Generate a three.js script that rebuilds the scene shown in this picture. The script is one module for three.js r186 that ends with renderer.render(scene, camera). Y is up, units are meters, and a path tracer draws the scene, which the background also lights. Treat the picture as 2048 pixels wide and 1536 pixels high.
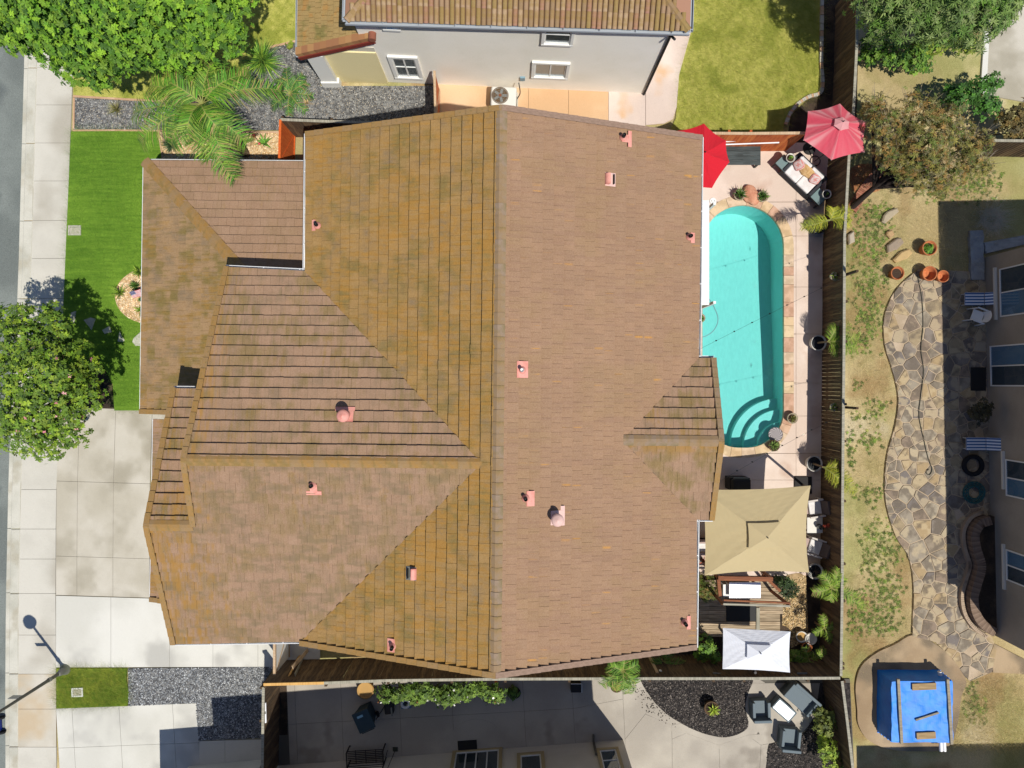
import * as THREE from 'three';
import { mergeGeometries } from 'three/addons/utils/BufferGeometryUtils.js';
import { RoundedBoxGeometry } from 'three/addons/geometries/RoundedBoxGeometry.js';
import { Sky } from 'three/addons/objects/Sky.js';

// ---------- camera, sky, sun, exposure ----------
const scene = new THREE.Scene();
const H = 29, FOCAL = 1423, CX = 1024, CY = 768;          // camera height in metres, focal length in photo pixels
const camera = new THREE.PerspectiveCamera(2 * Math.atan(CY / FOCAL) * 180 / Math.PI, 4 / 3, 0.1, 600);
camera.position.set(0, H, 0); camera.up.set(0, 0, -1); camera.lookAt(0, 0, 0);
const SUN = new THREE.Vector3(0.30, 1, 0.40).normalize();
const sky = new Sky(); sky.scale.setScalar(500);
const su = sky.material.uniforms;
su.sunPosition.value.copy(SUN); su.turbidity.value = 2.5; su.rayleigh.value = 0.9; su.mieCoefficient.value = 0.003;
sky.name = 'sky'; sky.userData.kind = 'structure'; scene.add(sky); scene.environmentIntensity = 0.1;
const sun = new THREE.DirectionalLight(new THREE.Color(1, 0.95, 0.86), 4.6);
sun.position.copy(SUN).multiplyScalar(60); sun.castShadow = true;
Object.assign(sun.shadow.camera, { left: -30, right: 30, top: 30, bottom: -30, near: 1, far: 140 });
sun.shadow.mapSize.set(4096, 4096);
scene.add(sun); scene.add(sun.target);
const renderer = new THREE.WebGLRenderer({ antialias: true });
renderer.toneMapping = THREE.LinearToneMapping; renderer.toneMappingExposure = 1.0;
renderer.shadowMap.enabled = true;

// ---------- small helpers ----------
const V = (x, y, z) => new THREE.Vector3(x, y, z);
const UP = V(0, 1, 0), EYE = V(0, H, 0);
const P = (px, py, y = 0) => V((px - CX) * (H - y) / FOCAL, y, (py - CY) * (H - y) / FOCAL);
const hit = (px, py, pl) => { const d = P(px, py, 0).sub(EYE); return EYE.clone().addScaledVector(d, pl.n.dot(pl.p.clone().sub(EYE)) / pl.n.dot(d)); };
const plane = (p, n) => ({ p, n: n.clone().normalize() });
const level = (y) => plane(V(0, y, 0), UP);
function p3(a, b, c) {
  const m = new THREE.Matrix3().set(...a.n.toArray(), ...b.n.toArray(), ...c.n.toArray()).invert();
  return V(a.n.dot(a.p), b.n.dot(b.p), c.n.dot(c.p)).applyMatrix3(m);
}
function rngOf(s) { return () => { s |= 0; s = s + 0x6D2B79F5 | 0; let t = Math.imul(s ^ s >>> 15, 1 | s); t = t + Math.imul(t ^ t >>> 7, 61 | t) ^ t; return ((t ^ t >>> 14) >>> 0) / 4294967296; }; }
const rnd = rngOf(77), rr = (a, b, r = rnd) => a + (b - a) * r();
const clamp = (x, a = 0, b = 1) => Math.min(b, Math.max(a, x)), sst = (a, b, x) => { const t = clamp((x - a) / (b - a)); return t * t * (3 - 2 * t); };
const mix3 = (a, b, t) => [a[0] + (b[0] - a[0]) * t, a[1] + (b[1] - a[1]) * t, a[2] + (b[2] - a[2]) * t];
// periodic value noise
const NT = new Float32Array(4096), NI = new Uint16Array(4096);
{ const r = rngOf(5); for (let i = 0; i < 4096; i++) { NT[i] = r(); NI[i] = Math.floor(r() * 4096); } }
function vn(x, y, p, s) {
  const xi = Math.floor(x), yi = Math.floor(y); let fx = x - xi, fy = y - yi; fx = fx * fx * (3 - 2 * fx); fy = fy * fy * (3 - 2 * fy);
  const x0 = ((xi % p) + p) % p, x1 = (x0 + 1) % p, y0 = ((yi % p) + p) % p, y1 = (y0 + 1) % p;
  const a = NI[(x0 + s * 131) & 4095], b = NI[(x1 + s * 131) & 4095];
  const v00 = NT[(a + y0 * 7) & 4095], v10 = NT[(b + y0 * 7) & 4095], v01 = NT[(a + y1 * 7) & 4095], v11 = NT[(b + y1 * 7) & 4095];
  return (v00 * (1 - fx) + v10 * fx) * (1 - fy) + (v01 * (1 - fx) + v11 * fx) * fy;
}
function fbm(u, v, p, o, s) { let a = 0, w = 0.5, t = 0; for (let i = 0; i < o; i++) { a += w * vn(u * p, v * p, p, s + i); t += w; w *= 0.5; p *= 2; } return a / t; }
function tex(n, metres, fn, srgb = true) {
  const d = new Uint8Array(n * n * 4), o = [0, 0, 0];
  for (let j = 0; j < n; j++) for (let i = 0; i < n; i++) {
    const c = fn(i / n, j / n, o) || o, k = (j * n + i) * 4;
    d[k] = clamp(c[0], 0, 255); d[k + 1] = clamp(c[1], 0, 255); d[k + 2] = clamp(c[2], 0, 255); d[k + 3] = 255;
  }
  const t = new THREE.DataTexture(d, n, n, THREE.RGBAFormat);
  t.wrapS = t.wrapT = THREE.RepeatWrapping; t.magFilter = THREE.LinearFilter; t.minFilter = THREE.LinearMipmapLinearFilter; t.generateMipmaps = true;
  if (srgb) t.colorSpace = THREE.SRGBColorSpace;
  t.repeat.set(1 / metres, 1 / metres); t.needsUpdate = true; return t;
}
const grain = rngOf(9);
// speckled surface: mottles (coarse), blotches of a second colour, per-texel grain
function mottled(n, metres, a, b, { p = 6, o = 4, s = 1, g = 10, lo = 0.3, hi = 0.7, c = null, cp = 3, clo = 0.6, chi = 0.75 } = {}) {
  return tex(n, metres, (u, v) => {
    let k = mix3(a, b, sst(lo, hi, fbm(u, v, p, o, s)));
    if (c) k = mix3(k, c, sst(clo, chi, fbm(u, v, cp, 4, s + 20)));
    const q = (grain() - 0.5) * 2 * g - (grain() < 0.0012 ? 60 : 0); return [k[0] + q, k[1] + q, k[2] + q];
  });
}
const mat = (color, roughness = 0.9, extra = {}) => {
  const m = new THREE.MeshStandardMaterial({ roughness, metalness: 0, ...extra });
  if (color && color.isTexture) m.map = color; else if (Array.isArray(color)) m.color.setRGB(color[0] / 255, color[1] / 255, color[2] / 255, THREE.SRGBColorSpace); else m.color.set(color);
  return m;
};
const leafMat = (extra = {}) => new THREE.MeshPhysicalMaterial({ color: 0xffffff, roughness: 0.7, transmission: 0.22, thickness: 0, side: THREE.DoubleSide, ...extra });

// geometry: everything non-indexed with position, normal, uv
function flat(g) {
  let q = g.index ? g.toNonIndexed() : g;
  for (const k of Object.keys(q.attributes)) if (!['position', 'normal', 'uv', 'color'].includes(k)) q.deleteAttribute(k);
  if (!q.attributes.normal) q.computeVertexNormals();
  if (!q.attributes.uv) q.setAttribute('uv', new THREE.BufferAttribute(new Float32Array(q.attributes.position.count * 2), 2));
  return q;
}
const join = (list) => mergeGeometries(list.map(flat));
// uv in metres by the way each face points; turn = grain runs along x instead of y/z
function metric(g, turn = false) {
  g = flat(g); const p = g.attributes.position, uv = g.attributes.uv, a = V(), b = V(), c = V(), n = V();
  for (let i = 0; i < p.count; i += 3) {
    a.fromBufferAttribute(p, i); b.fromBufferAttribute(p, i + 1); c.fromBufferAttribute(p, i + 2);
    n.copy(b).sub(a).cross(c.clone().sub(a)); const x = Math.abs(n.x), y = Math.abs(n.y), z = Math.abs(n.z);
    [a, b, c].forEach((q, k) => {
      let u, w; if (y >= x && y >= z) { u = q.x; w = q.z; } else if (x >= z) { u = q.z; w = q.y; } else { u = q.x; w = q.y; }
      turn ? uv.setXY(i + k, w, u) : uv.setXY(i + k, u, w);
    });
  }
  return g;
}
const box = (w, h, d, x = 0, y = 0, z = 0, ry = 0) => { const g = new THREE.BoxGeometry(w, h, d); if (ry) g.rotateY(ry); return g.translate(x, y, z); };
const rbox = (w, h, d, r = 0.02, x = 0, y = 0, z = 0, ry = 0) => { const g = new RoundedBoxGeometry(w, h, d, 2, r); if (ry) g.rotateY(ry); return g.translate(x, y, z); };
const cyl = (r1, r2, h, n = 16, x = 0, y = 0, z = 0) => new THREE.CylinderGeometry(r1, r2, h, n).translate(x, y + h / 2, z);
const lathe = (pts, n = 24) => new THREE.LatheGeometry(pts.map((q) => new THREE.Vector2(q[0], q[1])), n);
function along(g, a, b) {                 // a geometry built along +y from 0, laid from a to b
  const d = b.clone().sub(a), q = new THREE.Quaternion().setFromUnitVectors(UP, d.clone().normalize());
  return g.applyQuaternion(q).translate(a.x, a.y, a.z);
}
const rod = (a, b, r, n = 8, r2 = r) => along(new THREE.CylinderGeometry(r2, r, a.distanceTo(b), n).translate(0, a.distanceTo(b) / 2, 0), a, b);
function beam(a, b, w, h) {               // a box laid from a to b, w across (level), h high
  const d = b.clone().sub(a), L = d.length(), x = d.clone().normalize(), z = V(x.z, 0, -x.x).normalize(), y = z.clone().cross(x).negate(); if (y.y < 0) y.negate();
  const zz = x.clone().cross(y);
  return new THREE.BoxGeometry(L, h, w).applyMatrix4(new THREE.Matrix4().makeBasis(x, y, zz)).translate((a.x + b.x) / 2, (a.y + b.y) / 2, (a.z + b.z) / 2);
}
const tube = (pts, r, seg = 40, n = 6, closed = false) => new THREE.TubeGeometry(new THREE.CatmullRomCurve3(pts, closed), seg, r, n, closed);
const xz = (pts, y = 0) => pts.map(([a, b]) => { const q = P(a, b, y); return [q.x, q.z]; });
function prism(pts, y0, y1, holes = [], bevel = 0) {   // pts: [x, z] in metres
  const sh = new THREE.Shape(pts.map(([x, z]) => new THREE.Vector2(x, -z)));
  for (const h of holes) sh.holes.push(new THREE.Path(h.map(([x, z]) => new THREE.Vector2(x, -z))));
  const g = new THREE.ExtrudeGeometry(sh, bevel ? { depth: y1 - y0 - bevel, bevelEnabled: true, bevelThickness: bevel, bevelSize: bevel, bevelOffset: -bevel, bevelSegments: 1, curveSegments: 1 } : { depth: y1 - y0, bevelEnabled: false });
  g.rotateX(-Math.PI / 2).translate(0, y0, 0); return flat(g);
}
function smooth(pts, n = 6, closed = true) {           // rounds a pixel outline
  const c = new THREE.CatmullRomCurve3(pts.map(([x, y]) => V(x, 0, y)), closed, 'centripetal');
  return c.getPoints(pts.length * n).slice(0, closed ? -1 : undefined).map((q) => [q.x, q.z]);
}
const inside = (x, y, poly) => { let c = false; for (let i = 0, j = poly.length - 1; i < poly.length; j = i++) { const [a, b] = poly[i], [d, e] = poly[j]; if ((b > y) !== (e > y) && x < (d - a) * (y - b) / (e - b) + a) c = !c; } return c; };
function scatter(poly, n, r = rnd, holes = []) {
  const xs = poly.map((q) => q[0]), ys = poly.map((q) => q[1]), x0 = Math.min(...xs), x1 = Math.max(...xs), y0 = Math.min(...ys), y1 = Math.max(...ys), out = [];
  for (let k = 0; k < n * 30 && out.length < n; k++) { const x = rr(x0, x1, r), y = rr(y0, y1, r); if (inside(x, y, poly) && !holes.some((h) => inside(x, y, h))) out.push([x, y]); }
  return out;
}
// polygon clipped to the convex, counter-clockwise-or-not polygon cl (both [x, y])
function clip(poly, cl) {
  let area = 0; for (let i = 0; i < cl.length; i++) { const [a, b] = cl[i], [c, d] = cl[(i + 1) % cl.length]; area += a * d - b * c; }
  const sg = Math.sign(area); let out = poly;
  for (let i = 0; i < cl.length && out.length; i++) {
    const [ax, ay] = cl[i], [bx, by] = cl[(i + 1) % cl.length], src = out; out = [];
    const side = (q) => sg * ((bx - ax) * (q[1] - ay) - (by - ay) * (q[0] - ax));
    for (let k = 0; k < src.length; k++) {
      const a = src[k], b = src[(k + 1) % src.length], sa = side(a), sb = side(b);
      if (sa >= 0) out.push(a);
      if ((sa >= 0) !== (sb >= 0)) { const t = sa / (sa - sb); out.push([a[0] + (b[0] - a[0]) * t, a[1] + (b[1] - a[1]) * t]); }
    }
  }
  return out.filter((q, i) => { const p = out[(i + 1) % out.length]; return Math.hypot(q[0] - p[0], q[1] - p[1]) > 1e-4; });
}
const areaOf = (p) => { let a = 0; for (let i = 0; i < p.length; i++) { const [x, y] = p[i], [z, w] = p[(i + 1) % p.length]; a += x * w - y * z; } return Math.abs(a) / 2; };

// naming and the scene tree
const taken = {};
const numbered = (n) => { const k = taken[n] = (taken[n] ?? -1) + 1; return k ? n + '_' + String(k).padStart(3, '0') : n; };
const shade = (o) => { o.castShadow = o.receiveShadow = true; return o; };
function tag(o, label, category, group, kind) { Object.assign(o.userData, { label }); if (category) o.userData.category = category; if (group) o.userData.group = group; if (kind) o.userData.kind = kind; return o; }
function thing(name, label, category, at = V(0, 0, 0), turn = 0, group) {
  const o = new THREE.Group(); o.name = numbered(name); o.position.copy(at); o.rotation.y = turn; scene.add(o); return tag(o, label, category, group);
}
function part(parent, name, g, m) { const o = shade(new THREE.Mesh(flat(g), m)); o.name = name; parent.add(o); return o; }
function wpart(parent, name, g, m) {       // geometry given in world coordinates
  const q = V(); for (let o = parent; o && o !== scene; o = o.parent) q.add(o.position);
  return part(parent, name, g.translate(-q.x, -q.y, -q.z), m);
}
function sub(parent, name) { const o = new THREE.Group(); o.name = name; parent.add(o); return o; }
function solo(name, g, m, label, category, group) { const o = shade(new THREE.Mesh(flat(g), m)); o.name = numbered(name); scene.add(o); return tag(o, label, category, group); }
function ground(name, g, m, label, category = name.replace(/_/g, ' ')) { const o = solo(name, g, m, label, category); o.userData.kind = 'structure'; return o; }
function groundGroup(name, label, category = name.replace(/_/g, ' ')) { const o = thing(name, label, category); o.userData.kind = 'structure'; return o; }
function copies(parent, name, g, m, list, kind) {     // list: {p, q?, s?, c?}
  if (parent !== scene) return clumped(parent, name, flat(g), m, list);
  const o = shade(new THREE.InstancedMesh(flat(g), m, list.length)); o.name = parent === scene ? numbered(name) : name;
  const M = new THREE.Matrix4(), q0 = new THREE.Quaternion(), s0 = V(1, 1, 1), col = new THREE.Color();
  list.forEach((it, i) => {
    o.setMatrixAt(i, M.compose(it.p, it.q || q0, it.s ? (it.s.isVector3 ? it.s : V(it.s, it.s, it.s)) : s0));
    if (it.c) o.setColorAt(i, col.setRGB(it.c[0] / 255, it.c[1] / 255, it.c[2] / 255, THREE.SRGBColorSpace));
  });
  if (kind) o.userData.kind = kind; parent.add(o); return o;
}
// the same pieces joined into one part, each piece with its own colour
const tinted = new Map();
function clumped(parent, name, g, m, list) {
  if (!tinted.has(m)) { const c = m.clone(); c.vertexColors = true; tinted.set(m, c); }
  const gp = g.attributes.position.array, gn = g.attributes.normal.array, n = gp.length, pos = new Float32Array(n * list.length), nor = new Float32Array(n * list.length), col = new Float32Array(n * list.length), v = V(), q0 = new THREE.Quaternion(), c = new THREE.Color();
  list.forEach((it, k) => {
    const s = it.s ? (it.s.isVector3 ? it.s : V(it.s, it.s, it.s)) : V(1, 1, 1), q = it.q || q0; if (it.c) c.setRGB(it.c[0] / 255, it.c[1] / 255, it.c[2] / 255, THREE.SRGBColorSpace); else c.setRGB(1, 1, 1);
    for (let i = 0; i < n; i += 3) { const o = k * n + i; v.set(gp[i] * s.x, gp[i + 1] * s.y, gp[i + 2] * s.z).applyQuaternion(q).add(it.p); pos[o] = v.x; pos[o + 1] = v.y; pos[o + 2] = v.z; v.set(gn[i] / s.x, gn[i + 1] / s.y, gn[i + 2] / s.z).applyQuaternion(q).normalize(); nor[o] = v.x; nor[o + 1] = v.y; nor[o + 2] = v.z; col[o] = c.r; col[o + 1] = c.g; col[o + 2] = c.b; }
  });
  const b = new THREE.BufferGeometry(); b.setAttribute('position', new THREE.BufferAttribute(pos, 3)); b.setAttribute('normal', new THREE.BufferAttribute(nor, 3)); b.setAttribute('color', new THREE.BufferAttribute(col, 3));
  const o = shade(new THREE.Mesh(b, tinted.get(m))); o.name = name; parent.add(o); return o;
}
const eul = (x, y, z) => new THREE.Quaternion().setFromEuler(new THREE.Euler(x, y, z));
// ---------- materials ----------
const woodTex = (a, b, s, n = 256, m = 1.0) => tex(n, m, (u, v) => { const k = 0.5 * vn(u * 40, v * 2, 40, s) + 0.3 * vn(u * 90, v * 5, 90, s + 1) + 0.2 * fbm(u, v, 3, 3, s + 2); const c = mix3(a, b, sst(0.25, 0.75, k)); const q = (grain() - 0.5) * 14; return [c[0] + q, c[1] + q, c[2] + q]; });
const stucco = (a, b, s) => mottled(512, 5, a, b, { p: 4, o: 5, s, g: 6 });
const MT = {
  asphalt: mat(mottled(1024, 12, [104, 110, 106], [120, 126, 121], { p: 8, g: 16, s: 3, c: [96, 102, 100], cp: 5 }), 0.95),
  concrete: mat(mottled(1024, 9, [184, 180, 168], [198, 194, 182], { p: 5, o: 6, g: 7, s: 4, c: [168, 162, 148], cp: 4, clo: 0.55, chi: 0.85 }), 0.9),
  concreteStain: mat(mottled(1024, 7, [172, 164, 146], [196, 190, 176], { p: 4, o: 6, g: 7, s: 5, c: [186, 168, 140], cp: 4, clo: 0.52, chi: 0.72 }), 0.9),
  concreteOld: mat(mottled(1024, 8, [176, 169, 152], [194, 188, 174], { p: 5, o: 6, g: 7, s: 8, c: [160, 153, 136], cp: 6, clo: 0.5, chi: 0.8 }), 0.9),
  concreteWhite: mat(mottled(1024, 8, [196, 194, 184], [210, 208, 199], { p: 4, o: 6, g: 6, s: 6, c: [178, 176, 168], cp: 5, clo: 0.58, chi: 0.8 }), 0.9),
  kerb: mat(mottled(512, 6, [176, 174, 160], [196, 193, 180], { p: 6, g: 9, s: 7, c: [170, 164, 146], cp: 11, clo: 0.5, chi: 0.85 }), 0.9),
  joint: mat([92, 88, 80], 1),
  edging: mat(mottled(256, 3, [186, 150, 118], [205, 174, 146], { p: 5, g: 9, s: 9 }), 0.9),
  pink: mat(mottled(1024, 9, [204, 184, 168], [219, 202, 188], { p: 7, o: 5, g: 7, s: 10, c: [190, 164, 146], cp: 8, clo: 0.6, chi: 0.82 }), 0.85),
  orangeCon: mat(mottled(1024, 9, [200, 162, 122], [214, 182, 146], { p: 4, o: 5, g: 6, s: 11, c: [204, 182, 160], cp: 3, clo: 0.56, chi: 0.7 }), 0.85),
  pinkPath: mat(mottled(512, 6, [202, 184, 172], [216, 200, 188], { p: 5, g: 6, s: 12, c: [206, 164, 122], cp: 4, clo: 0.62, chi: 0.8 }), 0.85),
  patio: mat(mottled(1024, 9, [158, 150, 138], [178, 170, 156], { p: 6, o: 5, g: 7, s: 13, c: [144, 136, 124], cp: 6 }), 0.9),
  tanCon: mat(mottled(1024, 7, [146, 124, 96], [170, 148, 118], { p: 5, o: 6, g: 9, s: 14, c: [118, 104, 84], cp: 6, clo: 0.5, chi: 0.78 }), 0.9),
  dry: mat(tex(1024, 16, (u, v) => {
    const a = fbm(u, v, 5, 5, 31), b = fbm(u, v, 22, 3, 32), c = fbm(u, v, 9, 4, 33);
    let k = mix3([164, 146, 104], [194, 178, 134], sst(0.25, 0.75, a)); k = mix3(k, [188, 176, 148], sst(0.6, 0.8, c) * 0.7);
    k = mix3(k, [136, 128, 78], sst(0.48, 0.74, b) * 0.5); k = mix3(k, [126, 132, 70], sst(0.52, 0.72, fbm(u, v, 7, 4, 37)) * 0.5); k = mix3(k, [142, 112, 74], sst(0.56, 0.74, fbm(u, v, 9, 4, 38)) * 0.6); const q = (grain() - 0.5) * 34; return [k[0] + q, k[1] + q, k[2] + q * 0.8];
  }), 1),
  redDirt: mat(mottled(256, 4, [150, 96, 60], [176, 124, 84], { p: 8, g: 16, s: 16 }), 1),
  soil: mat(mottled(512, 5, [44, 36, 28], [74, 60, 46], { p: 12, g: 20, s: 17 }), 1),
  mulch: mat(mottled(512, 4, [34, 31, 30], [64, 58, 55], { p: 40, o: 3, g: 22, s: 18 }), 1),
  gravelBed: mat(mottled(512, 4, [84, 84, 84], [128, 128, 126], { p: 40, o: 3, g: 30, s: 19 }), 1),
  pebbleBed: mat(mottled(512, 4, [176, 146, 104], [206, 182, 144], { p: 40, o: 3, g: 22, s: 20 }), 1),
  turf: mat(tex(1024, 9, (u, v) => { const a = fbm(u, v, 5, 4, 41), b = vn(u * 6, v * 110, 6, 42) * 0.5 + vn(u * 30, v * 240, 30, 44) * 0.5; let k = mix3([76, 112, 22], [112, 146, 42], sst(0.2, 0.8, a * 0.55 + b * 0.45)); const q = (grain() - 0.5) * 34; return [k[0] + q, k[1] + q, k[2] + q * 0.5]; }), 1),
  grass: mat(tex(1024, 9, (u, v) => { const a = fbm(u, v, 6, 4, 51), b = fbm(u, v, 60, 2, 52); let k = mix3([144, 148, 60], [180, 176, 92], sst(0.25, 0.75, a * 0.5 + b * 0.5)); k = mix3(k, [116, 126, 40], sst(0.55, 0.8, fbm(u, v, 12, 3, 53)) * 0.7); const q = (grain() - 0.5) * 40; return [k[0] + q, k[1] + q, k[2] + q * 0.6]; }), 1),
  greenGrass: mat(tex(512, 6, (u, v) => { const a = fbm(u, v, 8, 4, 54), b = fbm(u, v, 50, 2, 55); let k = mix3([82, 110, 22], [128, 140, 42], sst(0.25, 0.75, a * 0.5 + b * 0.5)); const q = (grain() - 0.5) * 40; return [k[0] + q, k[1] + q, k[2] + q * 0.5]; }), 1),
  stuccoGrey: mat(stucco([238, 234, 222], [244, 240, 230], 21), 0.95), stuccoCream: mat(stucco([222, 208, 156], [230, 217, 168], 22), 0.95),
  stuccoTan: mat(stucco([148, 139, 126], [162, 152, 138], 23), 0.95), stuccoPale: mat(stucco([206, 200, 184], [218, 212, 198], 24), 0.95), trimTan: mat([176, 158, 118], 0.8),
  white: mat([226, 226, 222], 0.6), offWhite: mat([214, 210, 200], 0.7), gutter: mat([222, 223, 224], 0.5), gutterGrey: mat([160, 166, 172], 0.5), dark: mat([30, 28, 27], 0.8), black: mat([18, 18, 19], 0.7), iron: mat([36, 30, 28], 0.6),
  redTrim: mat([118, 44, 34], 0.7), steel: mat([150, 152, 150], 0.45, { metalness: 0.7 }), galv: mat([128, 128, 120], 0.55, { metalness: 0.4 }), pole: mat([96, 93, 82], 0.6, { metalness: 0.2 }),
  boards: [mat(woodTex([70, 52, 34], [104, 82, 56], 60), 0.95), mat(woodTex([60, 46, 32], [92, 72, 50], 61), 0.95), mat(woodTex([80, 62, 42], [116, 94, 66], 62), 0.95)],
  redwood: [mat(woodTex([170, 78, 30], [206, 112, 52], 63), 0.9), mat(woodTex([156, 68, 26], [192, 98, 44], 64), 0.9), mat(woodTex([180, 90, 38], [212, 122, 60], 65), 0.9)],
  orangeGate: mat(woodTex([196, 84, 22], [214, 104, 36], 66), 0.8),
  rail: mat(woodTex([140, 136, 120], [168, 163, 146], 67), 0.9), railNew: mat(woodTex([196, 150, 84], [216, 172, 104], 68), 0.9), railTan: mat(woodTex([176, 148, 116], [198, 172, 140], 69), 0.9),
  deckBoards: [mat(woodTex([140, 122, 98], [180, 162, 134], 70), 0.9), mat(woodTex([124, 108, 86], [166, 148, 122], 71), 0.9), mat(woodTex([152, 132, 106], [190, 170, 142], 72), 0.9)],
  slate: [mat(woodTex([40, 48, 48], [66, 76, 76], 73), 0.7), mat(woodTex([46, 54, 54], [74, 84, 84], 74), 0.7)],
  brownWood: mat(woodTex([110, 62, 34], [142, 86, 50], 75), 0.8), plank: mat(woodTex([140, 116, 80], [168, 142, 104], 76), 0.9), greyBar: mat(woodTex([128, 118, 100], [156, 146, 126], 77), 0.8),
  glass: new THREE.MeshPhysicalMaterial({ color: 0xf2f7f9, roughness: 0.04, transmission: 1, thickness: 0, ior: 1.5 }),
  dim: mat([58, 66, 72], 0.9), dimLight: mat([70, 78, 88], 0.9), blind: mat([158, 160, 160], 0.9), blindBlue: mat([104, 134, 162], 0.9),
  flashing: mat(mottled(256, 2, [206, 132, 116], [220, 152, 136], { p: 6, g: 6, s: 25 }), 0.6), flashingPale: mat([216, 178, 166], 0.6),
  terracotta: mat(mottled(256, 1, [176, 100, 58], [196, 122, 76], { p: 6, g: 8, s: 26 }), 0.9), glazedWhite: mat([206, 202, 192], 0.3), glazedDark: mat([38, 42, 48], 0.25), potStone: mat(mottled(256, 1, [160, 146, 122], [184, 170, 146], { p: 8, g: 10, s: 27 }), 0.9),
  potBrown: mat([96, 74, 50], 0.9), potBasket: mat([176, 140, 84], 0.9),
  rattan: mat(tex(256, 0.5, (u, v) => { const k = ((Math.floor(u * 24) + Math.floor(v * 24)) & 1) * 12 + (grain() - 0.5) * 14; return [94 + k, 106 + k, 112 + k]; }), 0.8), rattanDark: mat([46, 48, 54], 0.85), tableGlass: mat([150, 172, 182], 0.15), slateTop: mat([112, 132, 132], 0.35),
  cushion: mat(mottled(256, 1.4, [210, 206, 202], [222, 219, 216], { p: 5, g: 5, s: 28 }), 0.95), pillowTan: mat(mottled(128, 0.5, [188, 150, 96], [206, 170, 120], { p: 8, g: 10, s: 29 }), 0.95), pillowPink: mat(mottled(256, 0.5, [206, 188, 184], [200, 126, 118], { p: 4, g: 9, s: 30, lo: 0.4, hi: 0.62 }), 0.95),
  chairFrame: mat([196, 188, 180], 0.7), chairDark: mat([84, 74, 72], 0.9), chairPink: mat([172, 150, 142], 0.9),
  tarp: mat(tex(512, 1.4, (u, v) => { const k = ((Math.floor(u * 128) + Math.floor(v * 128)) & 1) * 6 + (fbm(u, v, 5, 3, 34) - 0.5) * 30; return [14 + k * 0.6, 124 + k, 222 + k]; }), 0.55), pipeWhite: mat([226, 226, 228], 0.4),
  plaster: mat(mottled(512, 6, [146, 208, 200], [156, 215, 208], { p: 5, o: 4, g: 4, s: 35 }), 0.8),
  binBlue: mat([28, 52, 150], 0.45), binTeal: mat([26, 52, 62], 0.55), rubber: mat([20, 20, 22], 0.9), hoseDark: mat([40, 46, 34], 0.6), hoseTeal: mat([38, 92, 92], 0.6), hoseGrey: mat([112, 150, 156], 0.6),
  acCase: mat([212, 210, 202], 0.6), brick: [mat([124, 104, 88], 0.95), mat([114, 95, 80], 0.95), mat([132, 112, 96], 0.95)], capStone: mat([168, 148, 126], 0.95),
  soilPot: mat([62, 48, 36], 1), bark: mat(mottled(256, 1, [84, 66, 48], [116, 96, 72], { p: 12, g: 14, s: 36 }), 1), barkDark: mat([44, 34, 28], 1), trunkPalm: mat([126, 106, 82], 1),
  leaf: leafMat(), leafOpaque: mat([255, 255, 255], 0.75, { side: THREE.DoubleSide }),
};
// ---------- ground, street, pavements ----------
const KERB = [[48, -140], [46, 90], [40, 300], [33, 560], [22, 780], [14, 930], [8, 1220], [7, 1400], [8, 1680]];
const WALK = [[149, -140], [146, 130], [141, 262], [134, 470], [131, 560], [122, 740], [116, 900], [112, 1000], [111, 1190], [112, 1335], [113, 1680]];
const atY = (line, y) => { for (let i = 0; i < line.length - 1; i++) { const [a, b] = line[i], [c, d] = line[i + 1]; if (y <= d || i === line.length - 2) return a + (c - a) * (y - b) / (d - b); } };
const sheet = (px, y0, y1, holes) => prism(xz(px), y0, y1, holes);
ground('ground', box(260, 0.1, 260, 0, -2.6, 0), MT.dry, 'dry bare earth beneath the whole neighbourhood');
ground('road', prism([[-90, -60], ...KERB.map(([a, b]) => { const q = P(a + 3, b); return [q.x, q.z]; }), [-90, 60]], -0.5, -0.12), MT.asphalt, 'grey asphalt street running past the kerb');
// pool outline in pixels
const POOL = (() => {
  const o = [], arc = (cx, cy, rx, ry, a0, a1, n) => { for (let i = 0; i <= n; i++) { const a = a0 + (a1 - a0) * i / n; o.push([cx + rx * Math.cos(a), cy + ry * Math.sin(a)]); } };
  arc(1486, 492, 82, 82, Math.PI, 2 * Math.PI, 22); arc(1494, 822, 74, 74, 0, Math.PI / 2, 12); arc(1478, 822, 74, 74, Math.PI / 2, Math.PI, 12); return o;
})();
const grow = (px, d) => { const c = [px.reduce((s, q) => s + q[0], 0) / px.length, px.reduce((s, q) => s + q[1], 0) / px.length], n = px.length; return px.map((q, i) => { const a = px[(i + n - 1) % n], b = px[(i + 1) % n]; let tx = b[0] - a[0], ty = b[1] - a[1]; const l = Math.hypot(tx, ty); const nx = ty / l, ny = -tx / l; const s = (q[0] - c[0]) * nx + (q[1] - c[1]) * ny > 0 ? 1 : -1; return [q[0] + s * nx * d, q[1] + s * ny * d]; }); };
const poolHole = xz(grow(POOL, 8));
{
  const right = P(2300, 0).x, top = P(0, -160).z, bot = P(0, 1700).z;
  ground('terrain', prism([...KERB.map(([a, b]) => { const q = P(a + 10, b); return [q.x, q.z]; }), [right, bot], [right, top]], -2.5, -0.06, [poolHole]), MT.dry, 'tan dry earth of the house plots behind the kerb', 'earth');
}
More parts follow.
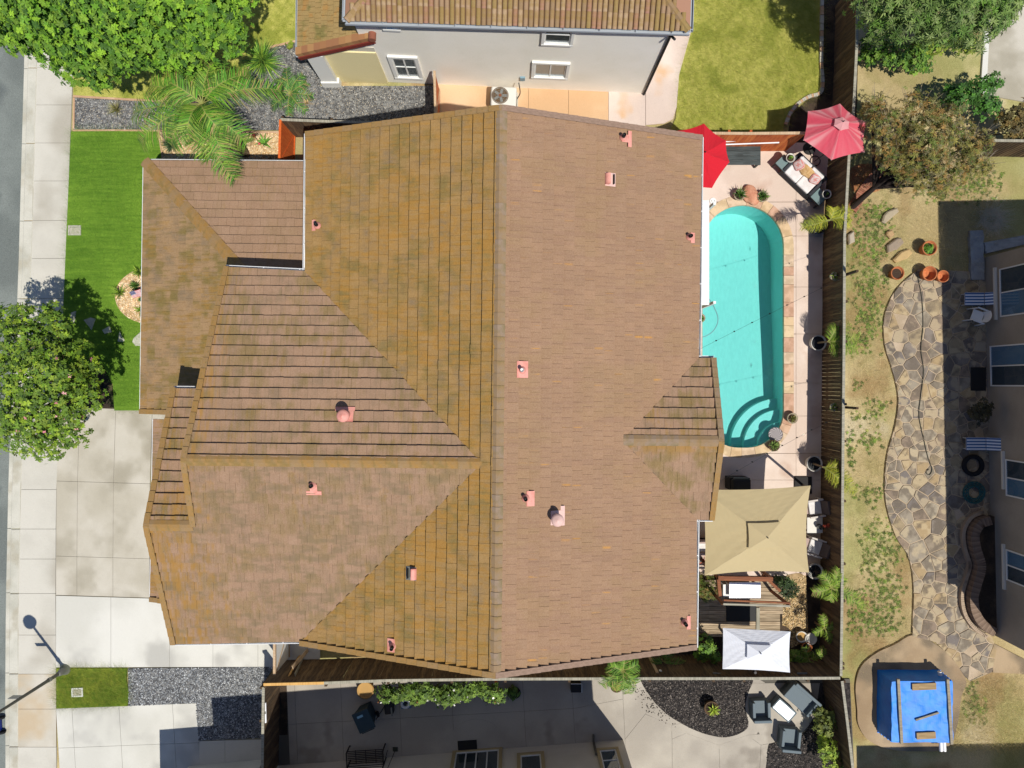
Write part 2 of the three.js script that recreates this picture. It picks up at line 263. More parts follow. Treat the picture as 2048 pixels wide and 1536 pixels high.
// kerb and gutter, in lengths between joints
const JOINTS = [-90, 20, 135, 210, 286, 362, 441, 517, 597, 680, 760, 840, 905, 979, 1058, 1118, 1187, 1270, 1348, 1418, 1494, 1580];
{
  const kb = groundGroup('kerb', 'rolled concrete kerb and gutter beside the asphalt street');
  for (let i = 0; i < JOINTS.length - 1; i += 2) {
    const a = JOINTS[i], b = Math.min(JOINTS[Math.min(i + 2, JOINTS.length - 1)], 1580), ys = [a + 0.6, (a + b) / 2, b - 0.6];
    const strip = (o0, o1) => xz([...ys.map((y) => [atY(KERB, y) + o0, y]), ...ys.slice().reverse().map((y) => [atY(KERB, y) + o1, y])]);
    part(kb, 'gutter_pan', prism(strip(0, 10), -0.4, -0.1), MT.kerb);
    part(kb, 'kerb_block', prism(strip(10, 29), -0.4, 0.0, [], 0.03), MT.kerb);
  }
  const sw = groundGroup('sidewalk', 'pale concrete sidewalk slabs along the street');
  for (let i = 0; i < JOINTS.length - 1; i++) {
    const a = JOINTS[i] + 0.35, b = JOINTS[i + 1] - 0.35, L = (y) => atY(KERB, y) + 29.5;
    part(sw, 'slab', prism(xz([[L(a), a], [atY(WALK, a), a], [atY(WALK, b), b], [L(b), b]]), -0.1, 0.006 + rr(0, 0.006)), (i > 17 && i < 20) ? MT.concreteStain : MT.concrete);
  }
}
// a pavement cut into slabs: outline in px, cut by a list of px quads
function slabs(parent, quads, m, y = 0.006, gap = 0.3) {
  for (const q of quads) {
    const cx = q.reduce((s, p) => s + p[0], 0) / q.length, cy = q.reduce((s, p) => s + p[1], 0) / q.length;
    part(parent, 'slab', prism(xz(q.map(([a, b]) => [a + Math.sign(cx - a) * gap, b + Math.sign(cy - b) * gap])), -0.1, y + rr(0, 0.004)), Array.isArray(m) ? m[Math.floor(rnd() * m.length)] : m);
  }
}
const gridQuads = (xs, ys, f = (x, y) => [x, y]) => { const o = []; for (let i = 0; i < xs.length - 1; i++) for (let j = 0; j < ys.length - 1; j++) o.push([f(xs[i], ys[j]), f(xs[i + 1], ys[j]), f(xs[i + 1], ys[j + 1]), f(xs[i], ys[j + 1])]); return o; };
{
  const d = groundGroup('driveway', 'wide concrete driveway slabs in front of the garage');
  const sk = (x, y) => [x + (y > 1000 ? 0 : (1000 - y) * 0.03), y + (x - 112) * 0.03];
  slabs(d, gridQuads([112, 154, 226, 299], [814, 962, 1112, 1190], sk), MT.concreteOld);
  slabs(d, [[sk(299, 814), [345, 822], [345, 1201], sk(299, 1190)]], MT.concreteOld);
  slabs(d, gridQuads([112, 222, 339, 426, 516, 640], [1191, 1335], (x, y) => [x, y + (y < 1300 ? (x - 112) * 0.03 : -(x - 112) * 0.003)]), MT.concreteWhite);
  const e = groundGroup('neighbour_driveway', 'concrete driveway slabs beyond the small street lawn');
  slabs(e, gridQuads([112, 144, 238, 345, 393], [1417, 1496, 1600], (x, y) => [x + (y - 1417) * 0.06, y - (x - 112) * 0.038]), MT.concreteWhite);
  slabs(e, gridQuads([398, 450, 526], [1482, 1600], (x, y) => [x, y - (x - 398) * 0.03]), MT.concrete);
}
// lawns and beds
const TURF = [[142, 263], [316, 262], [326, 340], [345, 345], [345, 821], [229, 821], [226, 770], [205, 728], [122, 724]];
const NLAWN = [[148, -60], [600, -60], [600, 82], [545, 92], [503, 118], [478, 176], [400, 204], [230, 197], [147, 191]];
const NBED = [[147, 194], [230, 200], [400, 207], [482, 180], [506, 121], [547, 95], [592, 84], [640, 84], [640, 172], [868, 172], [868, 250], [560, 250], [560, 260], [147, 260]];
const PEB = [[317, 263], [575, 266], [575, 345], [327, 345]];
const BACKLAWN = [...[[1385, -60], [1642, -60], [1640, 186], [1612, 196], [1588, 214], [1568, 250], [1560, 285], [1330, 285]], ...[[1352, 235], [1358, 150], [1383, 60]]];
const SLAWN = [[113, 1337], [254, 1337], [252, 1360], [258, 1385], [255, 1412], [113, 1417]];
const SBED = [[256, 1337], [548, 1334], [526, 1368], [526, 1476], [397, 1481], [391, 1406], [257, 1412]];
ground('front_lawn', sheet(TURF, -0.08, 0.012), MT.turf, 'bright green artificial turf lawn with the pebble island', 'lawn');
ground('neighbour_front_lawn', sheet(NLAWN, -0.08, 0.01), MT.grass, 'yellow green front lawn under the big bright tree', 'lawn');
ground('back_lawn', sheet(BACKLAWN, -0.08, 0.01), MT.grass, 'yellowish back lawn beside the barrel tiled house', 'lawn');
ground('street_lawn', sheet(SLAWN, -0.08, 0.01), MT.greenGrass, 'small green lawn patch at the street lamp', 'lawn');
ground('gravel_bed', sheet(NBED, -0.08, 0.004), MT.gravelBed, 'dark grey gravel bed between the two front yards', 'gravel bed');
ground('pebble_bed', sheet(PEB, -0.08, 0.006), MT.pebbleBed, 'tan pebble bed below the porch roof', 'pebble bed');
ground('side_gravel_bed', sheet(SBED, -0.08, 0.004), MT.gravelBed, 'blue grey gravel bed between the driveways', 'gravel bed');
ground('tree_bed', sheet([[119, 727], [205, 731], [224, 772], [228, 819], [117, 819]], -0.08, 0.006), MT.soil, 'dark soil bed under the flowering street tree', 'soil bed');
{
  const e = groundGroup('bed_edging', 'tan concrete edging round the gravel bed');
  const run = (pts, w = 4) => { for (let i = 0; i < pts.length - 1; i++) part(e, 'edging_length', beam(P(...pts[i], -0.01), P(...pts[i + 1], -0.01), w / 49, 0.09), MT.edging); };
  run([[147, 193], [230, 198], [320, 203], [400, 205.5]]); run([[482, 178], [492, 148], [505, 119], [524, 104], [546, 93.5], [592, 83]]); run([[149, 196], [148, 258]], 3.4); run([[147, 261.5], [230, 261], [317, 262], [440, 264.5], [558, 265]], 3.2); run([[318, 264], [322, 292], [327, 320]], 3);
}
// grass blades and loose stones, thousands of small pieces nobody could count
const tuft = (() => { const g = []; for (let k = 0; k < 3; k++) { const t = new THREE.BufferGeometry(); t.setAttribute('position', new THREE.BufferAttribute(new Float32Array([-0.014, 0, 0, 0.014, 0, 0, 0.03, 1, 0.02]), 3)); t.computeVertexNormals(); t.setAttribute('uv', new THREE.BufferAttribute(new Float32Array(6), 2)); t.rotateZ(0.5).rotateY(k * 2.1); g.push(t); } return join(g); })();
const stoneGeo = (() => { const g = new THREE.IcosahedronGeometry(1, 0); g.scale(1, 0.6, 0.75); return g; })();
function blades(name, px, n, len, cols, label, seed, holes = []) {
  const r = rngOf(seed), list = scatter(px, n, r, holes).map(([a, b]) => { const q = P(a, b); const c = cols[Math.floor(r() * cols.length)], k = rr(0.8, 1.2, r); return { p: q, q: eul(rr(-0.5, 0.5, r), r() * 6.28, rr(-0.5, 0.5, r)), s: V(1.2, len * rr(0.6, 1.3, r), 1.2), c: c.map((x) => x * k) }; });
  tag(copies(scene, name, tuft, MT.leafOpaque, list), label, 'grass', null, 'stuff');
}
function stones(name, px, n, size, cols, label, seed, holes = [], y = 0.01, cat = 'gravel') {
  const r = rngOf(seed), list = scatter(px, n, r, holes).map(([a, b]) => { const q = P(a, b, y); const c = cols[Math.floor(r() * cols.length)], k = rr(0.8, 1.2, r); return { p: q, q: eul(r() * 6, r() * 6, r() * 6), s: size * rr(0.5, 1.4, r), c: c.map((x) => x * k) }; });
  tag(copies(scene, name, stoneGeo, MT.leafOpaque, list), label, cat, null, 'stuff');
}
const island = smooth([[288, 538], [262, 546], [240, 565], [231, 590], [238, 616], [258, 636], [288, 646], [330, 640], [330, 545]], 5);
blades('turf_grass', TURF, 26000, 0.035, [[94, 140, 28], [116, 158, 42], [128, 160, 58], [78, 122, 24]], 'short green synthetic blades of the front lawn', 301, [island]);
blades('front_grass', NLAWN, 9000, 0.05, [[146, 152, 44], [172, 168, 74], [112, 132, 34]], 'short yellow green grass under the bright tree', 302);
blades('lawn_grass', BACKLAWN, 26000, 0.055, [[160, 162, 70], [192, 184, 100], [126, 142, 50], [172, 172, 80]], 'short yellowish grass of the back lawn', 303);
blades('street_grass', SLAWN, 5000, 0.05, [[98, 130, 32], [140, 152, 52], [156, 154, 70]], 'short green grass at the street lamp', 304);
stones('gravel', NBED, 15000, 0.024, [[92, 92, 92], [132, 132, 130], [172, 170, 164], [70, 70, 72], [158, 148, 132]], 'loose dark grey gravel between the front yards', 311);
stones('bed_gravel', SBED, 9000, 0.026, [[112, 116, 120], [152, 156, 160], [190, 192, 192], [80, 82, 86]], 'loose blue grey gravel between the driveways', 312);
stones('pebbles', PEB, 5200, 0.028, [[206, 178, 132], [222, 204, 172], [182, 146, 98], [214, 190, 150]], 'loose tan pebbles below the porch roof', 313);
// pebble island with its rim
ground('pebble_island', prism(xz(island), -0.05, 0.05), MT.pebbleBed, 'round pebble island raised in the green turf', 'pebble bed');
stones('island_pebbles', island, 2600, 0.028, [[222, 198, 160], [230, 214, 186], [196, 160, 112], [216, 186, 150]], 'loose pale pebbles on the round island', 314, [], 0.055);
// stepping stones
[[[143, 625], [153, 622], [151, 640], [146, 650], [141, 640]], [[168, 640], [182, 635], [192, 638], [184, 660]], [[205, 660], [220, 652], [224, 664], [210, 668]], [[240, 662], [245, 673], [250, 680], [247, 684], [236, 683], [238, 672]], [[268, 676], [284, 662], [300, 664], [300, 690], [272, 692], [265, 684]]].forEach((q, i) =>
  solo('stepping_stone', prism(xz(q), 0, 0.04, [], 0.012), MT.concrete, ['pale stepping stone beside the sidewalk in tree shade', 'dark shaded stepping stone second from the sidewalk', 'speckled stepping stone in the tree shadow edge', 'small pointed stepping stone on sunlit turf', 'large pale stepping stone against the porch gutter'][i], 'stepping stone', 'stepping stones across the turf'));
// street boxes set in the lawns
{ const c = P(150, 461), g = thing('water_meter_box', 'pale concrete meter box at the sidewalk edge of the turf', 'meter box', c); part(g, 'box_rim', join([box(0.52, 0.06, 0.07, 0, 0.02, -0.165), box(0.52, 0.06, 0.07, 0, 0.02, 0.165), box(0.07, 0.06, 0.26, -0.225, 0.02, 0), box(0.07, 0.06, 0.26, 0.225, 0.02, 0)]), MT.concrete); part(g, 'lid', rbox(0.37, 0.04, 0.25, 0.01, 0, 0.022, 0), MT.concreteOld); }
{ const c = P(155.5, 1384), g = thing('utility_box', 'small pale utility box in the lawn by the street lamp', 'utility box', c, 0.04); part(g, 'box_rim', join([box(0.46, 0.06, 0.05, 0, 0.02, -0.155), box(0.46, 0.06, 0.05, 0, 0.02, 0.155), box(0.05, 0.06, 0.26, -0.205, 0.02, 0), box(0.05, 0.06, 0.26, 0.205, 0.02, 0)]), MT.white); part(g, 'lid', rbox(0.35, 0.04, 0.25, 0.01, 0, 0.02, 0), MT.concreteOld); }

// ---------- neighbour's side path (north) ----------
{
  const g = groundGroup('side_path', 'orange concrete path slabs along the pale stucco wall');
  slabs(g, [[[872, 166], [1057, 174], [1057, 262], [872, 262]], [[1057, 174], [1137, 177], [1137, 262], [1057, 262]], [[1137, 177], [1217, 181], [1217, 262], [1137, 262]]], MT.orangeCon);
  slabs(g, [[[1217, 181], [1291, 185], [1291, 262], [1217, 256]]], MT.pinkPath);
  const rd = [[1291, 185], [1291, 120], [1292, -60], [1392, -60], [1383, 60], [1358, 150], [1353, 215], [1346, 238], [1328, 247], [1291, 250]];
  part(g, 'slab', prism(xz(rd.map(([a, b]) => [a + (a === 1291 ? 0.5 : 0), b])), -0.1, 0.012), MT.pinkPath);
  // lawn edging stones
  const e = groundGroup('lawn_edging', 'pale stone edging between back lawn and fence strip');
  const pts = smooth([[1643, -40], [1642, 60], [1641, 120], [1640, 186], [1618, 194], [1598, 206], [1580, 226], [1570, 250]], 5, false);
  for (let i = 0; i < pts.length - 1; i++) { const a = P(...pts[i]), b = P(...pts[i + 1]); part(e, 'edging_stone', beam(a.clone().lerp(b, 0.04).setY(0.05), a.clone().lerp(b, 0.96).setY(0.05), 0.12 + rr(0, 0.03), 0.1), i % 3 ? MT.concrete : MT.edging); }
  ground('fence_strip', sheet([[1645, -60], [1720, -60], [1712, 290], [1572, 290], [1584, 228], [1620, 196], [1644, 188]], -0.08, -0.002), MT.soil, 'dark bare soil strip between lawn and brown fence', 'soil strip');
}

// ---------- pool deck and pool ----------
const DECK = [[1380, 285], [1660, 285], [1648, 420], [1645, 1010], [1640, 1150], [1560, 1152], [1380, 1150]];
{
  const hole = grow(POOL, 19.5), g = groundGroup('pool_deck', 'pale pink concrete deck round the swimming pool');
  const holeM = xz(hole);
  // deck panels: the outline cut by joints, with the pool taken out where it crosses
  const xsL = [1380, 1592, 1662], ys = [285, 404, 472, 574, 668, 766, 832, 907, 960, 1030, 1152];
  const cutters = [];
  for (let j = 0; j < ys.length - 1; j++) for (let i = 0; i < 2; i++) cutters.push([[xsL[i] + 0.3, ys[j] + 0.3], [xsL[i + 1] - 0.3, ys[j] + 0.3], [xsL[i + 1] - 0.3, ys[j + 1] - 0.3], [xsL[i] + 0.3, ys[j + 1] - 0.3]]);
  for (const c of cutters) {
    const q = clip(DECK, c); if (q.length < 3) continue;
    const low = Math.min(...c.map((p) => p[1])), high = Math.max(...c.map((p) => p[1]));
    if (c[0][0] > 1500 || high < 400 || low > 900) { part(g, 'slab', prism(xz(q), -0.1, 0.004 + rr(0, 0.003)), MT.pink); continue; }
    // slab beside the pool: keep what lies outside the coping
    const hc = clip(hole, c); if (areaOf(q) - areaOf(hc) < 30) continue;
    const right = hole.filter((p) => p[0] > 1486 && p[1] >= low && p[1] <= high).sort((a, b) => a[1] - b[1]);
    const edgeX = (y, s) => { let best = null; for (let k = 0; k < hole.length; k++) { const a = hole[k], b = hole[(k + 1) % hole.length]; if ((a[1] - y) * (b[1] - y) <= 0 && a[1] !== b[1]) { const x = a[0] + (b[0] - a[0]) * (y - a[1]) / (b[1] - a[1]); if (best === null || (s > 0 ? x > best : x < best)) best = x; } } return best; };
    const steps = []; for (let k = 0; k <= 10; k++) steps.push(low + 0.3 + (high - low - 0.6) * k / 10);
    const rightSide = steps.map((y) => [edgeX(y, 1) ?? 1486, y]), leftSide = steps.map((y) => [edgeX(y, -1) ?? 1486, y]);
    const X1 = c[1][0]; if (rightSide.some((p) => X1 - p[0] > 1)) part(g, 'slab', prism(xz([...rightSide, [X1, steps[10]], [X1, steps[0]]].filter((p, k, arr) => k === 0 || Math.hypot(p[0] - arr[k - 1][0], p[1] - arr[k - 1][1]) > 0.05)), -0.1, 0.005), MT.pink);
    if (leftSide.some((p) => p[0] - 1381 > 1)) part(g, 'slab', prism(xz([...leftSide.map((p) => [Math.max(p[0], 1382), p[1]]), [1381, steps[10]], [1381, steps[0]]]), -0.1, 0.005), MT.pink);
  }
  // coping stones
  const cp = groundGroup('pool_coping', 'ring of beige and pink flagstone coping round the pool');
  const inner = grow(POOL, -0.5), outer = grow(POOL, 19), n = POOL.length, cols = [[208, 180, 142], [204, 170, 142], [214, 190, 154], [198, 160, 134], [208, 184, 156]].map((c, i) => mat(mottled(128, 1, c, c.map((x) => x - 22), { p: 5, g: 8, s: 80 + i }), 0.85));
  const ring = []; for (let i = 0; i < n; i++) { const a = P(...POOL[i]), b = P(...POOL[(i + 1) % n]), m = Math.max(1, Math.round(a.distanceTo(b) / 0.12)); for (let k = 0; k < m; k++) { const t = k / m, j = (i + 1) % n, L = (p) => [p[i][0] + (p[j][0] - p[i][0]) * t, p[i][1] + (p[j][1] - p[i][1]) * t]; ring.push([L(inner), L(outer)]); } }
  for (let i = 0; i < ring.length;) {
    const m = 3 + Math.floor(rnd() * 4), e = Math.min(i + m, ring.length), ids = []; for (let k = i; k <= e; k++) ids.push(k % ring.length);
    const cut = 0.012 / 0.12;
    const o = ids.map((k) => ring[k][0].slice()), u = ids.map((k) => ring[k][1].slice()), sh = (l) => { l[0] = [l[0][0] + (l[1][0] - l[0][0]) * cut, l[0][1] + (l[1][1] - l[0][1]) * cut]; };
    if (ids.length > 1) { sh(o); sh(u); part(cp, 'coping_stone', prism(xz([...o, ...u.reverse()]), -0.12, 0.022 + rr(0, 0.006)), cols[Math.floor(rnd() * cols.length)]); }
    i = e;
  }
  // basin: floor, walls, steps
  const b = groundGroup('pool_basin', 'turquoise plastered swimming pool basin with curved corner steps');
  const wm = xz(grow(POOL, 1)), om = xz(grow(POOL, 7)), floorAt = (z) => -1.62 + 0.42 * sst(-6, 2.5, z);
  part(b, 'basin_wall', prism(om, -2.0, -0.13, [wm]), MT.plaster);
  const fl = prism(wm, -2.1, -2.0); { const p = fl.attributes.position; for (let i = 0; i < p.count; i++) if (p.getY(i) > -2.05) p.setY(i, floorAt(p.getZ(i))); fl.computeVertexNormals(); } 
  const fg = new THREE.PlaneGeometry(4.2, 11, 24, 60).rotateX(-Math.PI / 2).translate(P(1486, 652).x, 0, P(1486, 652).z); { const p = fg.attributes.position; for (let i = 0; i < p.count; i++) p.setY(i, floorAt(p.getZ(i))); fg.computeVertexNormals(); }
  part(b, 'basin_floor', fg, MT.plaster);
  const sc = [1574, 896];
  [[98, -0.86], [76, -0.58], [52, -0.3]].forEach(([r, y]) => {
    const q = [sc]; for (let k = 0; k <= 20; k++) { const a = Math.PI + k / 20 * Math.PI / 2; q.push([sc[0] + r * Math.cos(a) * 1.02, sc[1] + r * Math.sin(a)]); }
    const c = xz(q); const inn = clip(wm, c);   // the step fills the rounded corner
    part(b, 'step', prism(inn.length > 3 ? inn : c, -2.0, y), MT.plaster);
  });
  const water = new THREE.MeshPhysicalMaterial({ color: new THREE.Color(0.72, 0.95, 0.96), roughness: 0.02, transmission: 1, thickness: 0, ior: 1.33, side: THREE.DoubleSide });
  water.bumpMap = tex(512, 2.2, (u, v) => { const k = 255 * (0.6 * fbm(u, v, 14, 3, 90) + 0.4 * fbm(v, u, 30, 2, 91)); return [k, k, k]; }, false); water.bumpScale = 0.03;
  const ws = new THREE.ShapeGeometry(new THREE.Shape(wm.map(([x, z]) => new THREE.Vector2(x, -z)))).rotateX(-Math.PI / 2).translate(0, -0.1, 0);
  ground('pool_water', ws, water, 'clear turquoise water surface of the swimming pool', 'water');
}
// ---------- service corner south-east of the house: deck boards, gravel, soil ----------
ground('corner_soil', sheet([[1380, 1152], [1645, 1152], [1650, 1340], [1290, 1340], [1290, 1290], [1380, 1290]], -0.08, -0.004), MT.soil, 'dark soil around the sun deck and potted plants', 'soil');
{
  const g = groundGroup('sun_deck', 'weathered grey wooden deck boards behind the white umbrella'), rows = 15;
  for (let k = 0; k < rows; k++) { const y0 = 1160 + k * 7.6, a = P(1388, y0 + 0.35, 0.14), b = P(1566 - (k > 8 ? 6 : 0), y0 + 7.2, 0.14); part(g, 'deck_board', metric(box(b.x - a.x, 0.04, b.z - a.z, (a.x + b.x) / 2, 0.12, (a.z + b.z) / 2), true), MT.deckBoards[k % 3]); }
  part(g, 'joist', box(P(1560, 1200).x - P(1390, 1200).x, 0.08, 0.1, P(1475, 0).x, 0.055, P(0, 1164).z), MT.boards[0]); part(g, 'joist', box(P(1560, 1200).x - P(1390, 1200).x, 0.08, 0.1, P(1475, 0).x, 0.055, P(0, 1262).z), MT.boards[0]);
}
const CGRAV = [[1566, 1178], [1582, 1160], [1612, 1150], [1616, 1262], [1606, 1285], [1582, 1296], [1578, 1255], [1564, 1250]];
ground('corner_gravel_bed', sheet(CGRAV, -0.08, 0.004), MT.pebbleBed, 'tan gravel strip beside the sun deck', 'gravel bed');
stones('corner_gravel', CGRAV, 1800, 0.035, [[186, 156, 104], [206, 184, 140], [120, 100, 66], [160, 140, 104]], 'loose tan river gravel beside the sun deck', 315);
ground('flagstone_landing', sheet(smooth([[1572, 1152], [1584, 1148], [1602, 1147], [1612, 1158], [1610, 1180], [1596, 1186], [1578, 1176]], 4), -0.06, 0.02), mat(mottled(256, 1.2, [150, 126, 90], [176, 150, 112], { p: 5, g: 9, s: 92 }), 0.9), 'round brown flagstone landing at the end of the gravel', 'stone slab');

// ---------- south neighbour's yard ----------
{
  const g = groundGroup('side_patio', 'grey concrete patio slabs along the south fence');
  part(g, 'patio_base', sheet([[557, 1358], [1700, 1358], [1712, 1610], [557, 1610]], -0.07, -0.006), MT.joint);
  const f = (x, y) => [x + (y - 1440) * 0.04, y - (x - 555) * 0.062 * ((y - 1360) / 100)];
  const q = gridQuads([576, 592, 684, 800, 905, 1048, 1146], [1360, 1450, 1600], f); slabs(g, q, MT.patio, 0.004, 0.25);
  slabs(g, [[f(1146, 1360), [1245, 1360], [1246, 1398], f(1146, 1450)], [[1246, 1360], [1345, 1360], [1250, 1478], [1246, 1398]], [f(1146, 1450), [1246, 1398], [1250, 1478], [1252, 1560], f(1146, 1600)],
    [[1250, 1478.5], [1290.6, 1428], [1343, 1450], [1344, 1478], [1345, 1600], [1252, 1600]], [[1290.6, 1428], [1335.6, 1372], [1420, 1372], [1400, 1440], [1343, 1450]], [[1344, 1478], [1372, 1466], [1438, 1490], [1441, 1600], [1345, 1600]], [[1438, 1490], [1495, 1470], [1522, 1490], [1516, 1600], [1441, 1600]], [[1522, 1490], [1544, 1486], [1542, 1600], [1516, 1600]], [[1495, 1470], [1520, 1468], [1544, 1486], [1522, 1490]]], MT.patio, 0.004, 0.25);
  slabs(g, [[[1343, 1450], [1400, 1440], [1372, 1466], [1344, 1478]], [[1490, 1366], [1640, 1366], [1628, 1440], [1600, 1470], [1536, 1488], [1520, 1470], [1490, 1420]]], MT.patio, 0.006, 0.25);
  const MB = smooth([[1283, 1356], [1400, 1356], [1505, 1356], [1496, 1385], [1490, 1412], [1496, 1452], [1480, 1466], [1450, 1474], [1420, 1470], [1390, 1460], [1362, 1446], [1330, 1425], [1300, 1392]], 4);
  part(g, 'border_slab', prism(xz(grow(MB, 24).map(([a, b]) => [a, Math.max(b, 1359)])), -0.05, 0.001), MT.patio);
  ground('mulch_bed', prism(xz(MB), -0.04, 0.03), MT.mulch, 'black mulch bed below the south fence', 'mulch bed');
  const chips = [[40, 36, 34], [66, 60, 56], [88, 80, 74], [28, 26, 26], [120, 112, 104]];
  stones('mulch_chips', MB, 5200, 0.03, chips, 'loose black mulch chips of the curved bed', 316, [], 0.036, 'mulch');
  const MB2 = smooth([[1540, 1487], [1580, 1490], [1612, 1462], [1632, 1430], [1668, 1430], [1690, 1500], [1690, 1580], [1534, 1580], [1534, 1520]], 4);
  ground('corner_mulch_bed', prism(xz(MB2), -0.04, 0.03), MT.mulch, 'black mulch bed under the corner shrubs', 'mulch bed');
  stones('corner_mulch_chips', MB2, 2600, 0.03, chips, 'loose black mulch chips under the corner shrubs', 317, [], 0.036, 'mulch');
  ground('shade_soil', sheet([[558, 1372], [575, 1372], [575, 1470], [558, 1470]], -0.06, 0.0), MT.soil, 'narrow dark soil bed beside the side gate', 'soil bed');
  ground('fence_corner_soil', sheet([[1640, 1366], [1700, 1366], [1704, 1500], [1668, 1430], [1632, 1430]], -0.06, 0.002), MT.mulch, 'dark mulch in the fence corner by the loveseat', 'mulch bed');
  const r = rngOf(71), loose = []; for (let k = 0; k < 160; k++) { const t = r(), q = P(1285 + t * 60 + rr(-28, 14, r), 1372 + t * 62 + rr(-16, 22, r), 0.015); loose.push({ p: q, q: eul(r() * 6, r() * 6, r() * 6), s: rr(0.015, 0.04, r), c: chips[Math.floor(r() * 5)] }); }
  tag(copies(scene, 'spilled_mulch', stoneGeo, MT.leafOpaque, loose), 'mulch chips spilled over the concrete patio edge', 'mulch', null, 'stuff');
}

// ---------- east yard: flagstone patio, spa pad ----------
const FLAG = [...smooth([[1838, 538], [1808, 562], [1785, 590], [1768, 635], [1769, 690], [1784, 740], [1796, 795], [1790, 850], [1775, 905], [1769, 960], [1772, 1010], [1792, 1075], [1816, 1112], [1826, 1165], [1824, 1272]], 4, false), [1870, 1284], [1905, 1318], [1928, 1352], [1940, 1362], [1984, 1344], [1992, 1300], [1980, 1262], [1978, 545]];
{
  const g = groundGroup('flagstone_patio', 'irregular grey and tan flagstone patio in the east yard');
  const poly = xz(FLAG); part(g, 'mortar_bed', prism(poly, -0.08, 0.012), mat(mottled(512, 5, [168, 149, 124], [184, 165, 141], { p: 8, g: 12, s: 95 }), 0.95));
  const r = rngOf(1234), pts = [], xs = poly.map((q) => q[0]), zs = poly.map((q) => q[1]), x0 = Math.min(...xs), x1 = Math.max(...xs), z0 = Math.min(...zs), z1 = Math.max(...zs);
  for (let k = 0; k < 6000 && pts.length < 420; k++) { const q = [rr(x0 - 0.3, x1 + 0.3, r), rr(z0 - 0.3, z1 + 0.3, r)], m = 0.2 + 0.62 * r() ** 1.6; if (pts.every((p) => Math.hypot(p[0] - q[0], p[1] - q[1]) > Math.max(m, 0.6 * p[2]))) { q.push(m); pts.push(q); } }
  const tints = [[146, 132, 113], [130, 120, 110], [155, 138, 109], [163, 141, 106], [116, 108, 102], [150, 139, 122], [138, 121, 104], [158, 147, 128]];
  const ms = tints.map((c, i) => mat(mottled(256, 1.6, c, mix3(c, [92, 82, 70], 0.6), { p: 5, o: 6, g: 14, s: 100 + i, lo: 0.35, hi: 0.65, c: mix3(c, [186, 168, 134], 0.6), cp: 4, clo: 0.52, chi: 0.66 }), 0.9));
  let count = 0;
  for (const p of pts) {
    let cell = [[p[0] - 1.2, p[1] - 1.2], [p[0] + 1.2, p[1] - 1.2], [p[0] + 1.2, p[1] + 1.2], [p[0] - 1.2, p[1] + 1.2]];
    for (const q of pts) {
      if (q === p) continue; const dx = q[0] - p[0], dz = q[1] - p[1], L = Math.hypot(dx, dz); if (L > 2.4) continue;
      const ux = dx / L, uz = dz / L, d = L / 2 - 0.018, cx = p[0] + ux * d, cz = p[1] + uz * d;   // half plane, inset for the joint
      const far = 6; cell = clip(cell, [[cx - uz * far, cz + ux * far], [cx + uz * far, cz - ux * far], [cx + uz * far - ux * far, cz - ux * far - uz * far], [cx - uz * far - ux * far, cz + ux * far - uz * far]]);
      if (cell.length < 3) break;
    }
    if (cell.length < 3) continue;
    const out = clip(poly, cell); if (out.length < 3 || areaOf(out) < 0.02) continue;
    if (++count > 298) break;
    part(g, 'flagstone', prism(out, -0.02, 0.026 + rr(0, 0.02, r), [], 0.01), ms[Math.floor(r() * ms.length)]);
  }
}
const PAD = smooth([[1824, 1270], [1790, 1288], [1752, 1306], [1722, 1332], [1711, 1368], [1714, 1420], [1716, 1448], [1734, 1478], [1772, 1496], [1830, 1502], [1895, 1494], [1916, 1440], [1922, 1392], [1932, 1362], [1906, 1320], [1868, 1286]], 4);
ground('spa_pad', prism(xz(PAD), -0.1, 0.03), MT.tanCon, 'curved tan concrete pad under the blue tarp', 'concrete pad');
ground('corner_path', sheet([[1984, 1285], [2090, 1340], [2090, 1350], [1986, 1345]], -0.1, 0.014), MT.tanCon, 'tan concrete path at the corner of the tan house', 'path');
ground('far_driveway', sheet([[1986, -60], [2200, -60], [2200, 230], [1972, 190]], -0.1, 0.006), MT.concreteOld, 'beige concrete slab in the yard beyond the shrubs', 'concrete slab');
ground('slab_border', sheet([[1977, -60], [1985.4, -60], [1971.4, 190], [1960, 186]], -0.1, 0.03), MT.concreteWhite, 'white concrete border strip of the far slab', 'border');
ground('brick_soil_patch', sheet(smooth([[1704, 335], [1750, 328], [1778, 350], [1760, 380], [1735, 384], [1706, 380]], 4), -0.08, -0.045), MT.redDirt, 'reddish earth patch under the dry tree', 'soil patch');
{
  const r = rngOf(55);
  const straw = scatter([[1694, 300], [1990, 300], [1980, 540], [1835, 540], [1770, 640], [1790, 760], [1770, 960], [1825, 1160], [1824, 1270], [1720, 1330], [1700, 1340]], 8000, r, [FLAG]).concat(scatter([[1934, 1360], [2048, 1350], [2048, 1500], [1900, 1500]], 2600, r)).map(([a, b]) => { const c = [[216, 194, 138], [228, 208, 156], [196, 176, 120], [164, 160, 98]][Math.floor(r() * 4)], kk = rr(0.8, 1.15, r); return { p: P(a, b, -0.055), q: eul(rr(-1, 1, r), r() * 6.28, rr(-1, 1, r)), s: V(1.8, rr(0.02, 0.06, r), 1.8), c: c.map((q) => q * kk) }; });
  tag(copies(scene, 'dry_grass', tuft, MT.leafOpaque, straw), 'dry straw coloured grass of the east yard', 'dry grass', null, 'stuff');
}
// ---------- roofs ----------
const ATLAS = { m: 27, n: 2048, x: 0, y: 0, row: 0, data: null };
function makeAtlas(m, n) { return { m, n, x: 0.3, y: 0.3, row: 0, d: new Uint8Array(n * n * 4).fill(120) }; }
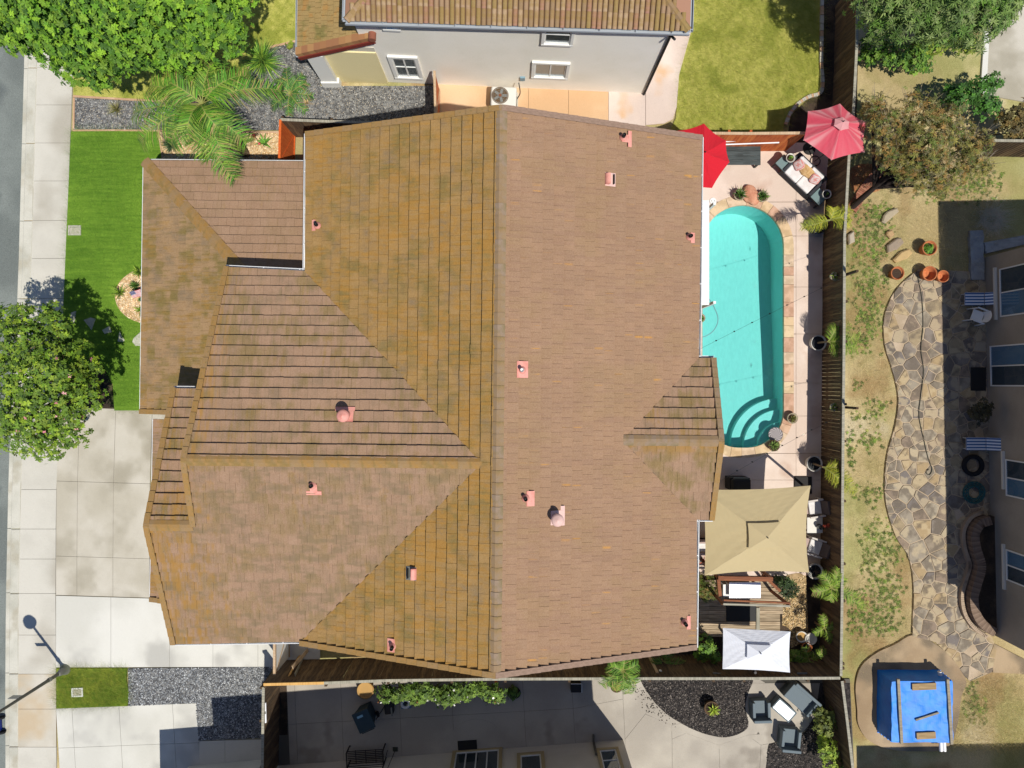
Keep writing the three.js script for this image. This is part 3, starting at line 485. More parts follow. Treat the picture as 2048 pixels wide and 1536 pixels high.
// one roof slope: coplanar corners, tiles laid in courses from the eave, each tile cut to the slope's outline
function slope(at, corners, o) {
  const { w = 0.3, e = 0.355, paint, seed = 1, lift = 0.1, gap = 0.005, n0 = null } = o, r = rngOf(seed);
  const n = n0 || corners[1].clone().sub(corners[0]).cross(corners[2].clone().sub(corners[0])).normalize(); if (n.y < 0) n.negate();
  const v = UP.clone().addScaledVector(n, -n.y).normalize(), u = v.clone().cross(n).normalize();
  const O = corners.reduce((a, b) => (b.y < a.y ? b : a)).clone();
  let poly = corners.map((c) => { const q = c.clone().sub(O); return [q.dot(u), q.dot(v)]; });
  const us = poly.map((q) => q[0]), vs = poly.map((q) => q[1]), u0 = Math.min(...us), u1 = Math.max(...us), v0 = Math.min(...vs), v1 = Math.max(...vs);
  if (at.x + (u1 - u0) + 0.3 > at.m) { at.x = 0.3; at.y += at.row + 0.3; at.row = 0; }
  const ox = at.x, oy = at.y; at.x += u1 - u0 + 0.3; at.row = Math.max(at.row, v1 - v0);
  const N = at.n, pm = N / at.m;
  for (let j = Math.max(0, Math.floor((oy - 0.2) * pm)); j < Math.min(N, (oy + v1 - v0 + 0.2) * pm); j++) for (let i = Math.max(0, Math.floor((ox - 0.2) * pm)); i < Math.min(N, (ox + u1 - u0 + 0.2) * pm); i++) {
    const c = paint((i / pm - ox), (j / pm - oy), u1 - u0, v1 - v0), k = (j * N + i) * 4; at.d[k] = clamp(c[0], 0, 255); at.d[k + 1] = clamp(c[1], 0, 255); at.d[k + 2] = clamp(c[2], 0, 255); at.d[k + 3] = 255;
  }
  const to3 = (a, b, h) => O.clone().addScaledVector(u, a).addScaledVector(v, b).addScaledVector(n, h);
  const ov = 0.06, th = 0.03, tiles = [];
  for (let row = 0, y = v0 - 0.02; y < v1 - 0.05; row++, y += e) {
    const off = (row % 2 ? w / 2 : 0) + rr(-0.03, 0.03, r);
    for (let x = u0 - w + off; x < u1; x += w) {
      const jit = rr(-0.006, 0.006, r), yy = y + rr(-0.006, 0.006, r), rect = [[x + gap / 2, yy], [x + w - gap / 2, yy], [x + w - gap / 2, yy + e + ov], [x + gap / 2, yy + e + ov]];
      const q = clip(poly, rect); if (q.length < 3 || areaOf(q) < 0.004) continue;
      let s = 0; for (let i = 0; i < q.length; i++) { const [a, b] = q[i], [c, d] = q[(i + 1) % q.length]; s += a * d - b * c; } if (s < 0) q.reverse();
      const hz = (b) => 0.006 + lift * clamp(1 - (b - yy) / (e + ov)) + jit + 0.004, pos = [], uv = [];
      const T = q.map(([a, b]) => to3(a, b, hz(b) + 0.016)), B = q.map(([a, b]) => to3(a, b, hz(b) + 0.016 - th)), tu = q.map(([a, b]) => [(a - u0 + ox) / at.m, (b - v0 + oy) / at.m]);
      const tri = (A, i, C, j, D, k) => { for (const [p, m] of [[A, i], [C, j], [D, k]]) { pos.push(p[m].x, p[m].y, p[m].z); uv.push(...tu[m]); } };
      for (let i = 1; i < q.length - 1; i++) tri(T, 0, T, i, T, i + 1);
      for (let i = 0; i < q.length; i++) { const j = (i + 1) % q.length; tri(T, j, T, i, B, i); tri(T, j, B, i, B, j); }
      const k = 0.955 + 0.07 * r(), c2 = rr(-0.008, 0.008, r), col = new Float32Array(pos.length); for (let i = 0; i < col.length; i += 3) { col[i] = k + c2; col[i + 1] = k; col[i + 2] = k - c2; }
      const g = new THREE.BufferGeometry(); g.setAttribute('position', new THREE.BufferAttribute(new Float32Array(pos), 3)); g.setAttribute('uv', new THREE.BufferAttribute(new Float32Array(uv), 2)); g.setAttribute('color', new THREE.BufferAttribute(col, 3)); g.computeVertexNormals();
      const c = to3(q[0][0], q[0][1], 0); tiles.push({ g, y: c.y, a: areaOf(q), c });
    }
  }
  const deck = [...corners]; const cc = new THREE.Vector3(); deck.forEach((q) => cc.add(q)); cc.divideScalar(deck.length);
  const sh = new THREE.ShapeGeometry(new THREE.Shape(poly.map(([a, b]) => new THREE.Vector2(a, b)))); const dp = sh.attributes.position; for (let i = 0; i < dp.count; i++) { const q = to3(dp.getX(i), dp.getY(i), -0.02); dp.setXYZ(i, q.x, q.y, q.z); } sh.computeVertexNormals();
  return { tiles, deck: sh, n, u, v, O };
}
function finishRoof(roof, at, sl, name, limit = 300, inView = () => true) {
  const t = new THREE.DataTexture(at.d, at.n, at.n, THREE.RGBAFormat); t.colorSpace = THREE.SRGBColorSpace; t.magFilter = THREE.LinearFilter; t.minFilter = THREE.LinearMipmapLinearFilter; t.generateMipmaps = true; t.wrapS = t.wrapT = THREE.RepeatWrapping; t.needsUpdate = true;
  const m = new THREE.MeshStandardMaterial({ map: t, vertexColors: true, roughness: 0.9 });
  const all = sl.flatMap((s) => s.tiles); const seen = all.filter((q) => inView(q.c)).sort((a, b) => b.a / (H - b.y) ** 2 - a.a / (H - a.y) ** 2 || b.y - a.y);
  const single = new Set(seen.slice(0, limit)), rest = all.filter((q) => !single.has(q));
  for (const q of single) wpart(roof, name, q.g, m);
  if (rest.length) { const o = wpart(roof, name + '_field', mergeGeometries(rest.map((q) => q.g)), m); o.userData.kind = 'stuff'; }
  wpart(roof, 'roof_deck', join(sl.map((s) => s.deck)), mat([54, 44, 36], 1, { side: THREE.DoubleSide }));
}
// caps along a ridge or hip, from a to b
function caps(parent, a, b, m, { wing = 0.17, drop = 0.065, pitch = 0.36, lift = 0.125, name = 'ridge_cap' } = {}) {
  const d = b.clone().sub(a), L = d.length(), n = Math.max(1, Math.round(L / pitch)), x = d.normalize(), z = V(x.z, 0, -x.x).normalize(), y = z.clone().cross(x).normalize(); if (y.y < 0) y.negate();
  const zz = x.clone().cross(y), len = L / n + 0.04;
  const sh = new THREE.Shape([[-wing, -drop], [-0.05, 0.004], [0.05, 0.004], [wing, -drop], [wing, -drop - 0.03], [0.04, -0.03], [-0.04, -0.03], [-wing, -drop - 0.03]].map((q) => new THREE.Vector2(...q)));
  const g = flat(new THREE.ExtrudeGeometry(sh, { depth: len, bevelEnabled: false }));
  const ms = Array.isArray(m) ? m : [m];
  for (let k = 0; k < n; k++) {
    const o = shade(new THREE.Mesh(g, ms[Math.floor(rnd() * ms.length)])); o.name = name; const M = new THREE.Matrix4().makeBasis(zz, y, x.clone()); M.multiply(new THREE.Matrix4().makeRotationX(0.05 + rr(-0.01, 0.01)));
    const q = a.clone().addScaledVector(x, L * k / n).addScaledVector(y, lift + 0.008); M.setPosition(q); M.decompose(o.position, o.quaternion, o.scale);
    const base = V(); for (let pp = parent; pp && pp !== scene; pp = pp.parent) base.add(pp.position); o.position.sub(base); parent.add(o);
  }
}
// tiles capping a sloping rake, eave a to ridge b, turned down on the outer side
function rake(parent, a, b, out, m, { pitch = 0.355, w = 0.15 } = {}) {
  const d = b.clone().sub(a), L = d.length(), n = Math.max(1, Math.round(L / pitch)), x = d.normalize(), ms = Array.isArray(m) ? m : [m]; const o2 = out.clone().addScaledVector(x, -out.dot(x)).normalize(), y = o2.clone().cross(x).normalize(); if (y.y < 0) y.negate(); const z = x.clone().cross(y);
  const sg = Math.sign(z.dot(o2)), len = L / n + 0.04, g = join([new THREE.BoxGeometry(len, 0.028, w).translate(len / 2, 0, -sg * w / 2), new THREE.BoxGeometry(len, 0.2, 0.026).translate(len / 2, -0.0861, sg * 0.013)]);
  for (let k = 0; k < n; k++) {
    const o = shade(new THREE.Mesh(g, ms[Math.floor(rnd() * ms.length)])); o.name = 'rake_tile'; const M = new THREE.Matrix4().makeBasis(x, y, z).multiply(new THREE.Matrix4().makeRotationZ(-0.075)); M.setPosition(a.clone().addScaledVector(x, L * k / n).addScaledVector(y, 0.15)); M.decompose(o.position, o.quaternion, o.scale);
    const base = V(); for (let pp = parent; pp && pp !== scene; pp = pp.parent) base.add(pp.position); o.position.sub(base); parent.add(o);
  }
}
function gutter(parent, a, b, out, m = MT.gutter, w = 0.11) {   // open trough outside an eave
  const o = out.clone().setY(0).normalize(), f = (p, k, y) => p.clone().addScaledVector(o, k).setY(p.y + y), T = 0.012;
  const q = [beam(f(a, w / 2, -0.1), f(b, w / 2, -0.1), w, T), beam(f(a, w, -0.05), f(b, w, -0.05), T * 1.6, 0.1), beam(f(a, 0, -0.06), f(b, 0, -0.06), T, 0.07)];
  const L = a.distanceTo(b); for (let k = 0; k <= L; k += 1.2) { const p = a.clone().lerp(b, Math.min(1, (k + 0.05) / L)); q.push(beam(f(p, 0, -0.012), f(p, w, -0.012), 0.03, 0.012)); }
  wpart(parent, 'gutter', join(q), m);
}
function wallRing(pts, h, y0 = 0, t = 0.2) {  // thick walls round an outline [x, z]
  const c = pts.reduce((s, q) => [s[0] + q[0] / pts.length, s[1] + q[1] / pts.length], [0, 0]), inn = pts.map((q) => { const dx = q[0] - c[0], dz = q[1] - c[1]; return [q[0] - Math.sign(dx) * t, q[1] - Math.sign(dz) * t]; });
  return prism(pts, y0, h, [inn]);
}

// ---------- the main house ----------
const house = thing('tiled_house', 'large two storey house with brown concrete tile roof grown with ochre lichen', 'house', P(1000, 780));
{
  const S = 0.378, ZR = 7.95, roof = sub(house, 'roof');
  const R0 = P(1003.5, 214, ZR), R1 = P(991, 1352, ZR), D = R1.clone().sub(R0).normalize(), E = V(D.z, 0, -D.x);
  const A = plane(R0, UP.clone().addScaledVector(E, -S)), B = plane(R0, UP.clone().addScaledVector(E, S));
  const eaveY = hit(614, 400, A).y, LE = level(eaveY), NO = plane(R0, D), SO = plane(R1, D);
  const W1 = hit(964, 926, A), Cp = plane(W1, UP.clone().addScaledVector(D, -0.377)), Dp = plane(W1, UP.clone().addScaledVector(D, 0.366));
  const V0 = p3(A, Cp, LE), V2 = p3(A, Dp, LE), W0 = hit(366, 928, plane(W1, UP.clone().addScaledVector(D, -0.0))); W0.copy(W1.clone().addScaledVector(E, W0.clone().sub(W1).dot(E)));
  const G0 = hit(292, 1050, Dp), Ep = plane(G0, UP.clone().addScaledVector(D, -0.4)), Gin = G0.clone().addScaledVector(E, 2.2);
  const aN = p3(A, LE, NO), aS = p3(A, LE, SO), bN = hit(1400, 274, plane(p3(B, level(eaveY), NO), B.n)), bS = p3(B, level(bN.y), SO);
  const X0 = hit(1244, 880, B), Kp = plane(X0, UP.clone().addScaledVector(D, -S)), Lp = plane(X0, UP.clone().addScaledVector(D, S)), LB = level(bN.y), KB = p3(B, Kp, LB), LBp = p3(B, Lp, LB);
  const XE = plane(hit(1445, 880, level(X0.y)), E), X1 = X0.clone().addScaledVector(E, XE.p.clone().sub(X0).dot(E)), K1 = p3(Kp, LB, XE), L1 = p3(Lp, LB, XE);
  const FE = 2.75, Fp = plane(P(290, 500, FE), UP.clone().addScaledVector(E, -S)), Gp = plane(P(450, 326, FE), UP.clone().addScaledVector(D, -S));
  const fg = p3(Fp, Gp, level(FE)), hipTop = p3(Fp, Gp, plane(V(-8.6, 0, 0), E)), f2 = hit(285, 826, Fp), f3 = p3(Fp, plane(f2, D), plane(V(-8.6, 0, 0), E)), gEnd = hit(611, 327, Gp), g2 = hit(648, 327, Gp), g3 = p3(Gp, plane(g2, E), plane(hipTop, D));
  const Hp = plane(P(309, 1000, FE), UP.clone().addScaledVector(E, -S)), h0 = hit(311, 838, Hp), h1 = hit(305, 1200, Hp), h2 = p3(Hp, plane(h1, D), plane(V(-10.2, 0, 0), E)), h3 = p3(Hp, plane(h0, D), plane(V(-10.2, 0, 0), E));
  const cE = hit(452, 537, Cp), eE = hit(347, 779, Ep), dE = hit(346, 1284, Dp), eIn = p3(Ep, level(eE.y), plane(V(-8.9, 0, 0), E)), eTop = G0.clone().addScaledVector(E, hit(386, 1050, Dp).sub(G0).dot(E));
  // colours: pinkish brown concrete, ochre lichen, grey algae; painted per slope in metres along the slope
  const brown = [156, 126, 101], ochre = [154, 113, 48], olive = [114, 98, 50], grey = [124, 106, 82], M = 27;
  const nz = (a, b, s, p = 1, o = 4) => fbm(a / M * p, b / M * p, 27, o, s);
  const g1 = () => (grain() - 0.5) * 20;
  const streak = (a, b, s) => vn(a * 14, b * 1.6, 4000, s) * 0.6 + vn(a * 34, b * 2.6, 4000, s + 3) * 0.4;
  const tileRand = (a, b, s) => vn(Math.floor(a / 0.3) * 7.31 + 0.5, Math.floor(b / 0.355) * 3.17 + 0.5, 4000, s);
  const lichen = (amt, al, base = brown) => (s, warm = 0, up = 0) => (a, b, W, Hh) => {
    const n = nz(a, b, s, 1, 4), n2 = nz(a, b, s + 7, 3, 3), st = streak(a, b, s + 11), tr = tileRand(a, b, s);
    let k = mix3(base, base.map((x) => x - 9), n2);
    k = mix3(k, grey, sst(0.42, 0.75, n2 * 0.6 + st * 0.32 + tr * 0.08) * al);
    k = mix3(k, olive, sst(0.45, 0.72, nz(a, b, s + 3, 2, 3) * 0.66 + tr * 0.12 + 0.22 * st) * al);
    k = mix3(k, ochre, sst(0.62 - amt * 0.35, 0.9 - amt * 0.3, n * 0.4 + st * 0.36 + tr * 0.04 + nz(a, b, s + 5, 9, 2) * 0.2 + up * (b / Hh - 0.5)) * clamp(0.25 + amt));
    const q = g1(); return [k[0] + q, k[1] + q, k[2] + q];
  };
  const paintA = lichen(0.66, 0.75, [152, 121, 74])(201, 0, 0), paintF = (a, b, W, Hh) => lichen(0.34, 0.85, [152, 124, 90])(211)(a, b, W, Hh), paintG = lichen(0.05, 0.12)(221);
  const paintC = (a, b, W, Hh) => { const near = sst(1.6, 0.0, Math.abs(W - a)); const k = lichen(0.12, 0.5)(231)(a, b, W, Hh), st = streak(a, b, 236); return mix3(k, ochre, sst(0.42, 0.8, st * 0.55 + nz(a, b, 238, 5, 3) * 0.25 + near * 0.2) * near * 0.8); };
  const paintD = (a, b, W, Hh) => { let k = lichen(0.14, 0.35)(241)(a, b, W, Hh); const st = streak(a, b, 246), bl = fbm(a / M * 2, b / M * 6, 27, 3, 247); k = mix3(k, [116, 100, 72], sst(0.45, 0.75, bl * 0.8 + st * 0.2) * 0.55); const near = sst(3.2, 0.2, a + (nz(a, b, 248, 4, 3) - 0.5) * 3); return mix3(k, ochre, sst(0.4, 0.8, st * 0.5 + nz(a, b, 249, 6, 3) * 0.3 + near * 0.2) * near * 0.85); };
  const paintB = (a, b, W, Hh) => { let k = mix3([158, 126, 98], [148, 117, 90], nz(a, b, 251, 2, 4)); k = mix3(k, [148, 120, 84], sst(0.45, 0.7, nz(a, b, 252, 1, 3)) * 0.35); const f = Math.floor(b / 0.355), ai = Math.floor(a / 0.035), t = vn(ai + 0.5, f + 0.5, 4000, 253), inT = (b % 0.355) / 0.355, s2 = vn(a * 40, b * 3, 4000, 254); k = mix3(k, [200, 140, 60], sst(0.76, 0.88, t) * sst(0.05, 0.3, inT + 0.1) * sst(0.95, 0.6, inT) * sst(0.3, 0.7, s2) * 0.62); k = mix3(k, [140, 108, 88], sst(0.5, 0.8, vn(a * 24, b * 1.2, 4000, 255)) * 0.3); const q = g1(); return [k[0] + q, k[1] + q, k[2] + q]; };
  const paintK = lichen(0.28, 0.55)(261), paintE = lichen(0.5, 0.7)(271), paintL = (a, b, W, Hh) => { const k = lichen(0.1, 0.55)(281)(a, b, W, Hh); return mix3(k, ochre, sst(Hh - 0.7, Hh, b) * sst(0.3, 0.7, nz(a, b, 283, 4, 3)) * 0.8); };
  const at = makeAtlas(27, 2048), sl = [];
  const add = (pts, n, paint, seed) => { const s = slope(at, pts, { paint, seed, n0: n.clone() }); sl.push(s); return s; };
  const inset = (p, q, k) => p.clone().lerp(q, k / p.distanceTo(q));
  const sft = (p, k, s) => p.clone().addScaledVector(E, k).setY(p.y + s), vg = 0.028;
  add([aN, R0, R1, aS, sft(V2, vg, vg * S), sft(W1, vg, vg * S), sft(V0, vg, vg * S)], A.n, paintA, 11); add([R0, bN, sft(KB, -vg, vg * S), sft(X0, -vg, vg * S), sft(LBp, -vg, vg * S), bS, R1], B.n, paintB, 12);
  add([W0, sft(W1, -vg, 0), sft(V0, -vg, 0), cE], Cp.n, paintC, 13); add([W0, sft(W1, -vg, 0), sft(V2, -vg, 0), dE, G0, eTop], Dp.n, paintD, 14); add([G0, Gin, eIn, eE], Ep.n, paintE, 15);
  add([fg, hipTop, f3, f2], Fp.n, paintF, 16); add([fg, g2, g3, hipTop], Gp.n, paintG, 17); add([h0, h1, h2, h3], Hp.n, paintE, 18);
  add([sft(X0, vg, 0), sft(KB, vg, 0), K1, X1], Kp.n, paintK, 19); add([sft(X0, vg, 0), X1, L1, sft(LBp, vg, 0)], Lp.n, paintL, 20);
  finishRoof(roof, at, sl, 'roof_tile');
  // caps and rakes
  const capTex = (s, a) => mat(tex(256, 1.2, (u, v) => { let k = mix3([146, 126, 106], [134, 112, 88], fbm(u, v, 5, 4, s)); k = mix3(k, ochre, clamp(a * 0.75 + 0.5 * (fbm(u, v, 9, 4, s + 3) - 0.5))); k = mix3(k, [108, 96, 52], sst(0.5, 0.85, fbm(u, v, 6, 4, s + 6)) * 0.5); const q = g1(); return [k[0] + q, k[1] + q, k[2] + q]; }), 0.88);
  const capMain = [capTex(401, 0.2), capTex(402, 0.1), capTex(403, 0.3)], capOch = [capTex(404, 0.8), capTex(405, 0.9), capTex(406, 0.6)];
  const pale = [mat(mottled(128, 1, [146, 120, 102], [134, 110, 92], { p: 5, g: 10, s: 407 }), 0.88)];
  caps(roof, R0, R1, capMain); caps(roof, W0, W1, capOch); caps(roof, G0, eTop, capOch); caps(roof, X1, X0, capMain); caps(roof, fg, hipTop, capOch, { wing: 0.2, drop: 0.05 });
  const mE = E.clone().negate(), mD = D.clone().negate();
  rake(roof, aN, R0, mD, capOch); rake(roof, bN, R0, mD, pale); rake(roof, aS, R1, D, capOch); rake(roof, bS, R1, D, pale);
  rake(roof, cE, W0, mE, capOch); rake(roof, eTop.clone().lerp(W0, 0.02), W0, mE, capOch); rake(roof, eE, G0, mE, capOch); rake(roof, dE, G0, mE, capOch); rake(roof, K1, X1, E, capMain); rake(roof, L1, X1, E, capOch); rake(roof, f2, f3.clone().lerp(f2, 0.5), D, capOch); rake(roof, h1, h2.clone().lerp(h1, 0.5), D, capOch);
  // valleys
  for (const [p, q] of [[V0, W1], [V2, W1], [KB, X0], [LBp, X0]]) wpart(roof, 'valley_flashing', beam(p.clone().setY(p.y + 0.012), q.clone().setY(q.y + 0.012), 0.14, 0.012), MT.iron);
  // gutters
  gutter(house, aN, V0.clone().lerp(aN, 0.01), mE); gutter(house, bN, KB, E); gutter(house, LBp, bS, E); gutter(house, cE, V0, mD); gutter(house, dE, V2, D); gutter(house, eE, eE.clone().addScaledVector(E, 0.7), mD); gutter(house, fg, f2, mE); gutter(house, fg, gEnd, mD); gutter(house, h0, h1, mE); gutter(house, K1.clone(), KB, mD); gutter(house, LBp, L1, D);
  // walls under the eaves
  const q2 = (p, k = 0.45, l = 0.45) => [p.x + k, p.z + l];
  const wl = (pts, h, y0) => wpart(house, 'wall', prism(pts, y0 ?? 0, h), MT.stuccoTan);
  wl([q2(aN, 0.45, 0.4), q2(bN, -0.45, 0.4), q2(bS, -0.45, -0.4), q2(aS, 0.45, -0.4)], eaveY - 0.25);
  wl([q2(cE, 0.5, 0.45), [V0.x + 0.44, cE.z + 0.45], [V2.x + 0.44, dE.z - 0.45], q2(dE, 1.9, -0.45)], eaveY - 0.24);
  wl([[eE.x + 0.45, eE.z + 0.45], [dE.x + 2.5, eE.z + 0.45], [dE.x + 2.5, dE.z - 0.46], [eE.x + 0.45, dE.z - 0.46]], eE.y - 0.26);
  wl([[fg.x + 0.5, fg.z + 0.45], [gEnd.x + 0.6, fg.z + 0.45], [gEnd.x + 0.6, f2.z - 0.3], [fg.x + 0.5, f2.z - 0.3]], 2.5);
  wl([[K1.x - 1.6, K1.z + 0.45], [K1.x - 0.4, K1.z + 0.45], [L1.x - 0.4, L1.z - 0.45], [L1.x - 1.6, L1.z - 0.45]], bN.y - 0.25);
  const gable = (a, t, b, k) => { const d = V(E.x * k, 0, E.z * k), sh = [a, t, b].map((p) => p.clone().add(d)); const f = (p, s) => p.clone().addScaledVector(E, s * 0.08).setY(p.y - 0.12); const g = new THREE.BufferGeometry(), T = sh.map((p) => f(p, 1)), U = sh.map((p) => f(p, -1)), pos = []; const tri = (...m) => m.forEach((p) => pos.push(p.x, p.y, p.z)); tri(...T); tri(U[0], U[2], U[1]); for (let i = 0; i < 3; i++) { const j = (i + 1) % 3; tri(T[i], U[i], U[j]); tri(T[i], U[j], T[j]); } g.setAttribute('position', new THREE.BufferAttribute(new Float32Array(pos), 3)); g.computeVertexNormals(); wpart(house, 'gable_wall', g, MT.stuccoTan); };
  gable(cE, W0, eTop, 0.4); gable(eE, G0, dE, 0.45); gable(K1, X1, L1, -0.4);
  { const mk = (a, t, b, s) => { const g = new THREE.BufferGeometry(), o = D.clone().multiplyScalar(s * 0.4), T = [a, t, b].map((p) => p.clone().add(o).setY(p.y - 0.12)), U = T.map((p) => p.clone().addScaledVector(D, s * 0.15)), pos = []; const tri = (...m) => m.forEach((p) => pos.push(p.x, p.y, p.z)); tri(...T); tri(U[0], U[2], U[1]); for (let i = 0; i < 3; i++) { const j = (i + 1) % 3; tri(T[i], U[i], U[j]); tri(T[i], U[j], T[j]); } g.setAttribute('position', new THREE.BufferAttribute(new Float32Array(pos), 3)); g.computeVertexNormals(); wpart(house, 'gable_wall', g, MT.stuccoTan); }; mk(aN, R0, bN, 1); mk(aS, R1, bS, -1); }
  // vents: flashing plate on the slope, pipe or cowl above
  const onSlope = (px, py, pl) => { const p = hit(px, py, pl), g = sub(house, 'roof_vent'), n = pl.n, v = UP.clone().addScaledVector(n, -n.y).normalize(), u = v.clone().cross(n); g.position.copy(p).addScaledVector(n, 0.122).sub(house.position); g.quaternion.setFromRotationMatrix(new THREE.Matrix4().makeBasis(u, n, v.clone().negate())); return g; };
  const upright = (g) => new THREE.Quaternion().copy(g.quaternion).invert();
  // local axes: x along the eave, y out of the slope, z down the slope
  const pipe = (px, py, pl, w, d, ox, oz, tall = 0.28, m = MT.flashing, pm = MT.black, tab = 0) => {
    const g = onSlope(px, py, pl); g.name = 'plumbing_vent'; part(g, 'flashing', rbox(w, 0.014, d, 0.004), m); if (tab) part(g, 'flashing_tab', box(w * 2.1, 0.012, 0.13, 0, -0.003, tab), m);
    const q = upright(g), o = V(ox, 0, oz); part(g, 'pipe', lathe([[0.001, tall - 0.06], [0.045, tall - 0.06], [0.045, tall], [0.058, tall], [0.058, 0]], 14).applyQuaternion(q).translate(o.x, o.y, o.z), pm); part(g, 'collar', lathe([[0.06, 0.1], [0.085, 0.06], [0.12, 0]], 14).applyQuaternion(q).translate(o.x, o.y, o.z), m);
  };
  pipe(1247, 279, B, 0.24, 0.26, 0.02, -0.08, 0.26, MT.flashing, MT.black, 0.16); pipe(1381, 477, B, 0.34, 0.16, 0.02, -0.12, 0.24, MT.flashing); pipe(632, 452, A, 0.36, 0.14, 0.02, -0.14, 0.24);
  pipe(1042, 739, B, 0.5, 0.36, -0.02, -0.02, 0.3, MT.flashing, MT.white); pipe(1058, 996, B, 0.46, 0.26, 0.02, -0.16, 0.28); pipe(1373, 1243, B, 0.44, 0.15, 0.02, -0.16, 0.26, MT.flashing); pipe(786, 1288, A, 0.42, 0.26, 0.02, -0.06, 0.26); pipe(629, 974, Dp, 0.22, 0.3, -0.02, -0.12, 0.22, MT.flashing, MT.black, 0.14);
  const cowl = (px, py, pl, m, plate) => { const g = onSlope(px, py, pl); part(g, 'flashing', rbox(0.42, 0.012, 0.36, 0.004), plate); const c = new THREE.CylinderGeometry(0.13, 0.13, 0.34, 18, 1, false, 0, Math.PI).rotateZ(Math.PI / 2).rotateX(-Math.PI / 2); part(g, 'cowl', c.translate(0, 0.01, -0.06), m); part(g, 'vent_mouth', box(0.3, 0.1, 0.02, 0, 0.06, 0.09), MT.black); };
  cowl(1217, 361, B, MT.flashing, MT.flashingPale); cowl(826, 1145, A, MT.flashing, MT.galv);
  const flue = (px, py, pl, m, plate) => { const g = onSlope(px, py, pl), q = upright(g); g.name = 'flue'; part(g, 'flashing', rbox(0.44, 0.014, 0.4, 0.004), plate); part(g, 'flashing_tab', box(0.6, 0.012, 0.14, 0.05, -0.004, 0.2), plate); part(g, 'flue_pipe', lathe([[0.14, 0], [0.11, 0.08], [0.11, 0.42]], 18).applyQuaternion(q), m); part(g, 'flue_cap', lathe([[0.001, 0.55], [0.05, 0.545], [0.06, 0.52], [0.13, 0.5], [0.19, 0.44], [0.19, 0.38], [0.12, 0.36]], 22).applyQuaternion(q), m); };
  flue(694, 833, Cp, MT.flashing, MT.flashing); flue(1110, 1034, B, MT.flashingPale, MT.flashingPale);
}
// ---------- windows and doors on a wall plane ----------
// wall: {p, n} with n facing the viewer's side; corners given in photo pixels on that plane
function opening(parent, wall, a, b, { name = 'window', trim = 0.1, tm = MT.white, frame = MT.white, mull = [], bars = [], inner = MT.dim, panes = 1, depth = 0.09, dark = null } = {}) {
  const u = V(wall.n.z, 0, -wall.n.x), p0 = hit(...a, wall), p1 = hit(...b, wall), lo = Math.min(p0.y, p1.y), hi = Math.max(p0.y, p1.y), w = Math.abs(p1.clone().sub(p0).dot(u)), h = hi - lo, mid = p0.clone().lerp(p1, 0.5).setY((lo + hi) / 2);
  const g = sub(parent, name), base = V(); for (let o = parent; o && o !== scene; o = o.parent) base.add(o.position);
  g.position.copy(mid).sub(base); g.quaternion.setFromRotationMatrix(new THREE.Matrix4().makeBasis(u, UP, wall.n));
  if (trim) part(g, 'trim', join([box(w + 2 * trim, trim, depth, 0, h / 2 + trim / 2, depth / 2), box(w + 2 * trim, trim, depth + 0.02, 0, -h / 2 - trim / 2, depth / 2), box(trim, h, depth, -w / 2 - trim / 2, 0, depth / 2), box(trim, h, depth, w / 2 + trim / 2, 0, depth / 2)]), tm);
  const f = 0.05; part(g, 'frame', join([box(w, f, 0.06, 0, h / 2 - f / 2, 0.012), box(w, f, 0.06, 0, -h / 2 + f / 2, 0.012), box(f, h - 2 * f, 0.06, -w / 2 + f / 2, 0, 0.012), box(f, h - 2 * f, 0.06, w / 2 - f / 2, 0, 0.012), ...mull.map((t) => box(0.045, h - 2 * f, 0.05, (t - 0.5) * w, 0, 0.013)), ...bars.map(([t, x0, x1]) => box((x1 - x0) * w - f, 0.03, 0.05, ((x0 + x1) / 2 - 0.5) * w, (t - 0.5) * h, 0.014))]), frame);
  const cuts = [0, ...mull, 1]; for (let i = 0; i < cuts.length - 1; i++) { const x0 = (cuts[i] - 0.5) * w + 0.03, x1 = (cuts[i + 1] - 0.5) * w - 0.03; part(g, 'pane', box(x1 - x0, h - 2 * f, 0.006, (x0 + x1) / 2, 0, 0.014), MT.glass); part(g, 'blind', box(x1 - x0, h - 2 * f, 0.006, (x0 + x1) / 2, 0, 0.001), Array.isArray(inner) ? inner[i % inner.length] : inner); }
  return g;
}
const barrel = (() => { const s = new THREE.Shape(), R = 0.075; s.moveTo(-R, 0); for (let k = 1; k <= 8; k++) { const a = Math.PI - k / 8 * Math.PI; s.lineTo(R * Math.cos(a), 0.06 * Math.sin(a)); } for (let k = 8; k >= 0; k--) { const a = Math.PI - k / 8 * Math.PI; s.lineTo((R - 0.015) * Math.cos(a), 0.045 * Math.sin(a)); } return flat(new THREE.ExtrudeGeometry(s, { depth: 0.56, bevelEnabled: false })); })();
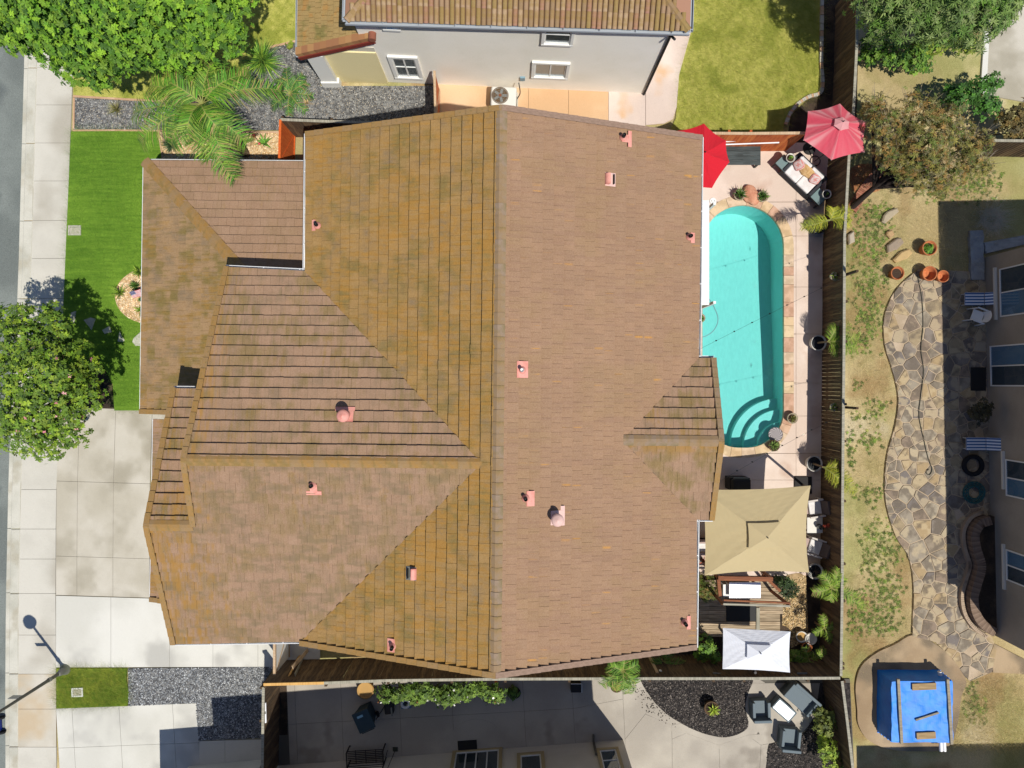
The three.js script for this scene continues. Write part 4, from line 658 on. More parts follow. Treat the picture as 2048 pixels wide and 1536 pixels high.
// ---------- north neighbour: stucco house with barrel tiles ----------
{
  const h = thing('stucco_house', 'pale stucco house with barrel tile roof and white framed windows', 'house', P(960, 150));
  const b0 = P(640, 158), b1 = P(1290, 187), u = b1.clone().sub(b0).normalize(), n = V(-u.z, 0, u.x), wall = plane(b0, n);   // n faces the pool house
  const wq = (s, t, y = 0) => b0.clone().addScaledVector(u, s).addScaledVector(n, t).setY(y), L = b0.distanceTo(b1), s0 = P(776, 165).sub(b0).dot(u);
  const EV = 5.45; wpart(h, 'wall', metric(prism([wq(s0 - 0.35, 0), wq(L, 0), wq(L, -8), wq(s0 - 0.35, -8)].map((q) => [q.x, q.z]), 0, EV - 0.12)), MT.stuccoGrey);
  opening(h, wall, [782, 113], [840, 153], { mull: [0.5], trim: 0.13, bars: [[0.52, 0, 1]], inner: [MT.dim, MT.dim] }); opening(h, wall, [1070, 124], [1130, 153], { mull: [0.5], trim: 0.11, inner: [MT.blind, MT.blind] }); opening(h, wall, [1091, 52], [1140, 86], { bars: [[0.55, 0, 1]], trim: 0.1, inner: MT.dim }); opening(h, wall, [766, 38], [796, 55], { trim: 0.1, inner: MT.blind });
  // recessed porch wall and white post at the left
  const cw = P(665, 163), pw = plane(P(690, 164), n); wpart(h, 'porch_wall', metric(prism([P(676, 164), P(776, 167), P(776, 120), P(676, 117)].map((q) => [q.x, q.z]), 0, 2.65)), MT.stuccoCream);
  wpart(h, 'porch_post', join([box(0.62, 2.2, 0.5, P(664, 162).x, 1.5, P(664, 160).z), box(0.74, 0.42, 0.62, P(665, 162).x, 0.21, P(665, 160).z)]), MT.white);
  wpart(h, 'porch_gable', metric(prism([P(663, 160), P(776, 165), P(776, 150), P(663, 146)].map((q) => [q.x, q.z]), 2.66, 3.0)), MT.stuccoPale);
  // main roof, barrel tiles one by one over the part in view
  const roof = sub(h, 'roof'), e0 = hit(690, 40, level(EV)), e1 = hit(1380, 61, level(EV)), ru = e1.clone().sub(e0).normalize(), up = V(ru.z, 0, -ru.x), SL = 0.36, vv = up.clone().setY(SL).normalize(), rn = vv.clone().cross(ru).negate(); if (rn.y < 0) rn.negate();
  const span = e0.distanceTo(e1), cols = Math.floor(span / 0.172);
  const bt = [[152, 124, 94], [162, 134, 104], [142, 116, 84], [156, 116, 94], [166, 140, 108], [146, 124, 80]].map((c, i) => mat(mottled(128, 0.7, c, mix3(c, [140, 112, 60], 0.6), { p: 5, g: 10, s: 420 + i }), 0.9));
  const q = new THREE.Quaternion().setFromRotationMatrix(new THREE.Matrix4().makeBasis(ru, rn, vv.clone().negate().multiplyScalar(-1).cross(V()).lengthSq() ? ru : vv));
  const M = new THREE.Matrix4().makeBasis(ru, vv.clone().cross(ru), vv); if (new THREE.Vector3().setFromMatrixColumn(M, 1).y < 0) M.makeBasis(ru.clone().negate(), vv.clone().cross(ru.clone().negate()), vv);
  const hipL = (row) => row * 0.5, baseAll = h.position;
  for (let row = 0; row < 4; row++) for (let k = 0; k < cols; k++) {
    const s = (k + 0.5) * span / cols; if (s < 0.1 + row * 0.46 || s > span - 0.1 - row * 0.46) continue;
    const o = shade(new THREE.Mesh(barrel, bt[Math.floor(rnd() * bt.length)])); o.name = 'barrel_tile'; const m2 = M.clone().multiply(new THREE.Matrix4().makeRotationX(0.035)); m2.setPosition(e0.clone().addScaledVector(ru, s).addScaledVector(vv, row * 0.5 - 0.04 + rr(-0.01, 0.01)).addScaledVector(rn, 0.035)); m2.decompose(o.position, o.quaternion, o.scale); o.position.sub(baseAll); roof.add(o);
  }
  { const c = (s, v, k = 0) => e0.clone().addScaledVector(ru, s).addScaledVector(vv, v).addScaledVector(rn, k), pts = [c(0, 0), c(span, 0), c(span - 4, 4.4), c(4, 4.4)], g = new THREE.BufferGeometry(); g.setAttribute('position', new THREE.BufferAttribute(new Float32Array([0, 1, 2, 0, 2, 3].flatMap((i) => pts[i].toArray())), 3)); g.computeVertexNormals(); wpart(roof, 'roof_deck', g, mat([120, 88, 66], 1, { side: THREE.DoubleSide }));
    caps(roof, c(0.05, 0, 0.03), c(2.6, 2.78, 0.03), bt, { wing: 0.13, drop: 0.08, pitch: 0.4, lift: 0.07, name: 'hip_cap' }); caps(roof, c(span - 0.05, 0, 0.03), c(span - 2.6, 2.78, 0.03), bt, { wing: 0.13, drop: 0.08, pitch: 0.4, lift: 0.07, name: 'hip_cap' });
    const side = (a, b, cc) => { const g2 = new THREE.BufferGeometry(); g2.setAttribute('position', new THREE.BufferAttribute(new Float32Array([a, b, cc].flatMap((p) => p.toArray())), 3)); g2.computeVertexNormals(); wpart(roof, 'hip_slope', g2, mat(mottled(256, 2, [150, 108, 84], [164, 124, 98], { p: 6, g: 12, s: 430 }), 0.9, { side: THREE.DoubleSide })); };
    side(c(0, 0, 0.01), c(4, 4.4, 0.01), e0.clone().addScaledVector(up, 8)); side(c(span, 0, 0.01), c(span - 4, 4.4, 0.01), e1.clone().addScaledVector(up, 8)); }
  gutter(h, e0.clone().setY(EV - 0.01), e1.clone().setY(EV - 0.01), n, MT.gutterGrey, 0.12); gutter(h, e0.clone().setY(EV - 0.02), e0.clone().addScaledVector(up, 6).setY(EV - 0.02), ru.clone().negate(), MT.gutterGrey, 0.1); gutter(h, e1.clone().setY(EV - 0.02), e1.clone().addScaledVector(up, 6).setY(EV - 0.02), ru, MT.gutterGrey, 0.1);
  wpart(h, 'fascia', beam(e0.clone().addScaledVector(n, 0.02).setY(EV - 0.21), e1.clone().addScaledVector(n, 0.02).setY(EV - 0.21), 0.06, 0.16), MT.redTrim);
  wpart(h, 'soffit', prism([e0, e1, e1.clone().addScaledVector(n, -0.9), e0.clone().addScaledVector(n, -0.9)].map((p) => [p.x, p.z]), EV - 0.26, EV - 0.22), MT.offWhite);
  // downpipe at the corner
  const dp = wq(L - 0.05, 0.06); wpart(h, 'downpipe', join([rod(V(dp.x, 0.05, dp.z), V(dp.x, EV - 0.5, dp.z), 0.045), rod(V(dp.x, EV - 0.5, dp.z), V(dp.x + 0.05, EV - 0.15, dp.z + 0.3), 0.045)]), MT.dark);
  // lower wing roof with flat tiles sloping to the street
  const wing = sub(h, 'porch_roof'), at = makeAtlas(9, 512), ZL = 2.75, l0 = hit(597, 112, level(ZL)), l1 = hit(599, -60, level(ZL)), dU = l1.clone().sub(l0).normalize(), eX = V(-dU.z, 0, dU.x); if (eX.x < 0) eX.negate();
  const LP = plane(l0, UP.clone().addScaledVector(eX, -0.4)), t0 = hit(748, 78, LP), t1 = l1.clone().addScaledVector(eX, 3.2).setY(l1.y + 1.28);
  const pw2 = (a, b) => { let k = mix3([146, 122, 74], [162, 136, 90], fbm(a / 9, b / 9, 9, 4, 440)); k = mix3(k, [112, 104, 54], sst(0.5, 0.75, fbm(a / 9, b / 9, 18, 3, 441)) * 0.8); k = mix3(k, [164, 116, 56], sst(0.55, 0.8, fbm(a / 9, b / 9, 30, 3, 442)) * 0.6); const z = (grain() - 0.5) * 18; return [k[0] + z, k[1] + z, k[2] + z]; };
  const s = slope(at, [l0, t0, t1, l1], { w: 0.19, e: 0.27, paint: pw2, seed: 44, n0: LP.n.clone(), lift: 0.075, gap: 0.014 }); finishRoof(wing, at, [s], 'roof_tile', 300, (p) => p.z > P(0, -10).z);
  const rk = [[160, 116, 74], [166, 124, 80], [154, 108, 70], [150, 104, 70]].map((c) => mat(c, 0.9)); rake(wing, l0.clone().addScaledVector(LP.n, 0.02), t0.clone().addScaledVector(LP.n, 0.02), n, rk, { pitch: 0.28, w: 0.24 });
  wpart(wing, 'ridge_end', rod(t0.clone().addScaledVector(LP.n, 0.12).addScaledVector(n, 0.1), t0.clone().addScaledVector(LP.n, 0.12).addScaledVector(n, -0.45), 0.14, 12), mat([136, 82, 62], 0.9));
  wpart(wing, 'rake_board', beam(l0.clone().addScaledVector(n, 0.05).setY(l0.y - 0.12), t0.clone().addScaledVector(n, 0.05).setY(t0.y - 0.12), 0.04, 0.18), MT.redTrim);
  gutter(h, l0, l1, eX.clone().negate(), MT.gutterGrey, 0.12);
  wpart(h, 'porch_side_wall', prism([P(663, 150), P(676, 150), P(676, -60), P(663, -60)].map((p) => [p.x, p.z]), 0, 2.7), MT.stuccoPale);
}
// air conditioner beside it
{
  const c = P(1001, 207), g = thing('air_conditioner', 'white square outdoor air conditioner unit with round fan grille', 'air conditioner', c, -0.04);
  part(g, 'case', rbox(1.02, 0.78, 0.8, 0.09, 0.14, 0.42, 0.02), MT.acCase); part(g, 'fan_well', lathe([[0.3, 0.78], [0.31, 0.818], [0.335, 0.822], [0.335, 0.8]], 28), MT.potBrown); part(g, 'well_floor', cyl(0.3, 0.3, 0.004, 28, 0, 0.812, 0), MT.potBrown);
  for (let k = 0; k < 5; k++) part(g, 'fan_blade', box(0.24, 0.006, 0.1, 0.14, 0.824, 0).rotateX(0).rotateY(k * 1.2566), MT.steel);
  const ring = []; for (let k = 0; k < 3; k++) ring.push(new THREE.TorusGeometry(0.1 + k * 0.09, 0.006, 4, 28).rotateX(Math.PI / 2).translate(0, 0.836, 0)); for (let k = 0; k < 8; k++) ring.push(box(0.3, 0.006, 0.008, 0.15, 0.836, 0).rotateY(k * 0.785)); part(g, 'grille', join(ring), MT.galv); part(g, 'hub', cyl(0.06, 0.06, 0.03, 14, 0, 0.82, 0), MT.brownWood);
  part(g, 'base_pad', box(1.15, 0.06, 0.95, 0.14, 0.03, 0.02), MT.concreteOld); part(g, 'service_panel', box(0.03, 0.36, 0.3, 0.66, 0.5, 0.1), MT.galv); part(g, 'conduit', tube([V(0.66, 0.5, 0), V(0.78, 0.7, -0.15), V(0.72, 1.0, -0.45)], 0.02, 14), MT.dark);
  const d = P(1045, 158, 0.9), e = solo('disconnect_box', rbox(0.2, 0.28, 0.14, 0.01, P(1045, 158, 0.9).x, 0.95, P(1045, 173).z + 0.06), mat([120, 150, 164], 0.5), 'small blue grey electric box on the pale stucco wall', 'electric box');
}
// ---------- south neighbour: wall with door and windows at the lower edge ----------
{
  const a = P(560, 1531), b = P(1246, 1479), u = b.clone().sub(a).normalize(), n = V(u.z, 0, -u.x), wall = plane(a, n), h = thing('south_house', 'cream stucco house with white sliding door and windows facing the patio', 'house', P(900, 1510));
  const a0 = a.clone().addScaledVector(u, -0.6), q = [a0, b, b.clone().addScaledVector(n, -9), a0.clone().addScaledVector(n, -9)].map((p) => [p.x, p.z]); wpart(h, 'wall', metric(prism(q, 0, 5.7)), MT.stuccoPale);
  opening(h, wall, [912, 1507], [996, 1560], { name: 'sliding_door', trim: 0.14, tm: MT.trimTan, mull: [0.27, 0.52, 0.76], inner: [MT.dim, MT.dim], depth: 0.07 }); opening(h, wall, [1041, 1513], [1085, 1556], { trim: 0.14, tm: MT.trimTan, inner: MT.dim, depth: 0.07 }); opening(h, wall, [1199, 1503], [1246, 1552], { trim: 0.12, tm: MT.trimTan, bars: [[0.4, 0, 1]], inner: [MT.dim], depth: 0.07 });
  wpart(h, 'eave', prism([a0.clone().addScaledVector(n, 0.5).addScaledVector(u, -0.4), b.clone().addScaledVector(n, 0.5).addScaledVector(u, 0.45), b.clone().addScaledVector(n, -9.4).addScaledVector(u, 0.45), a0.clone().addScaledVector(n, -9.4).addScaledVector(u, -0.4)].map((p) => [p.x, p.z]), 5.7, 5.9), MT.offWhite);
  const dp = hit(1186, 1482, wall); wpart(h, 'downpipe', join([box(0.08, 1.0, 0.08, dp.x, 0.6, dp.z - 0.06), box(0.08, 0.08, 0.3, dp.x, 0.14, dp.z - 0.2)]), MT.pole);
  solo('doormat', rbox(0.78, 0.03, 0.52, 0.008, P(935, 1493).x, 0.022, P(935, 1493).z, 0.07), MT.black, 'black doormat outside the white sliding door', 'doormat');
  const st = []; for (let k = 0; k <= 24; k++) { const t = Math.PI + k / 24 * Math.PI; st.push([953 + 62 * Math.cos(t), 1502 + 64 * Math.sin(t) * 1]); } ground('door_step', prism(xz([...st, [1015, 1508], [892, 1514]]), -0.02, 0.014), MT.patio, 'half round concrete landing at the sliding door', 'landing');
  // street-side roof of this house, out of the frame: it shades the neighbouring driveway
  const c = thing('garage_wing', 'low garage wing whose roof shades the neighbouring driveway', 'house wing', P(440, 1640)); wpart(c, 'wall', prism(xz([[378, 1532], [530, 1518], [540, 1900], [384, 1900]]), 0, 2.6), MT.stuccoPale); wpart(c, 'roof_slab', prism(xz([[366, 1522], [535, 1508], [545, 1910], [372, 1910]]), 2.6, 3.2), MT.potBrown);
}
// ---------- east neighbour: tan house ----------
{
  const a = P(1969, 515), b = P(1984, 1268), u = b.clone().sub(a).normalize(), n = V(-u.z, 0, u.x); if (n.x > 0) n.negate(); const wall = plane(a, n), h = thing('tan_house', 'tan stucco house with white framed windows facing the flagstone patio', 'house', P(1990, 900));
  const q = [a, b, b.clone().addScaledVector(n, -10), a.clone().addScaledVector(n, -10)].map((p) => [p.x, p.z]); wpart(h, 'wall', metric(prism(q, 0, 5.35)), MT.stuccoTan);
  const e = (p, s, k) => p.clone().addScaledVector(n, k).addScaledVector(u, s); wpart(h, 'eave', prism([e(a, -0.1, 0.2), e(b, 0.1, 0.2), e(b, 0.1, -10), e(a, -0.1, -10)].map((p) => [p.x, p.z]), 5.35, 5.5), MT.offWhite);
  const W = (p, r, m, inn, nm = 'window') => opening(h, wall, p, r, { name: nm, trim: 0, mull: m, inner: inn, depth: 0.06 });
  const dk = MT.dimLight, bl = MT.blindBlue; W([2000, 538], [2062, 626], [0.5], [dk, bl]); W([1981, 692], [2075, 773], [0.5], [bl, dk], 'sliding_door'); W([2012, 918], [2070, 1004], [0.5], [dk, bl]); W([2013, 1098], [2070, 1182], [0.5], [bl, dk]);
  for (const [px, y0, y1] of [[1992, 535, 640], [2008, 902, 978], [2009, 1088, 1178]]) { const p = hit(px, y0, wall), r = hit(px, y1, wall); wpart(h, 'sill', beam(p.clone().addScaledVector(n, 0.05), r.clone().setY(p.y).addScaledVector(n, 0.05), 0.1, 0.09), MT.stuccoPale); }
  solo('dark_doormat', rbox(0.62, 0.03, 0.95, 0.01, P(1955, 758).x, 0.055, P(1955, 758).z), MT.black, 'black doormat below the tan house sliding door', 'doormat');
  const hb = hit(2016, 1286, plane(b, UP.clone().setY(0).add(u))); solo('hose_bib', rbox(0.14, 0.1, 0.1, 0.02, b.x + 0.35, 0.55, b.z + 0.06), mat([70, 92, 120], 0.5), 'small blue tap box at the tan house corner', 'tap');
}
// house behind the east yard, below the frame: its eave shades the strip beyond the blue tarp
{ const h = thing('rear_house', 'house behind the blue tarp whose eave shades the yard edge', 'house', V(23, 0, 20)); wpart(h, 'wall', prism([[16.0, 17.3], [33, 17.0], [33, 26], [16.2, 26]], 0, 5.2), MT.stuccoTan); wpart(h, 'eave', prism([[15.7, 16.95], [33.4, 16.65], [33.4, 26.4], [15.9, 26.4]], 5.2, 5.4), MT.offWhite); }
// curved brick planter against the tan house
{
  const g = thing('brick_planter', 'curved brick planter wall with pale cap against the tan house', 'planter', P(1935, 1140));
  const mid = smooth([[1966, 1032], [1945, 1040], [1932, 1062], [1934, 1092], [1944, 1128], [1936, 1160], [1929, 1190], [1934, 1222], [1950, 1246], [1974, 1262]], 8, false), Lp = mid.map(([x, y]) => P(x, y));
  for (let i = 0; i < Lp.length - 1; i++) { const p = Lp[i], q = Lp[i + 1], d = q.clone().sub(p).normalize(), nn = V(d.z, 0, -d.x), m = p.clone().lerp(q, 0.5), L = p.distanceTo(q), ry = Math.atan2(-d.z, d.x); for (let k = 0; k < 2; k++) wpart(g, 'brick', box(L * 0.9, 0.4, 0.1, m.x, 0.2, m.z, ry).translate(nn.x * 0.12 * (k ? 1 : -0.2), 0.01 * k, nn.z * 0.12 * (k ? 1 : -0.2)), MT.brick[(i + k) % 3]); wpart(g, 'cap_brick', box(L * 0.93, 0.06, 0.34, m.x, 0.44, m.z, ry).translate(nn.x * 0.1, 0, nn.z * 0.1), MT.brick[(i * 7) % 3]); }
  wpart(g, 'front_footing', join(Lp.slice(0, -1).map((p, i) => { const q = Lp[i + 1], d = q.clone().sub(p).normalize(), m = p.clone().lerp(q, 0.5); const nn = V(-d.z, 0, d.x); if (nn.x > 0) nn.negate(); return box(p.distanceTo(q) + 0.02, 0.2, 0.14, m.x + nn.x * 0.2, 0.1, m.z + nn.z * 0.2, Math.atan2(-d.z, d.x)); })), MT.capStone);
  wpart(g, 'soil', prism(xz([...mid, [1985, 1262], [1980, 1030]]), 0, 0.3), MT.soil);
}
// ---------- fences: boards, rails and posts one by one ----------
function fence(name, label, px, top, { mats = MT.boards, rail = MT.rail, bw = 0.15, gap = 0.003, caps: cp = 0.1, base = 0.02, postEvery = 2.4, tilt = 0.01, limit = 295, seed = 3, side = 1, railM = null } = {}) {
  const r = rngOf(seed), pts = px.map(([a, b]) => P(a, b, top)), g = thing(name, label, 'fence', pts[0].clone().setY(0)); let n = 0;
  const geo = metric(box(bw - gap, top - base, 0.022, 0, (top + base) / 2, 0));
  let len = 0; for (let i = 0; i < pts.length - 1; i++) len += pts[i].distanceTo(pts[i + 1]); const step = Math.max(bw, len / limit), gg = step > bw * 1.02 ? metric(box(step - gap, top - base, 0.022, 0, (top + base) / 2, 0)) : geo;
  for (let i = 0; i < pts.length - 1; i++) {
    const a = pts[i], b = pts[i + 1], d = b.clone().sub(a), L = d.length(), k = Math.floor(L / step); d.normalize(); const nn = V(-d.z, 0, d.x).multiplyScalar(side), ry = Math.atan2(-d.z, d.x);
    for (let j = 0; j < k; j++) {
      const o = shade(new THREE.Mesh(gg, mats[Math.floor(r() * mats.length)])); o.name = 'board'; o.position.copy(a).addScaledVector(d, (j + 0.5) * L / k).addScaledVector(nn, 0.02 + rr(0, 0.008, r)).setY(0).sub(g.position); o.rotation.set(0, ry, rr(-tilt, tilt, r) * 0.2); o.scale.y = 1 - rr(0, 0.025, r); g.add(o); n++;
    }
    wpart(g, 'cap_rail', metric(beam(a.clone().setY(top), b.clone().setY(top), cp, 0.035), Math.abs(d.x) < 0.7), Array.isArray(rail) ? rail[i % rail.length] : rail);
    for (const y of [0.35, top - 0.25]) wpart(g, 'rail', metric(beam(a.clone().addScaledVector(nn, -0.04).setY(y), b.clone().addScaledVector(nn, -0.04).setY(y), 0.05, 0.09), Math.abs(d.x) < 0.7), railM || mats[0]);
    for (let s = 0; s < L; s += postEvery) { const p = a.clone().addScaledVector(d, Math.min(s + 0.05, L - 0.05)).addScaledVector(nn, -0.1); wpart(g, 'post', box(0.09, top - 0.02, 0.09, p.x, (top - 0.02) / 2, p.z, ry), mats[1 % mats.length]); }
  }
  return g;
}
fence('board_fence', 'weathered brown board fence behind the swimming pool with grey cap rail', [[1703, 268], [1698, 312], [1689, 474], [1688, 680], [1686, 880], [1685, 1000], [1684, 1200], [1682, 1335], [1682, 1352]], 1.85, { seed: 4, side: 1 });
fence('lawn_fence', 'brown board fence beside the yellowish back lawn', [[1716, -40], [1713, 100], [1708, 200], [1704, 262]], 1.85, { seed: 5, side: 1 });
fence('corner_fence', 'dark board fence beside the rattan garden set', [[1684, 1362], [1694, 1440], [1710, 1575]], 1.9, { seed: 6, side: 1 });
fence('long_fence', 'tall brown board fence between the lichen roof house and the grey patio', [[527, 1369], [648, 1366], [773, 1361], [1008, 1358], [1297, 1357], [1486, 1357], [1680, 1356]], 2.3, { seed: 7, side: -1, rail: [MT.railNew, MT.rail, MT.rail, MT.rail, MT.rail, MT.rail] });
fence('gate_fence', 'dark board fence return beside the grey patio with a pale cap', [[527, 1374], [526, 1440], [524, 1580]], 1.85, { seed: 8, side: -1 });
fence('side_fence', 'grey capped fence between gravel bed and lichen roof house', [[561, 239], [660, 243], [780, 246], [900, 250]], 1.85, { seed: 9, side: 1 });
fence('redwood_fence', 'orange redwood board fence above the red umbrella', [[1330, 266], [1500, 267], [1612, 266]], 2.0, { seed: 10, side: 1, mats: MT.redwood, rail: MT.railTan, cp: 0.12, railM: MT.railTan });
fence('far_fence', 'dark slatted fence behind the dry tree', [[1985, 281], [2070, 282], [2150, 284]], 1.8, { seed: 11, side: 1, bw: 0.16, gap: 0.04 });
// gates
function gate(name, label, a, b, top, boards, m, frame, seed, out, faceTurn = false) {
  const A = P(...a, top), B = P(...b, top), g = thing(name, label, 'gate', A.clone().setY(0)), d = B.clone().sub(A), L = d.length(), r = rngOf(seed), ms = Array.isArray(m) ? m : [m]; d.normalize(); const ry = Math.atan2(-d.z, d.x), nn = V(-d.z, 0, d.x).multiplyScalar(out);
  for (let k = 0; k < boards; k++) { const p = A.clone().addScaledVector(d, (k + 0.5) * L / boards); wpart(g, 'board', metric(box(L / boards - 0.008, top - 0.06, 0.02, p.x, (top + 0.06) / 2, p.z, ry)), ms[Math.floor(r() * ms.length)]); }
  const o = (p, y) => p.clone().addScaledVector(nn, 0.024).setY(y); wpart(g, 'gate_frame', join([beam(o(A, top - 0.05), o(B, top - 0.05), 0.03, 0.1), beam(o(A, 0.12), o(B, 0.12), 0.03, 0.1), beam(o(A, 0.2), o(B, top - 0.12), 0.02, 0.06)]), frame);
  wpart(g, 'cap_rail', beam(A.clone().setY(top + 0.02), B.clone().setY(top + 0.02), 0.09, 0.035), frame); return g;
}
gate('side_gate', 'orange stained wooden gate beside the pebble bed', [561, 240], [559, 318], 1.85, 5, MT.orangeGate, MT.orangeGate, 21, -1);
gate('narrow_gate', 'narrow orange board gate across the neighbouring side path', [869, 142], [871, 232], 1.85, 8, MT.redwood, MT.railTan, 22, -1);
gate('white_gate', 'white panel gate at the garage side with tan post', [549, 1282], [549, 1349], 1.85, 4, MT.white, MT.railTan, 23, -1);
// boards leaning in the corner, pipes on the redwood fence
[[[585, 1335], [616, 1300]], [[590, 1350], [606, 1318]], [[578, 1352], [598, 1312]], [[566, 1358], [572, 1334]]].forEach(([a, b], i) => { const A = P(...b, 0.03), B = P(...a, 1.7); solo('leaning_board', metric(beam(A, B, i === 3 ? 0.09 : 0.14, 0.025), true), [MT.railTan, MT.rail, MT.railNew, MT.redwood[0]][i], ['tan board leaning on the tall fence', 'grey board leaning on the tall fence', 'yellowish board leaning on the tall fence', 'rusty orange board leaning beside the white gate'][i], 'board', 'boards leaning in the fence corner'); });
[[[1450, 283], [1560, 276]], [[1450, 289], [1558, 285]]].forEach(([a, b], i) => solo('white_pipe', rod(P(...a, 1.2), P(...b, 1.2), 0.03, 8), MT.pipeWhite, ['upper white plastic pipe hung on the redwood fence', 'lower white plastic pipe hung on the redwood fence'][i], 'pipe', 'pipes on the redwood fence'));
// ---------- foliage ----------
const leafStar = (n, w, droop, seed) => { const r = rngOf(seed), pos = []; for (let k = 0; k < n; k++) { const a = k / n * 6.283 + rr(-0.3, 0.3, r), L = rr(0.7, 1.1, r), ww = w * rr(0.8, 1.2, r), up = rr(-0.1, 0.35, r), c = Math.cos(a), s = Math.sin(a); const tip = [c * L, up - droop * L, s * L], m1 = [c * L * 0.5 - s * ww, up * 0.7, s * L * 0.5 + c * ww], m2 = [c * L * 0.5 + s * ww, up * 0.7, s * L * 0.5 - c * ww]; pos.push(0, 0, 0, ...m2, ...tip, 0, 0, 0, ...tip, ...m1); } const g = new THREE.BufferGeometry(); g.setAttribute('position', new THREE.BufferAttribute(new Float32Array(pos), 3)); g.computeVertexNormals(); return flat(g); };
const STAR = leafStar(6, 0.27, 0.2, 1), STARN = leafStar(8, 0.11, 0.15, 2), STARS = leafStar(5, 0.26, 0.1, 3);
// a crown: leaf clusters spread through the shells of several lobes
function crown(parent, name, lobes, per, size, cols, { geo = STAR, seed = 1, fill = 0.35, low = -0.5, m = MT.leaf, clump = 0 } = {}) {
  const r = rngOf(seed), list = [], base = V(); for (let o = parent; o && o !== scene; o = o.parent) base.add(o.position);
  for (const [c, rad, k = 1] of lobes) {
    const R = rad.isVector3 ? rad : V(rad, rad * 0.75, rad), n = Math.round(per * R.x * R.z * k), ph = [r() * 6, r() * 6, r() * 6];
    for (let i = 0; i < n; i++) {
      let d; do d = V(rr(-1, 1, r), rr(-1, 1, r), rr(-1, 1, r)); while (d.lengthSq() > 1 || d.lengthSq() < 0.01); d.normalize(); if (d.y < low) d.y = -d.y;
      const bump = 1 + 0.16 * Math.sin(d.x * 5 + ph[0]) * Math.sin(d.z * 5 + ph[1]) + 0.1 * Math.sin(d.y * 9 + ph[2] + d.x * 7), deep = r() < fill, t = (deep ? rr(0.35, 0.85, r) : rr(0.86, 1.04, r)) * bump;
      const p = c.clone().add(V(d.x * R.x * t, d.y * R.y * t, d.z * R.z * t)), q = new THREE.Quaternion().setFromUnitVectors(UP, d.clone().lerp(UP, 0.35).add(V(rr(-0.5, 0.5, r), 0, rr(-0.5, 0.5, r))).normalize()).multiply(eul(0, r() * 6.28, 0)), cc = cols[Math.floor(r() * cols.length)], kk = rr(0.82, 1.16, r);
      list.push({ p: p.sub(base), q, s: size * rr(0.65, 1.3, r), c: cc.map((x) => x * kk) });
    }
  }
  return copies(parent, name, geo, m, list);
}
function branches(parent, from, tips, m, r0 = 0.14, r1 = 0.03, name = 'limb') {
  const g = tips.map((t, i) => { const mid = from.clone().lerp(t, 0.5).add(V(rr(-0.2, 0.2), 0.3, rr(-0.2, 0.2))); return join([rod(from, mid, r0 * 0.6, 7, (r0 * 0.6 + r1) / 2), rod(mid, t, (r0 * 0.6 + r1) / 2, 6, r1)]); });
  for (const q of g) wpart(parent, name, q, m);
}
function tree(name, label, base, top, lobes, per, size, cols, o = {}) {
  const g = thing(name, label, o.cat || 'tree', base, 0, o.group), t = o.trunk ?? 0.16, fork = base.clone().lerp(top, 0.5);
  wpart(g, 'trunk', rod(base.clone().setY(base.y - 0.05), fork, t, 10, t * 0.7), o.bark || MT.bark);
  branches(g, fork, lobes.filter((_, i) => i % (o.skip || 1) === 0).map(([c]) => c.clone().setY(c.y - 0.2)), o.bark || MT.bark, t, 0.03);
  crown(g, 'crown', lobes, per, size, cols, o); return g;
}
const LP = (px, py, y, r, k, ry) => [P(px, py, y), V(r, ry ?? r * 0.75, r), k];
const bright = [[112, 154, 26], [90, 134, 20], [134, 172, 38], [64, 104, 14], [100, 144, 26], [122, 160, 32]];
tree('shade_tree', 'large bright green leafy tree over the sidewalk and front lawn', P(330, 130), P(290, 60, 5), [LP(60, 30, 5.2, 1.5), LP(130, 60, 5.2, 1.35), LP(195, 105, 4.9, 1.2), LP(215, 55, 5.6, 1.5), LP(300, 55, 6.0, 1.35), LP(365, 85, 5.6, 1.1), LP(420, 50, 5.6, 1.3), LP(448, 60, 5.2, 0.7), LP(462, 15, 5.4, 0.8), LP(380, -10, 6.4, 1.6), LP(250, -20, 6.7, 1.9), LP(120, -20, 6.2, 1.8), LP(30, -30, 5.4, 1.7), LP(150, 128, 4.4, 0.8), LP(92, 88, 4.5, 0.7), LP(28, 62, 4.8, 0.75), LP(10, -10, 5, 1.2), LP(190, 158, 4.0, 0.4), LP(115, 122, 4.0, 0.22), LP(330, 100, 5.1, 0.7), LP(470, -40, 5.4, 1.0)].map(([c, R]) => [c, R.multiplyScalar(0.9)]), 400, 0.15, bright, { seed: 31, fill: 0.2, trunk: 0.22 });
const myrtle = [[104, 138, 22], [126, 154, 28], [80, 112, 16], [138, 162, 36], [94, 126, 20]];
{ const lobes = [LP(95, 750, 4.2, 1.25), LP(45, 690, 3.9, 0.9), LP(70, 820, 3.9, 1.15), LP(150, 720, 3.5, 0.75), LP(165, 790, 3.4, 0.75), LP(130, 850, 3.5, 0.85), LP(35, 860, 3.5, 0.9), LP(10, 760, 3.8, 1.1), LP(110, 660, 3.5, 0.7), LP(105, 622, 3.2, 0.35), LP(95, 885, 3.2, 0.7), LP(5, 640, 3.4, 0.55), LP(180, 745, 3.0, 0.5), LP(60, 640, 3.5, 0.7)];
  const g = tree('flowering_tree', 'green street tree with pink blossoms beside the driveway', P(196, 772), P(100, 760, 3.6), lobes, 420, 0.13, myrtle, { seed: 32, geo: STARS, fill: 0.3, trunk: 0.12 });
  crown(g, 'blossom', lobes.filter((_, i) => i < 8), 5, 0.08, [[206, 128, 138], [220, 160, 160], [196, 110, 128]], { geo: STARS, seed: 33, fill: 0, low: 0.1 }); }
const olive1 = [[106, 132, 58], [126, 148, 74], [86, 114, 44], [142, 158, 92], [98, 136, 42]];
